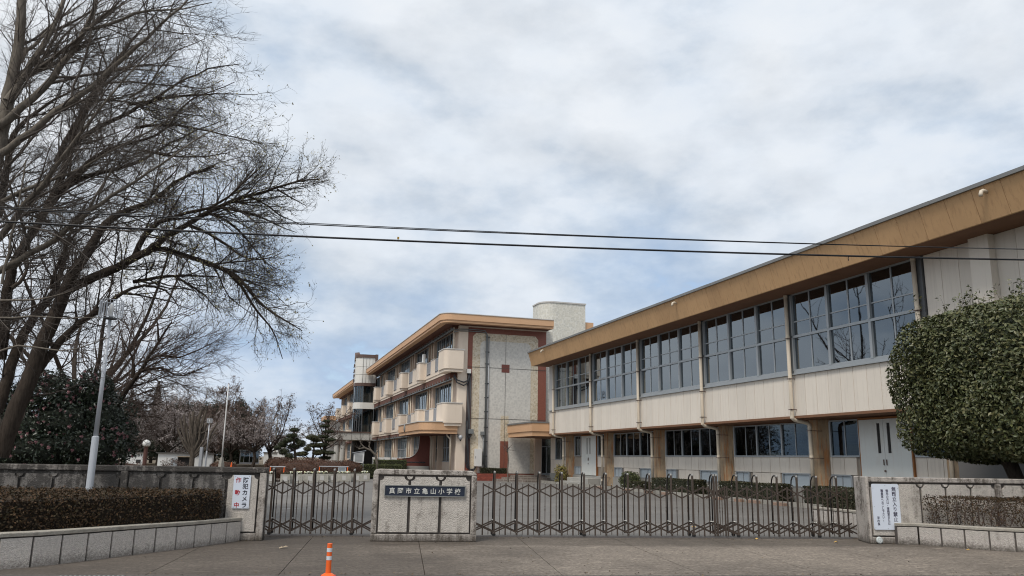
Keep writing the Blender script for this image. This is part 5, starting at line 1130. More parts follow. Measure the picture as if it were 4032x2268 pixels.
  [(-5.26,17.21,7.24,0.095),(-5.07,17.1,7.34,0.09),(-4.79,17.01,7.6,0.085),(-4.46,16.92,7.94,0.08),(-4.15,16.83,8.29,0.075),(-3.85,16.73,8.53,0.07),(-3.56,16.62,8.79,0.065),(-3.37,16.49,9.01,0.06),(-3.16,16.36,9.2,0.055),(-2.96,16.23,9.39,0.05),(-2.76,16.1,9.52,0.045),(-2.56,15.96,9.73,0.04),(-2.36,15.83,9.89,0.035),(-2.38,15.65,9.78,0.03),(-2.11,15.52,10.06,0.025),(-1.84,15.39,10.38,0.02)],
  [(-5.34,17.61,8.59,0.1),(-5.25,17.66,8.87,0.094),(-5.08,17.74,9.34,0.088),(-4.97,17.79,9.69,0.081),(-4.88,17.84,10.07,0.075),(-4.83,17.89,10.42,0.069),(-4.74,17.94,10.84,0.062),(-4.66,17.98,11.23,0.056),(-4.62,18.02,11.59,0.05)],
  [(-5.36,17.71,9.15,0.06),(-5.3,17.98,9.81,0.052),(-5.21,18.27,10.21,0.045),(-5.14,18.55,10.56,0.037),(-5.09,18.82,10.99,0.03)],
  [(-4.89,17.53,9.32,0.06),(-4.59,17.32,9.47,0.052),(-4.34,17.09,9.65,0.045),(-4.03,16.87,9.82,0.037),(-3.72,16.66,10.09,0.03),(-3.47,16.42,10.28,0.022),(-3.21,16.18,10.47,0.015)],
  [(-3.94,16.74,9.97,0.05),(-3.63,16.59,9.99,0.045),(-3.37,16.43,10.03,0.04),(-3.15,16.26,10.15,0.035),(-2.83,16.1,10.27,0.03),(-2.41,15.96,10.35,0.025),(-2.22,15.77,10.13,0.02),(-1.81,15.61,10.32,0.015),(-1.46,15.43,10.33,0.01)],
  [(-4.58,16.37,4.57,0.035),(-4.56,16.38,5.0,0.031),(-4.54,16.38,5.53,0.027),(-4.51,16.39,6.12,0.023),(-4.51,16.39,6.68,0.019),(-4.51,16.39,6.97,0.015)],
  [(-3.28,16.17,6.11,0.03),(-3.18,16.09,6.36,0.026),(-3.04,16.01,6.58,0.021),(-2.93,15.93,6.92,0.017),(-2.84,15.85,7.22,0.012),(-2.78,15.76,7.5,0.008)],
  [(-4.38,15.91,3.27,0.03),(-4.29,15.76,3.31,0.027),(-4.07,15.65,3.42,0.025),(-3.9,15.52,3.44,0.022),(-3.68,15.4,3.34,0.019),(-3.4,15.29,3.25,0.017),(-3.18,15.17,3.25,0.014),(-2.92,15.05,3.32,0.011),(-2.7,14.92,3.38,0.009),(-2.53,14.79,3.49,0.006)],
  [(-4.61,16.36,4.26,0.03),(-4.4,16.21,4.24,0.025),(-4.08,16.09,4.25,0.02),(-3.73,15.97,4.28,0.016),(-3.44,15.83,4.37,0.011),(-3.25,15.67,4.43,0.006)],
  [(-4.57,16.37,3.95,0.025),(-4.29,16.24,3.94,0.021),(-3.94,16.12,3.97,0.017),(-3.49,16.02,3.96,0.014),(-3.04,15.91,3.98,0.01),(-2.82,15.75,3.98,0.006)],
  [(-2.95,16.74,8.65,0.03),(-2.64,16.59,8.86,0.026),(-2.33,16.44,9.03,0.021),(-2.4,16.22,9.34,0.017),(-1.99,16.08,9.64,0.012),(-1.56,15.92,9.79,0.008)],
 ],
 'fine': [
  [(-4.11,26.69,1.26,0.12),(-4.22,26.59,1.8,0.112),(-4.29,26.5,2.18,0.105),(-4.2,26.44,2.45,0.097),(-4.02,26.39,2.85,0.089),(-3.87,26.33,3.16,0.082),(-3.68,26.28,3.48,0.074),(-3.56,26.22,3.8,0.066),(-3.39,26.17,3.96,0.058),(-3.23,26.11,4.28,0.051),(-3.11,26.05,4.6,0.043),(-2.95,25.99,4.93,0.035),(-2.76,25.93,5.26,0.028),(-2.63,25.87,5.5,0.02)],
  [(-3.57,26.26,3.8,0.06),(-3.59,26.26,4.04,0.05),(-3.51,26.27,4.29,0.04),(-3.64,26.25,4.52,0.03),(-3.84,26.22,4.74,0.02),(-4.05,26.19,4.97,0.01)],
  [(-4.45,26.63,1.26,0.07),(-4.51,26.62,2.06,0.061),(-4.55,26.61,2.76,0.052),(-4.55,26.61,3.35,0.043),(-4.5,26.62,3.87,0.033),(-4.41,26.64,4.36,0.024),(-4.25,26.66,4.86,0.015)],
  [(-3.35,26.09,4.0,0.045),(-3.02,25.97,4.12,0.038),(-2.65,25.84,4.2,0.03),(-2.35,25.71,3.71,0.023),(-1.82,25.6,4.02,0.015),(-1.39,25.46,4.26,0.008)],
  [(-3.19,26.01,4.31,0.045),(-2.94,25.89,4.51,0.038),(-2.68,25.78,4.59,0.03),(-2.3,25.68,4.3,0.023),(-1.77,25.58,4.67,0.015),(-1.34,25.46,4.92,0.008)],
  [(-2.94,25.83,4.91,0.035),(-2.93,25.83,5.23,0.027),(-3.04,25.82,5.55,0.018),(-3.18,25.81,5.86,0.01)],
  [(-3.99,26.2,2.84,0.035),(-3.67,25.99,2.72,0.028),(-3.38,25.78,2.61,0.022),(-3.01,25.57,2.69,0.015),(-2.55,25.37,2.61,0.008)],
  [(-3.85,26.22,3.16,0.03),(-3.62,26.08,3.16,0.025),(-3.29,25.94,2.93,0.019),(-2.88,25.81,2.97,0.013),(-2.53,25.68,3.17,0.008)],
 ],
}
# ================================================================ VEGETATION
def unit(a): return a/np.maximum(np.linalg.norm(a, axis=-1, keepdims=True), 1e-9)
def tubes(P, Rd, n):
    """many tapered tubes at once: P (N,K,3), Rd (N,K) -> verts, quads"""
    Nn, K, _ = P.shape
    T_ = np.empty_like(P); T_[:, 1:-1] = P[:, 2:]-P[:, :-2]; T_[:, 0] = P[:, 1]-P[:, 0]; T_[:, -1] = P[:, -1]-P[:, -2]; T_ = unit(T_)
    ref = np.where(np.abs(T_[:, :1, 2:3]) < .9, np.array([[[0, 0, 1.]]]), np.array([[[1., 0, 0]]]))
    X = unit(np.cross(T_, np.broadcast_to(ref, T_.shape))); Y = np.cross(T_, X)
    a = 2*np.pi*np.arange(n)/n
    V_ = P[:, :, None, :] + Rd[:, :, None, None]*(X[:, :, None, :]*np.cos(a)[None, None, :, None] + Y[:, :, None, :]*np.sin(a)[None, None, :, None])
    idx = np.arange(Nn*K*n).reshape(Nn, K, n)
    A_ = idx[:, :-1, :]; B_ = idx[:, 1:, :]
    F_ = np.stack([A_, np.roll(A_, -1, 2), np.roll(B_, -1, 2), B_], -1).reshape(-1, 4)
    return V_.reshape(-1, 3), F_
def resamp(limb, step):
    L_ = np.array(limb, float); d = np.r_[0, np.cumsum(np.linalg.norm(np.diff(L_[:, :3], axis=0), axis=1))]
    # Catmull-like smoothing by dense interpolation then a small moving average
    n = max(3, int(d[-1]/step)+1); u = np.linspace(0, d[-1], n)
    Q = np.stack([np.interp(u, d, L_[:, i]) for i in range(4)], 1)
    for _ in range(2): Q[1:-1] = .25*Q[:-2]+.5*Q[1:-1]+.25*Q[2:]
    return Q
def spawn(P, Rd, spacing, length, ang, rg, K=5, up=0., wob=.25, rr=.6, rmin=.003, first=.1, taper=.25, lenpow=.5, prefer=None, cap=.012, thick=False):
    """children along parents. P (N,K,3), Rd (N,K)"""
    seg = np.linalg.norm(np.diff(P, axis=1), axis=2); tot = seg.sum(1)
    cnt = np.maximum(1, rg.poisson(np.maximum(.05, tot*(1-first)/spacing)))
    pi_ = np.repeat(np.arange(len(P)), cnt); u = first+(1-first)*rg.random(len(pi_))
    Kp = P.shape[1]; x = u*(Kp-1); i = np.minimum(x.astype(int), Kp-2); f = (x-i)[:, None]
    pos = P[pi_, i]*(1-f)+P[pi_, i+1]*f; tan = unit(P[pi_, i+1]-P[pi_, i]); rad = Rd[pi_, i]*(1-f[:, 0])+Rd[pi_, i+1]*f[:, 0]
    rv = rg.normal(size=pos.shape)
    if prefer is not None: rv = rv+prefer
    perp = unit(rv-tan*(rv*tan).sum(1, keepdims=True)); a = np.radians(ang*(1+.35*rg.normal(size=len(pos))))[:, None]
    d = unit(tan*np.cos(a)+perp*np.sin(a)); length = length*np.clip(.42+rad*11, .42, 1.) if prefer is not None or thick else length; L_ = length*(.55+.9*rg.random(len(pos)))*np.power(1-u*.75, lenpow)
    return grow_from(pos, d, L_, np.maximum(rmin, np.minimum(rad*rr, cap*L_+.001)), rg, K, up, wob, taper)
def grow_from(pos, d, L_, r, rg, K, up, wob, taper):
    Q = np.empty((len(pos), K, 3)); Q[:, 0] = pos; st = (L_/(K-1))[:, None]
    for k in range(1, K):
        Q[:, k] = Q[:, k-1]+d*st; d = unit(d+wob*rg.normal(size=d.shape)+np.array([0, 0, up]))
    return Q, r[:, None]*np.linspace(1, taper, K)[None]
def cat(parts):
    V_, F_, o = [], [], 0
    for v, f in parts: V_.append(v); F_.append(f+o); o += len(v)
    return np.concatenate(V_), np.concatenate(F_)
def leaves(pts, nrm, size, rg, aspect=.5, spread=.7, fold=.25):
    """folded diamond leaves (2 triangles each) at pts, facing roughly nrm"""
    n = len(pts); nr = unit(nrm+spread*rg.normal(size=(n, 3))); a = rg.normal(size=(n, 3)); u = unit(a-nr*(a*nr).sum(1, keepdims=True)); w = np.cross(nr, u)
    s = size*(.65+.7*rg.random((n, 1)))
    A_ = pts-u*s*.5; B_ = pts+u*s*.5; C_ = pts+w*s*aspect*.5+nr*s*fold*.4; D_ = pts-w*s*aspect*.5+nr*s*fold*.4
    V_ = np.stack([A_, C_, B_, D_], 1).reshape(-1, 3); i = np.arange(n)*4
    F_ = np.concatenate([np.stack([i, i+1, i+2], 1), np.stack([i, i+2, i+3], 1)]); return V_, F_
def stuff_part(name, v, f, mat, parent, smooth=False):
    b = BASE[parent.name] if parent is not None else Vector((0, 0, 0))
    v = np.asarray(v)-np.array(b)[None]; o = link(name, raw_mesh(name, v, f, mat, smooth), parent); o['kind'] = 'stuff'; return o
def solid_part(name, v, f, mat, parent, smooth=True):
    b = BASE[parent.name]; return link(name, raw_mesh(name, np.asarray(v)-np.array(b)[None], f, mat, smooth), parent)

M['bark_dark'] = barkmat('dark_bark', (.022, .017, .014), (.062, .049, .039))
M['bark_grey'] = barkmat('grey_bark', (.08, .068, .055), (.17, .148, .122), 5)
M['twig_dark'] = paint('dark_twigs', (.062, .05, .042), .95, .3, .6, 5, 0)
M['twig_grey'] = paint('grey_twigs', (.105, .088, .075), .95, .3, .6, 5, 0)
M['twig_red'] = paint('reddish_twigs', (.1, .07, .056), .95, .3, .6, 5, 0)
M['bud'] = leafmat('leaf_buds', [(.25, .22, .1), (.34, .3, .17), (.2, .19, .08)])
def limb_tree(key, name, label, base, bark, twig, levels, rg, buds=None, nside=8, pre=None, thin=1., low=(0, 1)):
    root = thing(name, label, 'tree', base)
    parts = []; LP = []; LR = []
    for l in LIMBS[key]:
        Q = resamp(l, .28); Q[:, 3] *= thin; Q[1:-1, :3] += rg.normal(size=(len(Q)-2, 3))*.012
        parts.append(tubes(Q[None, :, :3], Q[None, :, 3], nside))
        # slice every limb into short overlapping runs of equal length for branching
        for k in range(0, len(Q)-4, 4): LP.append(Q[k:k+5, :3]); LR.append(Q[k:k+5, 3])
    solid_part('trunk', *cat(parts), bark, root)
    P, Rd = np.array(LP), np.array(LR); allp = []; tips = None
    for i, (sp, ln, an, K, up, wob, rr, rmin, ns, first) in enumerate(levels):
        pf = pre if i == 0 else None
        Q, q = spawn(P, Rd, sp, ln, an, rg, K, up, wob, rr, rmin, first, prefer=pf, thick=i == 0)
        if i == 0:                                        # thin limbs carry fewer, shorter boughs
            k = rg.random(len(Q)) < np.where(Q[:, 0, 2] < low[0], low[1], 1.); Q, q = Q[k], q[k]
        allp.append(tubes(Q, q, ns)); P, Rd = Q, q
    br = stuff_part('branches', *cat(allp), twig, root)
    if buds:
        sel, size, n = buds; tp = P[:, -1]; ok = sel(tp); tp = tp[ok]; tp = tp[rg.integers(0, len(tp), n)]+rg.normal(size=(n, 3))*.02
        stuff_part('leaf_buds', *leaves(tp, rg.normal(size=tp.shape), size, rg), M['bud'], root)
    return root
rg = np.random.default_rng(11)
limb_tree('dark', 'bare_tree', 'big dark bare tree leaning right with drooping budding limbs over the left wall', (-8.2, 19.6, 0), M['bark_dark'], M['twig_dark'],
   [(.13, 1.75, 42, 7, .03, .14, .5, .007, 4, 0.), (.15, .75, 45, 5, .03, .22, .6, .0045, 3, .1), (.09, .32, 45, 3, .03, .25, .7, .0036, 3, .1)], rg, buds=(lambda p: p[:, 0] > -3.4, .05, 9000), thin=.88, low=(4.3, .45))
rg = np.random.default_rng(12)
limb_tree('grey', 'bare_tree', 'tall grey-barked bare tree whose boughs sweep in from the upper left edge', (-9.6, 17.5, 0), M['bark_grey'], M['twig_grey'],
   [(.17, 2.2, 40, 8, .02, .11, .5, .0065, 4, 0.), (.17, .9, 42, 5, .02, .18, .6, .0042, 3, .1), (.1, .36, 44, 3, .02, .22, .7, .0031, 3, .1)], rg, pre=np.array([.5, .1, .1]), thin=.78, low=(5.0, .25))
rg = np.random.default_rng(13)
limb_tree('fine', 'bare_tree', 'slender bare tree with fine upswept twigs behind the silver lamp post', (-4.2, 26.5, 0), M['bark_dark'], M['twig_red'],
   [(.15, 2.0, 40, 7, .03, .1, .5, .007, 3, 0.), (.13, .9, 36, 5, .03, .14, .6, .005, 3, .15), (.13, .42, 36, 3, .02, .2, .7, .0042, 3, .1)], rg, pre=np.array([.55, 0, .25]))

# ---- camellia with pink blooms
def blob_points(n, c, r, rg, shell=.35, nz=.16, pw=2.):
    """points near the surface of a lumpy (super)ellipsoid with their normals"""
    d = unit(rg.normal(size=(n, 3)))
    k = np.power((np.abs(d)**pw).sum(1, keepdims=True), -1/pw)
    lump = 1+nz*(np.sin(d[:, :1]*5.1+c[0])*np.cos(d[:, 1:2]*4.3+c[1])+.6*np.sin(d[:, 2:3]*7.7+d[:, :1]*6+c[0]*2)+.5*np.sin(d[:, 1:2]*11+d[:, 2:3]*9))
    t = (1-shell*rg.random((n, 1))**1.6)
    return np.array(c)+d*k*lump*t*np.array(r), unit(d/np.array(r))
def core_part(name, c, r, mat, parent, k=.8, pw=2., nz=.16):
    rg_ = np.random.default_rng(1); mb = MB().ball((0, 0, 0), 1., 24, 16); d = unit(np.array(mb.v))
    q = np.power((np.abs(d)**pw).sum(1, keepdims=True), -1/pw)
    lump = 1+nz*(np.sin(d[:, :1]*5.1+c[0])*np.cos(d[:, 1:2]*4.3+c[1])+.6*np.sin(d[:, 2:3]*7.7+d[:, :1]*6+c[0]*2)+.5*np.sin(d[:, 1:2]*11+d[:, 2:3]*9))
    mb.v = [tuple(x) for x in np.array(c)+d*q*lump*k*np.array(r)]; return mb.build(name, mat, parent, smooth=True)
M['camellia'] = leafmat('camellia_leaves', [(.012, .02, .012), (.022, .034, .018), (.03, .042, .022), (.018, .026, .014)], .35, .5)
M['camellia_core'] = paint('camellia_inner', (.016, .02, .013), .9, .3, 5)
M['pink'] = leafmat('pink_petals', [(.28, .135, .145), (.36, .19, .2), (.22, .1, .11)], .6)
rg = np.random.default_rng(21)
CM = thing('camellia_bush', 'broad dark camellia bush dotted with pink blooms behind the left wall', 'bush', (-5.0, 24.6, 0))
cl = [((-5.9, 24.4, 2.0), (1.05, 1.0, .95)), ((-4.9, 24.6, 2.3), (1.0, 1.0, 1.05)), ((-4.1, 24.9, 2.35), (.95, 1.0, 1.0)), ((-4.35, 24.4, 1.7), (1.25, 1.0, .75)), ((-5.5, 24.2, 1.6), (1.3, 1., .75)), ((-6.8, 24.3, 1.7), (1.0, 1., 1.0)), ((-3.75, 24.9, 1.9), (.62, .9, .75)), ((-5.25, 24.5, 3.15), (.6, .6, .62)), ((-4.35, 24.8, 3.25), (.55, .6, .6)), ((-6.3, 24.5, 2.85), (.6, .6, .5))]
pp, qq = [], []
for c, r_ in cl:
    a, b = blob_points(3400, c, r_, rg, .5, .14); pp.append(a); qq.append(b)
stuff_part('foliage', *leaves(np.concatenate(pp), np.concatenate(qq), .085, rg, .5, .8), M['camellia'], CM)
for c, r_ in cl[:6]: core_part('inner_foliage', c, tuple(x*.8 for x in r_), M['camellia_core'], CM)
tk = MB()
for k in range(7): x = -6.6+.48*k; tk.tube([(x, 24.6, 0), (x+.1, 24.6, .8), (x+.05-.1*(k % 2), 24.6, 1.6)], [.06, .05, .035], 6)
tk.build('trunk', M['bark_dark'], CM)
fm = []
for k in range(11):
    a = k*2.4; r_ = .016+.028*(k % 2); fm.append((r_*.6*math.cos(a), r_*.6*math.sin(a), .01-.006*(k % 2)))
v, f = leaves(np.array(fm), np.tile([[0, 0, 1.]], (11, 1)), .036, rg, .85, .5); bloom = raw_mesh('bloom', v, f, M['pink'])
k = 0; cand = np.concatenate(pp)[rg.permutation(sum(len(p) for p in pp))]
for p in cand:
    # only blooms on the side the street sees
    if p[1] > 24.6 or p[2] < 1.2: continue
    o = link('bloom', bloom, CM, (p[0]*.995, p[1]-.13, p[2])); o.rotation_euler = (R(70+30*rg.random()), R(40*rg.normal()), R(30*rg.normal())); o.scale = (1.05+.4*rg.random(),)*3; k += 1
    if k >= 290: break

# ---- clipped evergreen with every leaf on its own, right foreground
M['holly'] = leafmat('evergreen_leaves', [(.042, .054, .019), (.075, .088, .033), (.115, .12, .05), (.058, .07, .026), (.15, .14, .058), (.08, .098, .04)], .42, .4)
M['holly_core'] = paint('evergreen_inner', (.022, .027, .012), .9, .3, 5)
rg = np.random.default_rng(31)
SB = thing('clipped_tree', 'large clipped evergreen tree with glossy leaves in front of the hall at the right edge', 'tree', (17.6, 15.1, 0))
cc, cr = (17.9, 14.9, 3.62), (2.25, 2.5, 1.84)
a, b = blob_points(84000, cc, cr, rg, .24, .03, 5.5)
stuff_part('foliage', *leaves(a, b+np.array([0, 0, .35]), .104, rg, .5, .75, .35), M['holly'], SB)
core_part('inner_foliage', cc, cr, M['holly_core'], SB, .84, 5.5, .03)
MB().tube([(17.7, 15.05, 0), (17.62, 15.02, .6), (17.5, 15.05, 1.2), (17.25, 15.1, 1.9), (17.1, 15.2, 2.6)], [.2, .17, .16, .17, .12], 10).tube([(17.55, 15.05, 1.0), (17.9, 14.9, 1.6), (18.2, 14.8, 2.4)], [.1, .09, .06], 8).build('trunk', M['bark_dark'], SB, smooth=True)
sp_p = rg.uniform(-1, 1, (90, 2)); pos = np.stack([cc[0]+sp_p[:, 0]*1.5, cc[1]+sp_p[:, 1]*2.1, np.full(90, 5.4)], 1)
Q, q = grow_from(pos, unit(np.array([0, 0, 1.])+.25*rg.normal(size=pos.shape)), .3+.4*rg.random(90), np.full(90, .006), rg, 4, 0, .15, .4)
lp_ = (Q[:, 1:]+rg.normal(size=Q[:, 1:].shape)*.03).reshape(-1, 3); lp_ = np.repeat(lp_, 4, 0)+rg.normal(size=(len(lp_)*4, 3))*.04
stuff_part('new_shoots', *tubes(Q, q, 3), M['twig_grey'], SB); stuff_part('shoot_leaves', *leaves(lp_, np.tile([[0, 0, 1.]], (len(lp_), 1)), .1, rg, .4), M['holly'], SB)

# ---- hedges
def poly_sample(poly, n, rg):
    P = np.array(poly); lo, hi = P.min(0), P.max(0); out = []
    while sum(len(o) for o in out) < n:
        q = rg.uniform(lo, hi, (n*2, 2)); ins = np.zeros(len(q), bool); j = len(P)-1
        for i in range(len(P)):
            c = ((P[i, 1] > q[:, 1]) != (P[j, 1] > q[:, 1])) & (q[:, 0] < (P[j, 0]-P[i, 0])*(q[:, 1]-P[i, 1])/(P[j, 1]-P[i, 1]+1e-12)+P[i, 0]); ins ^= c; j = i
        out.append(q[ins])
    return np.concatenate(out)[:n]
def hedge(name, label, poly, z0, z1, n, size, mat, core, rg, cat_='hedge', group=None, rag=.03, twigs=0, twigmat=None, core_k=.06, density_edge=.6, skip=None):
    """clipped hedge: leaves on its top and sides, dense core inside; poly is its plan, anticlockwise"""
    c0 = np.mean(np.array(poly), 0); root = thing(name, label, cat_, (c0[0], c0[1], 0), group)
    P = np.array(poly); area = sum(P[i][0]*P[(i+1) % len(P)][1]-P[(i+1) % len(P)][0]*P[i][1] for i in range(len(P)))
    if area < 0: P = P[::-1]
    ed = np.roll(P, -1, 0)-P; le = np.linalg.norm(ed, axis=1); nrm = np.stack([ed[:, 1], -ed[:, 0]], 1)/le[:, None]
    ntop = int(n*(1-density_edge)); t = poly_sample(P, ntop, rg); zt = z1-.05*rg.random(ntop)**2+rag*np.sin(t[:, 0]*2.3)*np.sin(t[:, 1]*1.9)*.6
    top = np.c_[t, zt]+rg.normal(size=(ntop, 3))*[.01, .01, rag*.5]; tn = np.tile([[0, 0, 1.]], (ntop, 1))
    ns = n-ntop; e = rg.choice(len(P), ns, p=le/le.sum()); u = rg.random(ns)[:, None]; dep = (rg.random(ns)**1.5*.14-.02)[:, None]
    sd_ = np.c_[P[e]+ed[e]*u-nrm[e]*dep, z0+(z1-z0)*rg.random(ns)]; sd_ += rg.normal(size=sd_.shape)*rag*.7
    sn = np.c_[nrm[e], .4*np.ones(ns)]
    pts = np.concatenate([top, sd_]); nn_ = np.concatenate([tn, sn])
    if skip is not None: k = ~skip(pts); pts, nn_ = pts[k], nn_[k]
    stuff_part('foliage', *leaves(pts, nn_, size, rg, .55, .9), mat, root)
    if core is not None:
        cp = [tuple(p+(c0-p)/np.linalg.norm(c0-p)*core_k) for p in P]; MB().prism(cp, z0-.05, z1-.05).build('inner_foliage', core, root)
    if twigs:
        b = poly_sample(P, twigs, rg); pos = np.c_[b, np.full(twigs, z0)]
        Q, q = grow_from(pos, unit(np.array([0, 0, 1.])+.35*rg.normal(size=pos.shape)), (z1-z0)*(.75+.35*rg.random(twigs)), np.full(twigs, .009), rg, 5, .1, .22, .35)
        Q2, q2 = spawn(Q, q, .09, .2, 45, rg, 4, .05, .3, .6, .003, .25); Q2[:, :, 2] = np.minimum(Q2[:, :, 2], z1); Q[:, :, 2] = np.minimum(Q[:, :, 2], z1)
        Q3, q3 = spawn(Q2, q2, .07, .1, 45, rg, 3, .05, .3, .7, .0022, .1); Q3[:, :, 2] = np.minimum(Q3[:, :, 2], z1+.02)
        stuff_part('stems', *cat([tubes(Q, q, 5), tubes(Q2, q2, 3), tubes(Q3, q3, 3)]), twigmat, root)
    return root
M['brown_hedge'] = leafmat('brown_hedge_leaves', [(.03, .02, .011), (.065, .037, .019), (.024, .02, .011), (.12, .066, .032), (.05, .04, .018), (.035, .022, .012)], .6, .25)
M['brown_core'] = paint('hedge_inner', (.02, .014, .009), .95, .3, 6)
M['green_hedge'] = leafmat('green_hedge_leaves', [(.03, .036, .014), (.045, .05, .02), (.06, .045, .024), (.025, .03, .012), (.07, .06, .03)], .5, .35)
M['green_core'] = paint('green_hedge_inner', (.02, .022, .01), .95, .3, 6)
M['fresh_hedge'] = leafmat('fresh_hedge_leaves', [(.06, .075, .022), (.09, .1, .03), (.045, .058, .018)], .5, .35)
M['azalea'] = leafmat('azalea_leaves', [(.1, .05, .032), (.14, .07, .045), (.075, .045, .03), (.12, .065, .05)], .7, .2)
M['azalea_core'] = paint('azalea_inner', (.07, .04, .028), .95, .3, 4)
rg = np.random.default_rng(41)
inner = [p for p in smooth_path([(-.52, 16.45), (-.62, 16.2), (-1.2, 15.5), (-1.85, 14.85), (-2.6, 14.1), (-3.1, 13.66), (-3.75, 13.35), (-4.7, 13.22), (-6.2, 13.45), (-9, 13.95)], 40)]
hp = inner + [S(-9.5, .12), S(-.45, .1), S(-.38, .2)]
hedge('clipped_hedge', 'dark reddish brown clipped hedge filling the curved planter left of the gate', hp, .43, .935, 78000, .042, M['brown_hedge'], M['brown_core'], rg, rag=.04, density_edge=.5)
tk = rg
inr = [(p.x, p.y) for p in rpP]
hr = [S(13.95, .12)] + [(13.98, 13.5), (14.3, 12.9), (14.8, 12.4), (15.5, 11.95), (16.8, 11.3), (19.0, 10.25)] + [S(20.5, .2)]
hedge('sparse_hedge', 'thin brown hedge with bare stems showing in the planter under the sign wall', hr, .44, .98, 22000, .04, M['brown_hedge'], None, np.random.default_rng(42), rag=.03, twigs=330, twigmat=M['twig_red'], density_edge=.55, skip=lambda p: (p[:, 2] < .7) & (np.random.default_rng(3).random(len(p)) < .5))
rg = np.random.default_rng(43)
hedge('clipped_hedge', 'dark green clipped hedge in the white planter behind the right gate leaf', [(15.1, 19.15), (15.1, 16.6), (19.6, 15.8), (19.8, 19.2)], .38, .95, 26000, .05, M['green_hedge'], M['green_core'], rg)
for (y0, y1, zz, lb) in ((21.6, 27.0, .78, 'nearest'), (28.6, 33.0, .78, ''), (35.2, 39.6, .76, ''), (40.9, 42.3, .5, '')):
    names = {21.6: 'dark green clipped hedge against the hall between kerb and second pillar, nearest the gate', 28.6: 'dark clipped hedge along the hall kerb behind the middle of the gate', 35.2: 'reddish green clipped hedge along the hall kerb, farthest long one', 40.9: 'low dark hedge stub beside the round shrub by the hall'}
    hedge('clipped_hedge', names[y0], [(20.42, y0), (21.15, y0), (21.15, y1), (20.42, y1)], .12, zz, 13000, .06, M['green_hedge'], M['green_core'], rg, group='hedges along the hall')
def shrub(name, label, c, r, n, size, mat, core, rg, cat_='shrub', group=None, nz=.1, pw=2.3, stem=True):
    root = thing(name, label, cat_, (c[0], c[1], 0), group); a, b = blob_points(n, c, r, rg, .3, nz, pw); k_ = a[:, 2] > .02; a, b = a[k_], b[k_]
    stuff_part('foliage', *leaves(a, b, size, rg, .5, .8), mat, root)
    if core is not None: core_part('inner_foliage', c, r, core, root, .82, pw, nz)
    return root
shrub('round_shrub', 'rounded yellow-green shrub clipped beside the far hall pillar', (20.8, 43.0, .5), (.42, 1.0, .55), 4500, .07, M['fresh_hedge'], M['green_core'], rg)
M['nandina'] = leafmat('golden_leaves', [(.22, .19, .05), (.3, .25, .09), (.16, .15, .04), (.26, .17, .06)], .6)
shrub('nandina', 'feathery golden shrub beside the hall door step', (20.6, 53.4, .62), (.42, .55, .62), 1500, .12, M['nandina'], None, rg, nz=.25)
# ================================================================ SCHOOL GARDEN AND BACKGROUND
structure('bank', MB().prism([(-90, 94), (9, 94), (9, 300), (-90, 300)], -.3, .58), M['field'])
# generic bare or blossoming tree
M['blossom'] = leafmat('pale_blossom', [(.34, .295, .275), (.45, .4, .38), (.25, .21, .19), (.4, .35, .33)], .8)
M['blossom_dim'] = leafmat('reddish_buds', [(.13, .092, .076), (.18, .13, .108), (.1, .07, .057), (.22, .17, .145)], .8)
M['twig_mid'] = paint('brown_twigs', (.075, .055, .048), .95, .3, .6, 5, 0)
M['twig_pale'] = paint('pale_twigs', (.2, .165, .13), .95, .3, .6, 5, 0)
M['dark_leaf'] = leafmat('dark_leaves', [(.014, .02, .012), (.022, .03, .016), (.03, .036, .02), (.018, .024, .013)], .6)
M['conifer'] = leafmat('conifer_needles', [(.022, .024, .014), (.034, .034, .02), (.045, .036, .024), (.028, .032, .018)], .7)
def bare_tree(name, label, base, h, w, seed, twig, flecks=None, trunk_h=.28, limbs=6, r=.16, dens=1., group=None, size=.1, spread=1.):
    rg = np.random.default_rng(seed); root = thing(name, label, 'tree', base, group); b = np.array(base, float)
    th = h*trunk_h; tr = np.array([[b + [0, 0, 0], b+[.05*w, 0, th*.5], b+[.02*w, .03*w, th], b+[.0, .02*w, th*1.25]]])
    parts = [tubes(tr, np.array([[r*1.15, r, r*.85, r*.6]]), 8)]
    n = limbs; az = 2*np.pi*(np.arange(n)+.4*rg.random(n))/n; el = np.radians(rg.uniform(28, 68, n))
    d = np.stack([np.cos(az)*np.cos(el), np.sin(az)*np.cos(el), np.sin(el)], 1)
    L_ = np.minimum((w*.62)/np.maximum(np.cos(el), .3), (h-th)*1.0/np.maximum(np.sin(el), .3)*.95)*(.8+.3*rg.random(n))
    pos = np.repeat(tr[0, 2:3], n, 0)-np.array([0, 0, 1.])*th*.25*rg.random((n, 1))
    Q, q = grow_from(pos, d, L_, np.full(n, r*.55), rg, 9, .02, .13, .2); parts.append(tubes(Q, q, 6))
    solid_part('trunk', *cat(parts), M['bark_dark'] if twig != 'twig_pale' else M['bark_grey'], root)
    s = h/6.5
    Q1, q1 = spawn(Q, q, .34*s/dens, 1.5*s*spread, 46, rg, 6, .06, .16, .6, .014*s, .15)
    Q2, q2 = spawn(Q1, q1, .22*s/dens, .75*s, 44, rg, 5, .05, .2, .6, .009*s, .1)
    Q3, q3 = spawn(Q2, q2, .2*s/dens, .36*s, 42, rg, 3, .04, .2, .7, .007*s, .1)
    stuff_part('branches', *cat([tubes(Q1, q1, 4), tubes(Q2, q2, 3), tubes(Q3, q3, 3)]), M[twig], root)
    if flecks:
        mat, nf = flecks; T_ = np.concatenate([Q3[:, 1], Q3[:, 2], Q2[:, 3]]); p = T_[rg.integers(0, len(T_), nf)]+rg.normal(size=(nf, 3))*.05*s
        stuff_part('blossom', *leaves(p, rg.normal(size=p.shape), size, rg, .8), M[mat], root)
    return root
g_ = 'cherry trees beyond the yard'
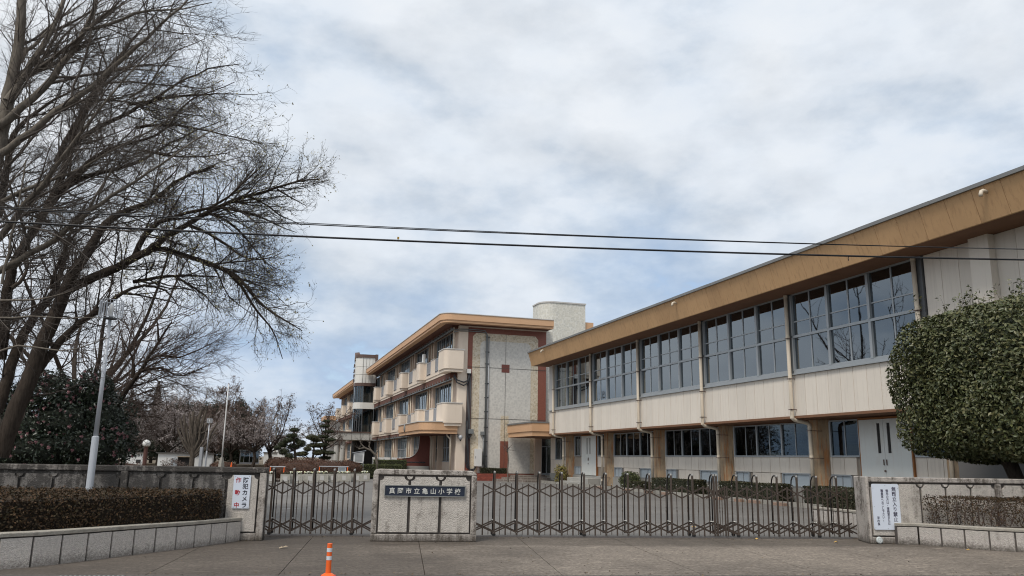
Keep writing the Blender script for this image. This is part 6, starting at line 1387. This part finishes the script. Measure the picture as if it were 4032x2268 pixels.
bare_tree('cherry_tree', 'spreading cherry with dark forked limbs against the sky beside the notice case', (1.6, 92, .4), 7.6, 6.2, 3, 'twig_mid', ('blossom_dim', 7000), .24, 9, .2, 1.15, g_, .1)
bare_tree('cherry_tree', 'thin cherry showing behind the pines beside the far school wing', (7.8, 97.5, .4), 7.7, 4.6, 5, 'twig_mid', ('blossom_dim', 5200), .3, 8, .16, 1.1, g_, .1)
bare_tree('cherry_tree', 'pale blossoming cherry behind the pruned tree, largest pink-grey mass left', (-7.4, 80, .2), 7.0, 5.6, 7, 'twig_mid', ('blossom', 15000), .26, 10, .16, 1.2, g_, .085)
bare_tree('cherry_tree', 'pale blossoming cherry left of the white dome light, half behind the camellia', (-10.4, 81, .2), 6.6, 4.6, 9, 'twig_mid', ('blossom', 12000), .26, 9, .16, 1.2, g_, .085)
bare_tree('cherry_tree', 'reddish cherry crown filling the space behind the flagpole', (-4.4, 96, .4), 8.2, 6.4, 13, 'twig_red', ('blossom_dim', 15000), .2, 11, .16, 1.25, g_, .1)
bare_tree('cherry_tree', 'whitish cherry leaning over the glass notice case', (.1, 89, .4), 6.0, 4.6, 15, 'twig_mid', ('blossom', 12000), .26, 9, .15, 1.2, g_, .085)
bare_tree('cherry_tree', 'reddish cherry just left of the flagpole above the long mound', (-2.3, 91, .4), 7.8, 5.0, 17, 'twig_red', ('blossom_dim', 13000), .2, 10, .16, 1.25, g_, .1)
bare_tree('cherry_tree', 'brown cherry crown above the white shed roofs', (-8.8, 99, .4), 8.4, 6.6, 18, 'twig_red', ('blossom_dim', 15000), .2, 11, .16, 1.25, g_, .1)
bare_tree('cherry_tree', 'pinkish cherry low behind the pruned tree and small lamp', (-5.0, 84, .2), 5.6, 4.8, 23, 'twig_mid', ('blossom', 10000), .24, 9, .15, 1.2, g_, .085)
bare_tree('tall_tree', 'tall bare tree deep in the grounds behind the big dark tree crown', (-10.3, 54, 0), 19.5, 10.5, 27, 'twig_mid', None, .2, 12, .3, .75, None, .1, 1.0)
bare_tree('pale_tree', 'tall pale round-crowned bare tree on the skyline right of the conifer', (-10.2, 125, .4), 11.0, 5.5, 19, 'twig_pale', None, .3, 9, .2, 1.2, None)
for k, (x, y, h_, w_) in enumerate(((-6.6, 130, 10.2, 4.4), (-4.2, 134, 10.6, 4.2), (-2.6, 128, 9.8, 3.6), (-14.2, 122, 9.6, 4.4), (-18, 120, 9.6, 4.6))):
    bare_tree('skyline_tree', ['thin pale bare tree on the skyline above the dark evergreens, middle of the row', 'thin pale bare tree on the skyline just left of the flagpole', 'thin pale bare tree on the skyline just right of the flagpole', 'pale bare tree on the skyline behind the conifer', 'pale bare tree on the skyline behind the camellia'][k], (x, y, .4), h_, w_, 30+k, 'twig_pale', None, .35, 7, .14, .8, 'bare trees on the skyline')
def leafy(name, label, clumps, trunk, n, size, mat, seed, group=None, core='camellia_core', nz=.2):
    rg = np.random.default_rng(seed); root = thing(name, label, 'tree', trunk, group); pp, qq = [], []; vol = sum(r[0]*r[2] for _, r in clumps)
    for c, r in clumps: a, b = blob_points(int(n*r[0]*r[2]/vol), c, r, rg, .5, nz); pp.append(a); qq.append(b)
    stuff_part('crown', *leaves(np.concatenate(pp), np.concatenate(qq), size, rg, .6, .8), M[mat], root)
    for c, r in clumps: core_part('inner_crown', c, tuple(.72*x for x in r), M[core], root)
    z = max(c[2] for c, _ in clumps); MB().tube([trunk, (trunk[0]+.05, trunk[1], z*.5), (clumps[0][0][0], clumps[0][0][1], z)], [.2, .15, .06], 7).build('trunk', M['bark_dark'], root); return root
# cedar: tiers of drooping sprays
def cedar(label, base, h, w, seed):
    rg = np.random.default_rng(seed); root = thing('cedar', label, 'tree', base); b = np.array(base); n = 9000
    t = rg.random(n)**.75; rad = w*(1-t)**.85*(.25+.75*rg.random(n)**.5)*(.75+.35*np.sin(t*46+rg.integers(0, 3, n))); a = rg.random(n)*2*np.pi
    p = b+np.stack([rad*np.cos(a), rad*np.sin(a), h*(.12+.88*t)-rad*.25], 1); nr = np.stack([np.cos(a), np.sin(a), .6+0*a], 1)
    stuff_part('crown', *leaves(p, nr, .2, rg, .5, .6), M['conifer'], root)
    MB().lathe([(w*.55, h*.1), (w*.4, h*.4), (w*.16, h*.75), (.02, h*.97)], base, 12).build('inner_crown', M['camellia_core'], root)
    MB().tube([base, (base[0], base[1], h*.95)], [.2, .04], 7).build('trunk', M['bark_dark'], root)
cedar('dark pointed cedar rising above the cherries left of the skyline tree', (-10.6, 98, .4), 9.1, 1.6, 51)
cedar('second dark cedar half hidden behind the camellia and slender tree', (-13.4, 99, .4), 8.0, 1.6, 52)
gd = 'dark evergreens behind the cherries'
leafy('evergreen_tree', 'dark evergreen mass right of the conifer, left end of the dark row', [((-9.3, 115, 7.2), (1.5, 1.5, 1.5)), ((-8.6, 115, 5), (1.8, 1.5, 2.4))], (-9, 115, .4), 5000, .2, 'dark_leaf', 61, gd)
leafy('evergreen_tree', 'dark evergreen below the thin skyline trees, middle of the dark row', [((-7.0, 116, 7.4), (1.7, 1.5, 1.3)), ((-6.6, 116, 5), (2.0, 1.5, 2.6))], (-7, 116, .4), 5000, .2, 'dark_leaf', 62, gd)
leafy('evergreen_tree', 'dark evergreen left of the flagpole, right end of the dark row', [((-4.8, 116, 7.4), (1.4, 1.5, 1.4)), ((-4.6, 116, 5), (1.8, 1.5, 2.6))], (-4.8, 116, .4), 5000, .2, 'dark_leaf', 63, gd)
leafy('evergreen_tree', 'dark round-topped evergreen right of the flagpole above the cherry', [((-1.9, 110, 7.6), (1.0, 1.2, 1.3)), ((-1.2, 110, 6.2), (1.3, 1.3, 1.4)), ((-1.5, 110, 3.8), (1.7, 1.3, 2.4))], (-1.6, 110, .4), 5000, .2, 'dark_leaf', 64, gd)
leafy('evergreen_tree', 'deep green low evergreen in shade right behind the flagpole foot', [((-1.6, 103, 2.4), (1.4, 1.2, 1.5)), ((-2.6, 103, 1.8), (1.2, 1.2, 1.4)), ((-.6, 103.5, 1.6), (1.0, 1, 1.2))], (-1.6, 103, .5), 4500, .17, 'dark_leaf', 65, gd)
leafy('evergreen_tree', 'deep green evergreen behind the left shed and dome light', [((-9.3, 92, 2.5), (1.6, 1.2, 1.6)), ((-11.5, 92, 2.8), (1.8, 1.2, 2.0)), ((-7.2, 92, 2.2), (1.3, 1.2, 1.4))], (-9.3, 92, .5), 5000, .17, 'dark_leaf', 66, gd)
leafy('evergreen_tree', 'dark evergreen behind the white shed, below the reddish cherry', [((-4.4, 106, 2.6), (1.6, 1.2, 1.7)), ((-6.0, 106, 2.4), (1.3, 1.2, 1.5))], (-5, 106, .5), 4500, .17, 'dark_leaf', 67, gd)
o = MB(); structure('far_woods', MB().prism([(-60, 140), (-1, 140), (-1, 150), (-60, 150)], .3, .6), M['soil'])
rgf = np.random.default_rng(71); P_ = np.c_[rgf.uniform(-60, 1.5, 16000), rgf.uniform(139, 150, 16000), np.zeros(16000)]; P_[:, 2] = .5+rgf.random(16000)**.8*(8.4+.8*np.sin(P_[:, 0]*.9)+.6*np.sin(P_[:, 0]*2.7))
v, f = leaves(P_, np.tile([[0, -1., .4]], (16000, 1)), .42, rgf, .7, .8); fw_ = link('woodland', raw_mesh('woodland', v, f, leafmat('winter_wood', [(.03, .026, .018), (.07, .05, .04), (.022, .028, .017), (.09, .065, .052)], .8))); meta(fw_, 'dim far wood closing the view beyond the yard', 'woodland', None, 'stuff')

# pruned plane tree: many cut-back poles
sy = thing('pruned_tree', 'heavily pruned pale tree of upright cut poles beside the small lamp', 'tree', (-4.66, 71.8, 0))
t_ = MB()
t_.tube([(-4.66, 71.8, 0), (-4.66, 71.8, 1.26), (-4.69, 71.8, 2.1)], [.24, .2, .18], 9)
for (a, m_, b, r_) in (((-4.7, 1.94), (-4.87, 3.46), (-4.89, 5.07), .1), ((-4.66, 2.0), (-4.45, 3.6), (-4.31, 5.28), .1), ((-4.66, 1.85), (-4.15, 3.46), (-3.94, 5.16), .085), ((-4.66, 1.6), (-4.07, 3.12), (-3.54, 4.8), .085), ((-4.62, 1.43), (-3.64, 2.8), (-2.96, 4.18), .07), ((-4.62, 1.26), (-3.56, 2.36), (-2.93, 3.72), .055),
    ((-4.7, 1.85), (-5.25, 3.12), (-5.6, 4.8), .09), ((-4.7, 1.6), (-5.33, 2.8), (-5.88, 4.48), .075), ((-4.7, 2.1), (-5.0, 3.12), (-5.05, 4.3), .07), ((-4.66, 2.45), (-4.57, 3.46), (-4.57, 4.4), .06), ((-4.4, 3.3), (-4.15, 4.05), (-3.85, 4.3), .045), ((-4.15, 3.3), (-3.64, 3.8), (-3.47, 3.88), .045),
    ((-4.75, 1.7), (-5.1, 2.9), (-5.35, 4.1), .06), ((-4.6, 1.8), (-4.3, 3.0), (-4.12, 4.6), .07), ((-4.6, 1.5), (-3.9, 2.9), (-3.35, 4.3), .06), ((-4.72, 1.9), (-4.8, 3.0), (-5.2, 4.9), .07), ((-4.62, 2.0), (-4.7, 3.4), (-4.66, 4.7), .06), ((-4.6, 1.3), (-3.8, 2.3), (-3.2, 3.3), .05), ((-4.72, 1.5), (-5.4, 2.5), (-6.0, 3.7), .06)):
    t_.tube([(a[0], 71.8, a[1]), (m_[0]+.04, 71.7+.3*(r_ > .08), m_[1]-.2), ((m_[0]+b[0])/2-.05, 71.8, (m_[1]+b[1])/2), (b[0], 71.9, b[1])], [r_*1.4, r_*1.25, r_*1.15, r_*1.05], 8)
t_.build('trunk', barkmat('mottled_bark', (.035, .029, .024), (.11, .092, .074), 4), sy, smooth=False)

# flagpole, small lamp, standing panel, dome light column, sheds, notice case
fp_ = thing('flagpole', 'tall thin white flagpole on a tapered concrete foot', 'flagpole', (-2.17, 66, 0))
MB().lathe([(.062, 1.3), (.05, 3.2), (.045, 5.2), (.028, 7.0)], (-2.17, 66, 0), 10).build('pole', M['white_box'], fp_, smooth=True)
MB().lathe([(.3, 0), (.2, 1.0), (.1, 1.42)], (-2.17, 66, 0), 4).build('foot', M['kerb'], fp_); MB().ball((-2.17, 66, 7.03), .05, 8, 5).build('finial', M['steel'], fp_); MB().box(-2.24, -2.1, 65.97, 66.03, 5.35, 5.55).build('pulley_box', M['steel'], fp_)
lamp_post('lamp_post', 'small distant lamp post with square cage beside the pruned tree', (-3.44, 68.9, 0), 4.05)
pn = thing('standing_panel', 'grey steel panel standing on edge left of the small lamp', 'panel', (-3.8, 67.9, 0)); MB().box(-3.9, -3.7, 67.7, 68.5, 0, 2.17).build('panel', M['steel'], pn, bev=.01); MB().box(-3.68, -3.64, 68.3, 68.4, 0, 2.1).build('stay', M['conduit'], pn)
dl = thing('dome_light', 'brown column carrying a white dome light in front of the sheds', 'lamp', (-7.5, 65.6, 0))
MB().lathe([(.15, 0), (.14, 2.11)], (-7.5, 65.6, 0), 14).build('column', paint('red_brown_column', (.1, .045, .035), .7), dl); MB().lathe([(.16, 2.11), (.25, 2.16), (.28, 2.32), (.25, 2.45), (.15, 2.56), (.03, 2.61)], (-7.5, 65.6, 0), 16).build('dome', M['white_box'], dl, smooth=True)
sa = thing('shed', 'white shed with beige shutter and small window left of the dome light', 'shed', (-10.5, 74, 0))
MB().box(-13.5, -8.58, 74, 76.5, 0, 1.63).build('wall', M['w_white'], sa); MB().box(-13.7, -8.48, 73.85, 76.6, 1.63, 1.72).build('roof', M['roof_dark'], sa); MB().box(-11.03, -9.99, 73.95, 74, 0, 1.43).build('shutter', M['shed_beige'], sa); MB().box(-9.12, -8.78, 73.95, 74, .79, 1.1).build('window', M['inside_dark'], sa)
MB().box(-9.15, -8.75, 73.92, 74, .73, .785).build('sill', M['white_box'], sa)
sb_ = thing('shed', 'long white shed with a dark open doorway right of the dome light', 'shed', (-5.4, 74, 0))
MB().box(-7.47, -5.92, 74, 76.5, 0, 1.63).box(-4.98, -3.2, 74, 76.5, 0, 1.63).box(-5.92, -4.98, 74, 76.5, 1.4, 1.63).box(-7.4, -3.25, 76.3, 76.5, 0, 1.6).build('wall', M['w_white'], sb_); MB().box(-7.6, -3.1, 73.85, 76.6, 1.63, 1.72).build('roof', M['roof_dark'], sb_); MB().box(-5.92, -4.98, 74.2, 74.3, 0, 1.4).build('doorway', M['inside_dark'], sb_); MB().box(-5.96, -4.94, 73.95, 74, 1.36, 1.43).build('lintel', M['shed_beige'], sb_); MB().box(-6.4, -5.98, 73.9, 73.99, 0, 1.28).build('leaning_board', M['frost'], sb_)
kk_ = thing('notice_case', 'glazed notice case with greenish panes under the whitish cherry', 'kiosk', (-.25, 100, .6))
MB().box(-1.35, .82, 100, 101.2, .6, .78).box(-1.35, -1.27, 100, 100.1, .78, 2.12).box(.74, .82, 100, 100.1, .78, 2.12).box(-.3, -.24, 100, 100.08, .78, 2.12).box(-1.27, .74, 100, 100.06, 1.84, 1.9).box(-.9, -.86, 100, 100.06, .78, 1.84).box(.1, .14, 100, 100.06, .78, 1.84).build('frame', M['steel'], kk_)
MB().box(-1.45, .9, 99.9, 101.3, 2.12, 2.22).build('roof', M['conduit'], kk_); MB().box(-1.27, .74, 100.9, 101.1, .78, 2.12).build('back_board', paint('olive_board', (.16, .18, .08), .8), kk_); MB().box(-1.27, -.3, 100.03, 100.04, .78, 2.1).box(-.24, .74, 100.03, 100.04, .78, 2.1).build('pane', M['glass_b'], kk_)
sc2 = thing('shed', 'small pale grey shed with flat dark roof right of the notice case', 'shed', (2.3, 106, .5)); MB().box(1.4, 3.0, 106, 108, .4, 1.92).box(3.0, 3.5, 106, 107, .4, 1.5).build('wall', M['w_white'], sc2); MB().box(1.3, 3.1, 105.9, 108.1, 1.92, 2.02).build('roof', M['roof_dark'], sc2); MB().box(2.0, 2.04, 105.98, 106, .5, 1.9).build('joint', M['recess'], sc2)
hs = thing('house', 'far pale house seen through the cherry branches', 'building', (4.2, 140, 0)); MB().box(3.0, 5.2, 140, 146, 0, 4.7).build('wall', M['w_white'], hs); MB().box(2.8, 5.4, 139.8, 146.2, 4.7, 4.95).build('roof', M['steel'], hs); MB().box(3.4, 3.9, 139.95, 140, 3.4, 4.2).box(4.2, 4.8, 139.95, 140, 3.4, 4.2).build('window', M['conduit'], hs)
pw_ = thing('utility_pole', 'thin grey utility pole among the cherry branches', 'pole', (3.0, 118, 0)); MB().lathe([(.11, 0), (.08, 6.6)], (3.0, 118, 0), 10).build('pole', M['kerb'], pw_); MB().box(2.6, 3.4, 117.9, 118, 6.0, 6.08).build('crossarm', M['steel'], pw_)
rc = thing('traffic_cone', 'small red marker standing on the long brown mound', 'marker', (-1.48, 67.6, .62)); MB().lathe([(.09, 0), (.08, .03), (.03, .42), (.02, .43)], (-1.48, 67.6, .62), 10).build('cone', M['orange'], rc)
sw = thing('climbing_frame', 'blue and white playground bars glimpsed under the camellia', 'play frame', (-8.6, 62, 0))
t_ = MB()
for k in range(4): t_.tube([(-9.1+.22*k, 62, 0), (-9.05+.22*k, 62, 1.9)], .03, 6)
t_.tube([(-9.1, 62, 1.88), (-8.4, 62, 1.88)], .03, 6); t_.build('white_bar', M['white_box'], sw); MB().tube([(-9.7, 62, 0), (-9.7, 62, 1.9)], .035, 6).tube([(-9.55, 62, 0), (-9.55, 62, 1.9)], .035, 6).build('blue_bar', paint('blue_paint', (.08, .25, .36), .5), sw)

# azalea mounds, low bushes
rg = np.random.default_rng(81); ga = 'brown azalea mounds by the drive'
for c, r, lb in (((1.85, 59.2, .75), (1.0, .8, .78), 'brown azalea mound, small tall one beside the square hedge'), ((3.0, 58.2, .5), (1.75, 1.0, .78), 'broad brown azalea mound right in front behind the flower boxes'), ((5.0, 58.9, .55), (1.7, 1.0, .82), 'long brown azalea mound left of the notice board'), ((4.0, 61, .75), (2.4, 1.0, .72), 'brown azalea mound at the foot of the clipped pines'), ((6.6, 60.0, .6), (1.1, .9, .75), 'brown azalea mound just behind the notice board')):
    shrub('azalea_mound', lb, c, r, 7000, .075, M['azalea'], M['azalea_core'], rg, 'shrub', ga, .05, 2.4)
shrub('long_mound', 'long low brown clipped mound at the foot of the flagpole', (-2.1, 68.5, .55), (1.05, .8, .5), 5000, .08, M['azalea'], M['azalea_core'], rg, 'shrub', None, .04, 3)
shrub('twiggy_bush', 'low reddish twiggy bush in front of the open shed doorway', (-5.65, 66.5, .55), (.9, .5, .66), 2600, .08, M['blossom_dim'], None, rg, nz=.2)
shrub('square_hedge', 'small square dark green hedge left of the azalea mounds', (1.35, 60.2, .85), (.3, .3, .58), 1800, .06, M['green_hedge'], M['green_core'], rg, nz=.03, pw=5)
shrub('low_bush', 'low brown bush line behind the left wall below the camellia', (-9.5, 60, .5), (3.4, .6, .55), 3500, .09, M['azalea'], M['azalea_core'], rg, nz=.06, pw=3)
hedge('clipped_hedge', 'bright green box hedge in front of the school windows left of the name wall', [(7.95, 62.6), (10.9, 61.9), (11.0, 63.4), (8.1, 64.2)], .1, 1.05, 9000, .075, M['fresh_hedge'], M['green_core'], rg, rag=.03)
hedge('clipped_hedge', 'bright green low hedge right under the school windows behind the notice board', [(9.5, 67), (12, 66), (12.2, 67.4), (9.7, 68.4)], .3, 1.4, 5000, .08, M['fresh_hedge'], M['green_core'], rg, rag=.03)
hedge('clipped_hedge', 'short dark hedge on the red tile planter at the patterned wall', [(16.75, 60.35), (18.8, 60.35), (18.8, 60.8), (16.75, 60.8)], .5, .93, 4500, .06, M['green_hedge'], M['green_core'], rg)
rp_ = thing('tile_planter', 'red tiled planter at the foot of the patterned end wall', 'planter', (17.5, 60.5, 0)); MB().box(15.2, 18.95, 60.2, 60.32, 0, .53).box(15.2, 15.32, 60.32, 60.95, 0, .53).box(18.83, 18.95, 60.32, 60.95, 0, .53).box(15.32, 18.83, 60.32, 60.95, 0, .48).build('wall', M['t_brick'], rp_)
# cloud-pruned pines
M['pine'] = leafmat('pine_needles', [(.026, .034, .016), (.042, .05, .022), (.06, .064, .028), (.034, .04, .02)], .6); M['pine_gold'] = leafmat('golden_pine_needles', [(.06, .06, .024), (.085, .08, .032), (.045, .05, .02)], .6)
def pine(label, trunk, pads, mat, seed):
    rg = np.random.default_rng(seed); root = thing('cloud_pine', label, 'tree', trunk[0], 'cloud-pruned pines'); n = len(trunk)
    t_ = MB().tube(trunk, [.13-.09*k/(n-1) for k in range(n)], 8)
    for c, r in pads:
        q = min(trunk, key=lambda p: abs(p[2]-c[2]+.15)); t_.tube([q, ((q[0]+c[0])/2, (q[1]+c[1])/2, (q[2]+c[2])/2-.06), (c[0], c[1], c[2]-.04)], [.05, .04, .025], 6)
    t_.build('trunk', M['bark_dark'], root)
    for c, r in pads:
        a, b = blob_points(1400, c, r, rg, .5, .1); stuff_part('needle_pad', *leaves(a, b+np.array([0, 0, .4]), .1, rg, .3, .8), M[mat], root); core_part('inner_pad', c, tuple(.7*x for x in r), M['camellia_core'], root)
P62 = [(2.84, 3.5, .34, .15), (2.68, 3.07, .42, .17), (2.42, 2.73, .36, .19), (2.07, 2.43, .36, .22), (2.92, 2.3, .48, .24), (3.38, 2.51, .34, .26), (2.2, 1.91, .42, .25), (2.6, 1.58, .34, .24), (3.04, 2.72, .26, .18), (1.72, 2.18, .26, .16)]
pine('cloud-pruned pine with rounded dark pads, leftmost of the clipped pines', [(3.05, 62, .3), (3.1, 62, 1.2), (2.95, 62, 2.0), (2.85, 62, 2.8), (2.82, 62, 3.4)], [((x, 62+.25*math.sin(7*x), z), (r, r*.9, h_)) for x, z, r, h_ in P62], 'pine', 91)
P66 = [(4.42, 3.06, .48, .24), (4.85, 2.85, .3, .14), (4.6, 2.45, .56, .17), (4.1, 2.16, .3, .2), (3.85, 1.8, .4, .18), (3.5, 1.75, .4, .16), (4.9, 1.85, .4, .15)]
pine('golden green cloud-pruned pine, middle one of the clipped pines', [(4.6, 66, .3), (4.55, 66, 1.3), (4.62, 66, 2.1), (4.45, 66, 3.0)], [((x, 66+.25*math.sin(7*x), z), (r, r*.9, h_)) for x, z, r, h_ in P66], 'pine_gold', 92)
P68 = [(5.64, 4.45, .3, .12), (5.5, 4.05, .42, .12), (5.82, 3.6, .46, .13), (5.42, 3.2, .46, .13), (5.95, 2.95, .5, .14), (5.4, 2.55, .55, .14), (5.2, 2.0, .6, .16), (5.95, 1.9, .5, .16), (5.1, 2.42, .4, .12), (5.7, 1.5, .5, .15)]
pine('tall dark layered pine, rightmost of the clipped pines against the school wing', [(5.62, 68, .3), (5.5, 68, 1.3), (5.68, 68, 2.5), (5.6, 68, 3.6), (5.6, 68, 4.5)], [((x, 68+.25*math.sin(7*x), z), (r, r*.9, h_)) for x, z, r, h_ in P68], 'pine', 93)
# crooked little bare tree by the school windows
ct = thing('crooked_tree', 'small crooked bare tree with knuckled branches before the school windows', 'tree', (9.15, 62.5, .2))
t_ = MB().tube([(9.15, 62.5, .2), (9.1, 62.4, 1.1), (8.95, 62.4, 1.75), (8.6, 62.4, 2.1), (8.1, 62.4, 2.3), (7.7, 62.5, 2.22)], [.11, .1, .09, .08, .06, .04], 8).tube([(8.95, 62.4, 1.75), (9.0, 62.3, 2.0), (9.14, 62.3, 2.16), (9.2, 62.3, 2.5)], [.06, .05, .04, .02], 7).tube([(8.6, 62.4, 2.1), (8.42, 62.4, 2.4), (8.45, 62.4, 2.65)], [.06, .05, .03], 7).tube([(8.1, 62.4, 2.3), (7.8, 62.4, 2.6), (7.74, 62.4, 2.75)], [.05, .04, .03], 7)
for x, z in ((8.45, 2.65), (7.74, 2.75), (7.7, 2.22), (8.1, 2.32), (9.2, 2.5)): t_.ball((x, 62.4, z), .07, 7, 5)
t_.build('trunk', M['bark_grey'], ct)
rg = np.random.default_rng(95); ps = np.array([(8.45, 62.4, 2.65), (7.74, 62.4, 2.75), (7.7, 62.4, 2.22), (9.2, 62.3, 2.5)]); ps = np.repeat(ps, 7, 0); Q, q = grow_from(ps, unit(np.array([0, 0, .9])+.6*rg.normal(size=ps.shape)), .5+.5*rg.random(28), np.full(28, .012), rg, 5, .02, .2, .3); stuff_part('twigs', *tubes(Q, q, 3), M['twig_grey'], ct)
st_ = thing('slim_tree', 'slim bare sapling standing against the red strip of the patterned wall', 'tree', (17.95, 57.3, .0))
t_ = MB().tube([(17.95, 57.3, 0), (17.9, 57.3, .9), (17.95, 57.3, 1.5), (17.88, 57.3, 2.35)], [.06, .05, .045, .035], 7); t_.build('trunk', M['bark_grey'], st_)
ps = np.repeat(np.array([(17.88, 57.3, 2.3), (17.9, 57.3, 2.1)]), 7, 0); Q, q = grow_from(ps, unit(np.array([0, 0, .8])+.7*rg.normal(size=ps.shape)), .5+.4*rg.random(14), np.full(14, .018), rg, 5, .05, .2, .3); Q2, q2 = spawn(Q, q, .1, .2, 45, rg, 4, .05, .2, .6, .007, .2); stuff_part('twigs', *cat([tubes(Q, q, 4), tubes(Q2, q2, 3)]), M['twig_grey'], st_)

# flower boxes with white pansies, barrier stands, notice board
M['pansy'] = leafmat('pansy_petals', [(.75, .76, .68), (.7, .72, .6), (.62, .6, .25), (.8, .8, .78)], .7)
M['box_concrete'] = paint('patchy_concrete_box', (.42, .4, .35), .9, .35, 5, 30, .2, .5, (.2, .19, .16), streak=.5)
bxs = [(1.2, 51.15, .48), (2.0, 51.0, .55), (2.62, 51.3, .8), (3.5, 52.0, .8), (4.35, 53.6, .8), (5.05, 53.8, .55), (5.85, 54.85, .95), (6.75, 55.2, .7), (7.45, 56.4, .6)]
LB = ['moss-streaked concrete flower box, first on the left by the orange stand', 'low dark-leaved concrete flower box under the left orange stand', 'concrete flower box with white blooms right of the left orange stand', 'concrete flower box crowded with white blooms, fourth from the left', 'concrete flower box with white blooms, middle of the row', 'concrete flower box of grey-blue leaves, right of the middle', 'wide concrete flower box before the right orange stand', 'concrete flower box of dark leaves beside the notice board', 'last concrete flower box with yellow blooms beside the name wall']
rg = np.random.default_rng(97)
for k, (x, y, w) in enumerate(bxs):
    o = thing('flower_box', LB[k], 'flower box', (x, y, 0), 'concrete flower boxes along the bed')
    c = MB().box(x-w/2, x+w/2, y-.2, y-.13, 0, .52).box(x-w/2, x+w/2, y+.13, y+.2, 0, .52).box(x-w/2, x-w/2+.07, y-.13, y+.13, 0, .52).box(x+w/2-.07, x+w/2, y-.13, y+.13, 0, .52).box(x-w/2+.07, x+w/2-.07, y-.13, y+.13, 0, .47)
    c.build('box', M['box_concrete'], o, bev=.012); MB().box(x-.12, x+.12, y-.21, y-.2, .12, .4).build('face_plate', M['b_cap'], o)
    p = np.c_[rg.uniform(x-w/2+.03, x+w/2-.03, 320), rg.uniform(y-.16, y+.16, 320), .5+.13*rg.random(320)]; stuff_part('leaves', *leaves(p, np.tile([[0, -.3, 1.]], (320, 1)), .06, rg, .6), M['green_hedge'], o)
    if k not in (1, 5, 7):
        n = 46; p = np.c_[rg.uniform(x-w/2+.05, x+w/2-.05, n), rg.uniform(y-.18, y+.12, n), .58+.1*rg.random(n)]; stuff_part('flowers', *leaves(p, np.tile([[0, -.8, .6]], (n, 1)), .075, rg, .9, .4), M['pansy'], o)
for x0, x1, y, lb in ((1.12, 1.92, 51.6, 'low barrier stand with orange legs above the left flower boxes'), (4.35, 6.2, 56.0, 'wider barrier stand with orange legs and notice above the right flower boxes')):
    o = thing('barrier_stand', lb, 'barrier', ((x0+x1)/2, y, 0))
    t_ = MB()
    for x in (x0, x1): t_.tube([(x-.06, y-.18, .05), (x, y, .93)], .025, 6).tube([(x+.03, y+.18, .05), (x, y, .93)], .025, 6)
    t_.build('leg', M['orange'], o); MB().tube([(x0-.04, y, .95), (x1+.06, y, .95)], .03, 8).build('rail', M['steel'], o)
    if x0 > 2:
        MB().box(x1-.62, x1-.1, y-.02, y, .62, .9).build('notice', M['frost'], o)
        q = MB()
        for k in range(3): q.box(x1-.58, x1-.16, y-.024, y-.021, .66+.08*k, .7+.08*k)
        q.build('print', M['conduit'], o)
nb = thing('notice_board', 'white slatted notice board with a sloping top on splayed metal legs', 'notice board', (7.55, 61.5, 0))
MB().slab([(7.2, 1.22), (7.95, 1.18), (7.98, 2.0), (7.2, 1.86)], (0, 61.5, 0), (1, 0, 0), (0, 0, 1), 0, .05).build('board', M['white_box'], nb); MB().slab([(7.1, 1.88), (8.08, 2.06), (8.08, 2.1), (7.1, 1.92)], (0, 61.62, 0), (1, 0, 0), (0, 0, 1), 0, .25).build('roof', M['steel'], nb)
q = MB()
for k in range(9): q.box(7.3, 7.86, 61.44, 61.449, 1.28+.06*k, 1.305+.06*k)
q.build('text_lines', M['conduit'], nb); MB().tube([(7.25, 61.45, 1.3), (7.1, 61.4, 0)], .022, 6).tube([(7.92, 61.45, 1.3), (7.95, 61.4, 0)], .022, 6).tube([(7.92, 61.5, 1.2), (7.4, 61.8, .6)], .018, 6).build('leg', M['steel'], nb)
bk = thing('garden_stone', 'dark mossy standing stone beside the notice board', 'stone', (6.85, 60.9, 0)); MB().ball((6.85, 60.9, .7), (.32, .25, .75), 9, 7).build('stone', paint('dark_stone', (.05, .05, .048), .95, .4, 4, 20, .6), bk)

# windblown bits of leaf and grit gathered along the foot of the walls and the gutter
rg = np.random.default_rng(99); n = 900; q = rg.random(n); ss = rg.uniform(-1, 24, n); tt = np.where(q < .45, .03+.25*rg.random(n)**2, np.where(q < .75, 4.4+.3*rg.random(n), rg.uniform(-1.6, 4.4, n)))
bx = np.where((ss > .3) & (ss < 2.45) | (ss > 4.55) & (ss < 12.8), np.where(q < .45, -.95+.3*rg.random(n), tt), tt)
pts = np.c_[SO.x+SE.x*ss+SN.x*bx, SO.y+SE.y*ss+SN.y*bx, .006+.006*rg.random(n)]
v, f = leaves(pts, np.tile([[0, 0, 1.]], (n, 1)), .035, rg, .6, .25); lt = link('leaf_litter', raw_mesh('leaf_litter', v, f, leafmat('litter_bits', [(.05, .035, .022), (.12, .085, .05), (.2, .15, .09), (.035, .028, .022)], .8))); meta(lt, 'fine dry leaf bits and grit scattered over the drive and wall foot', 'leaf litter', None, 'stuff')
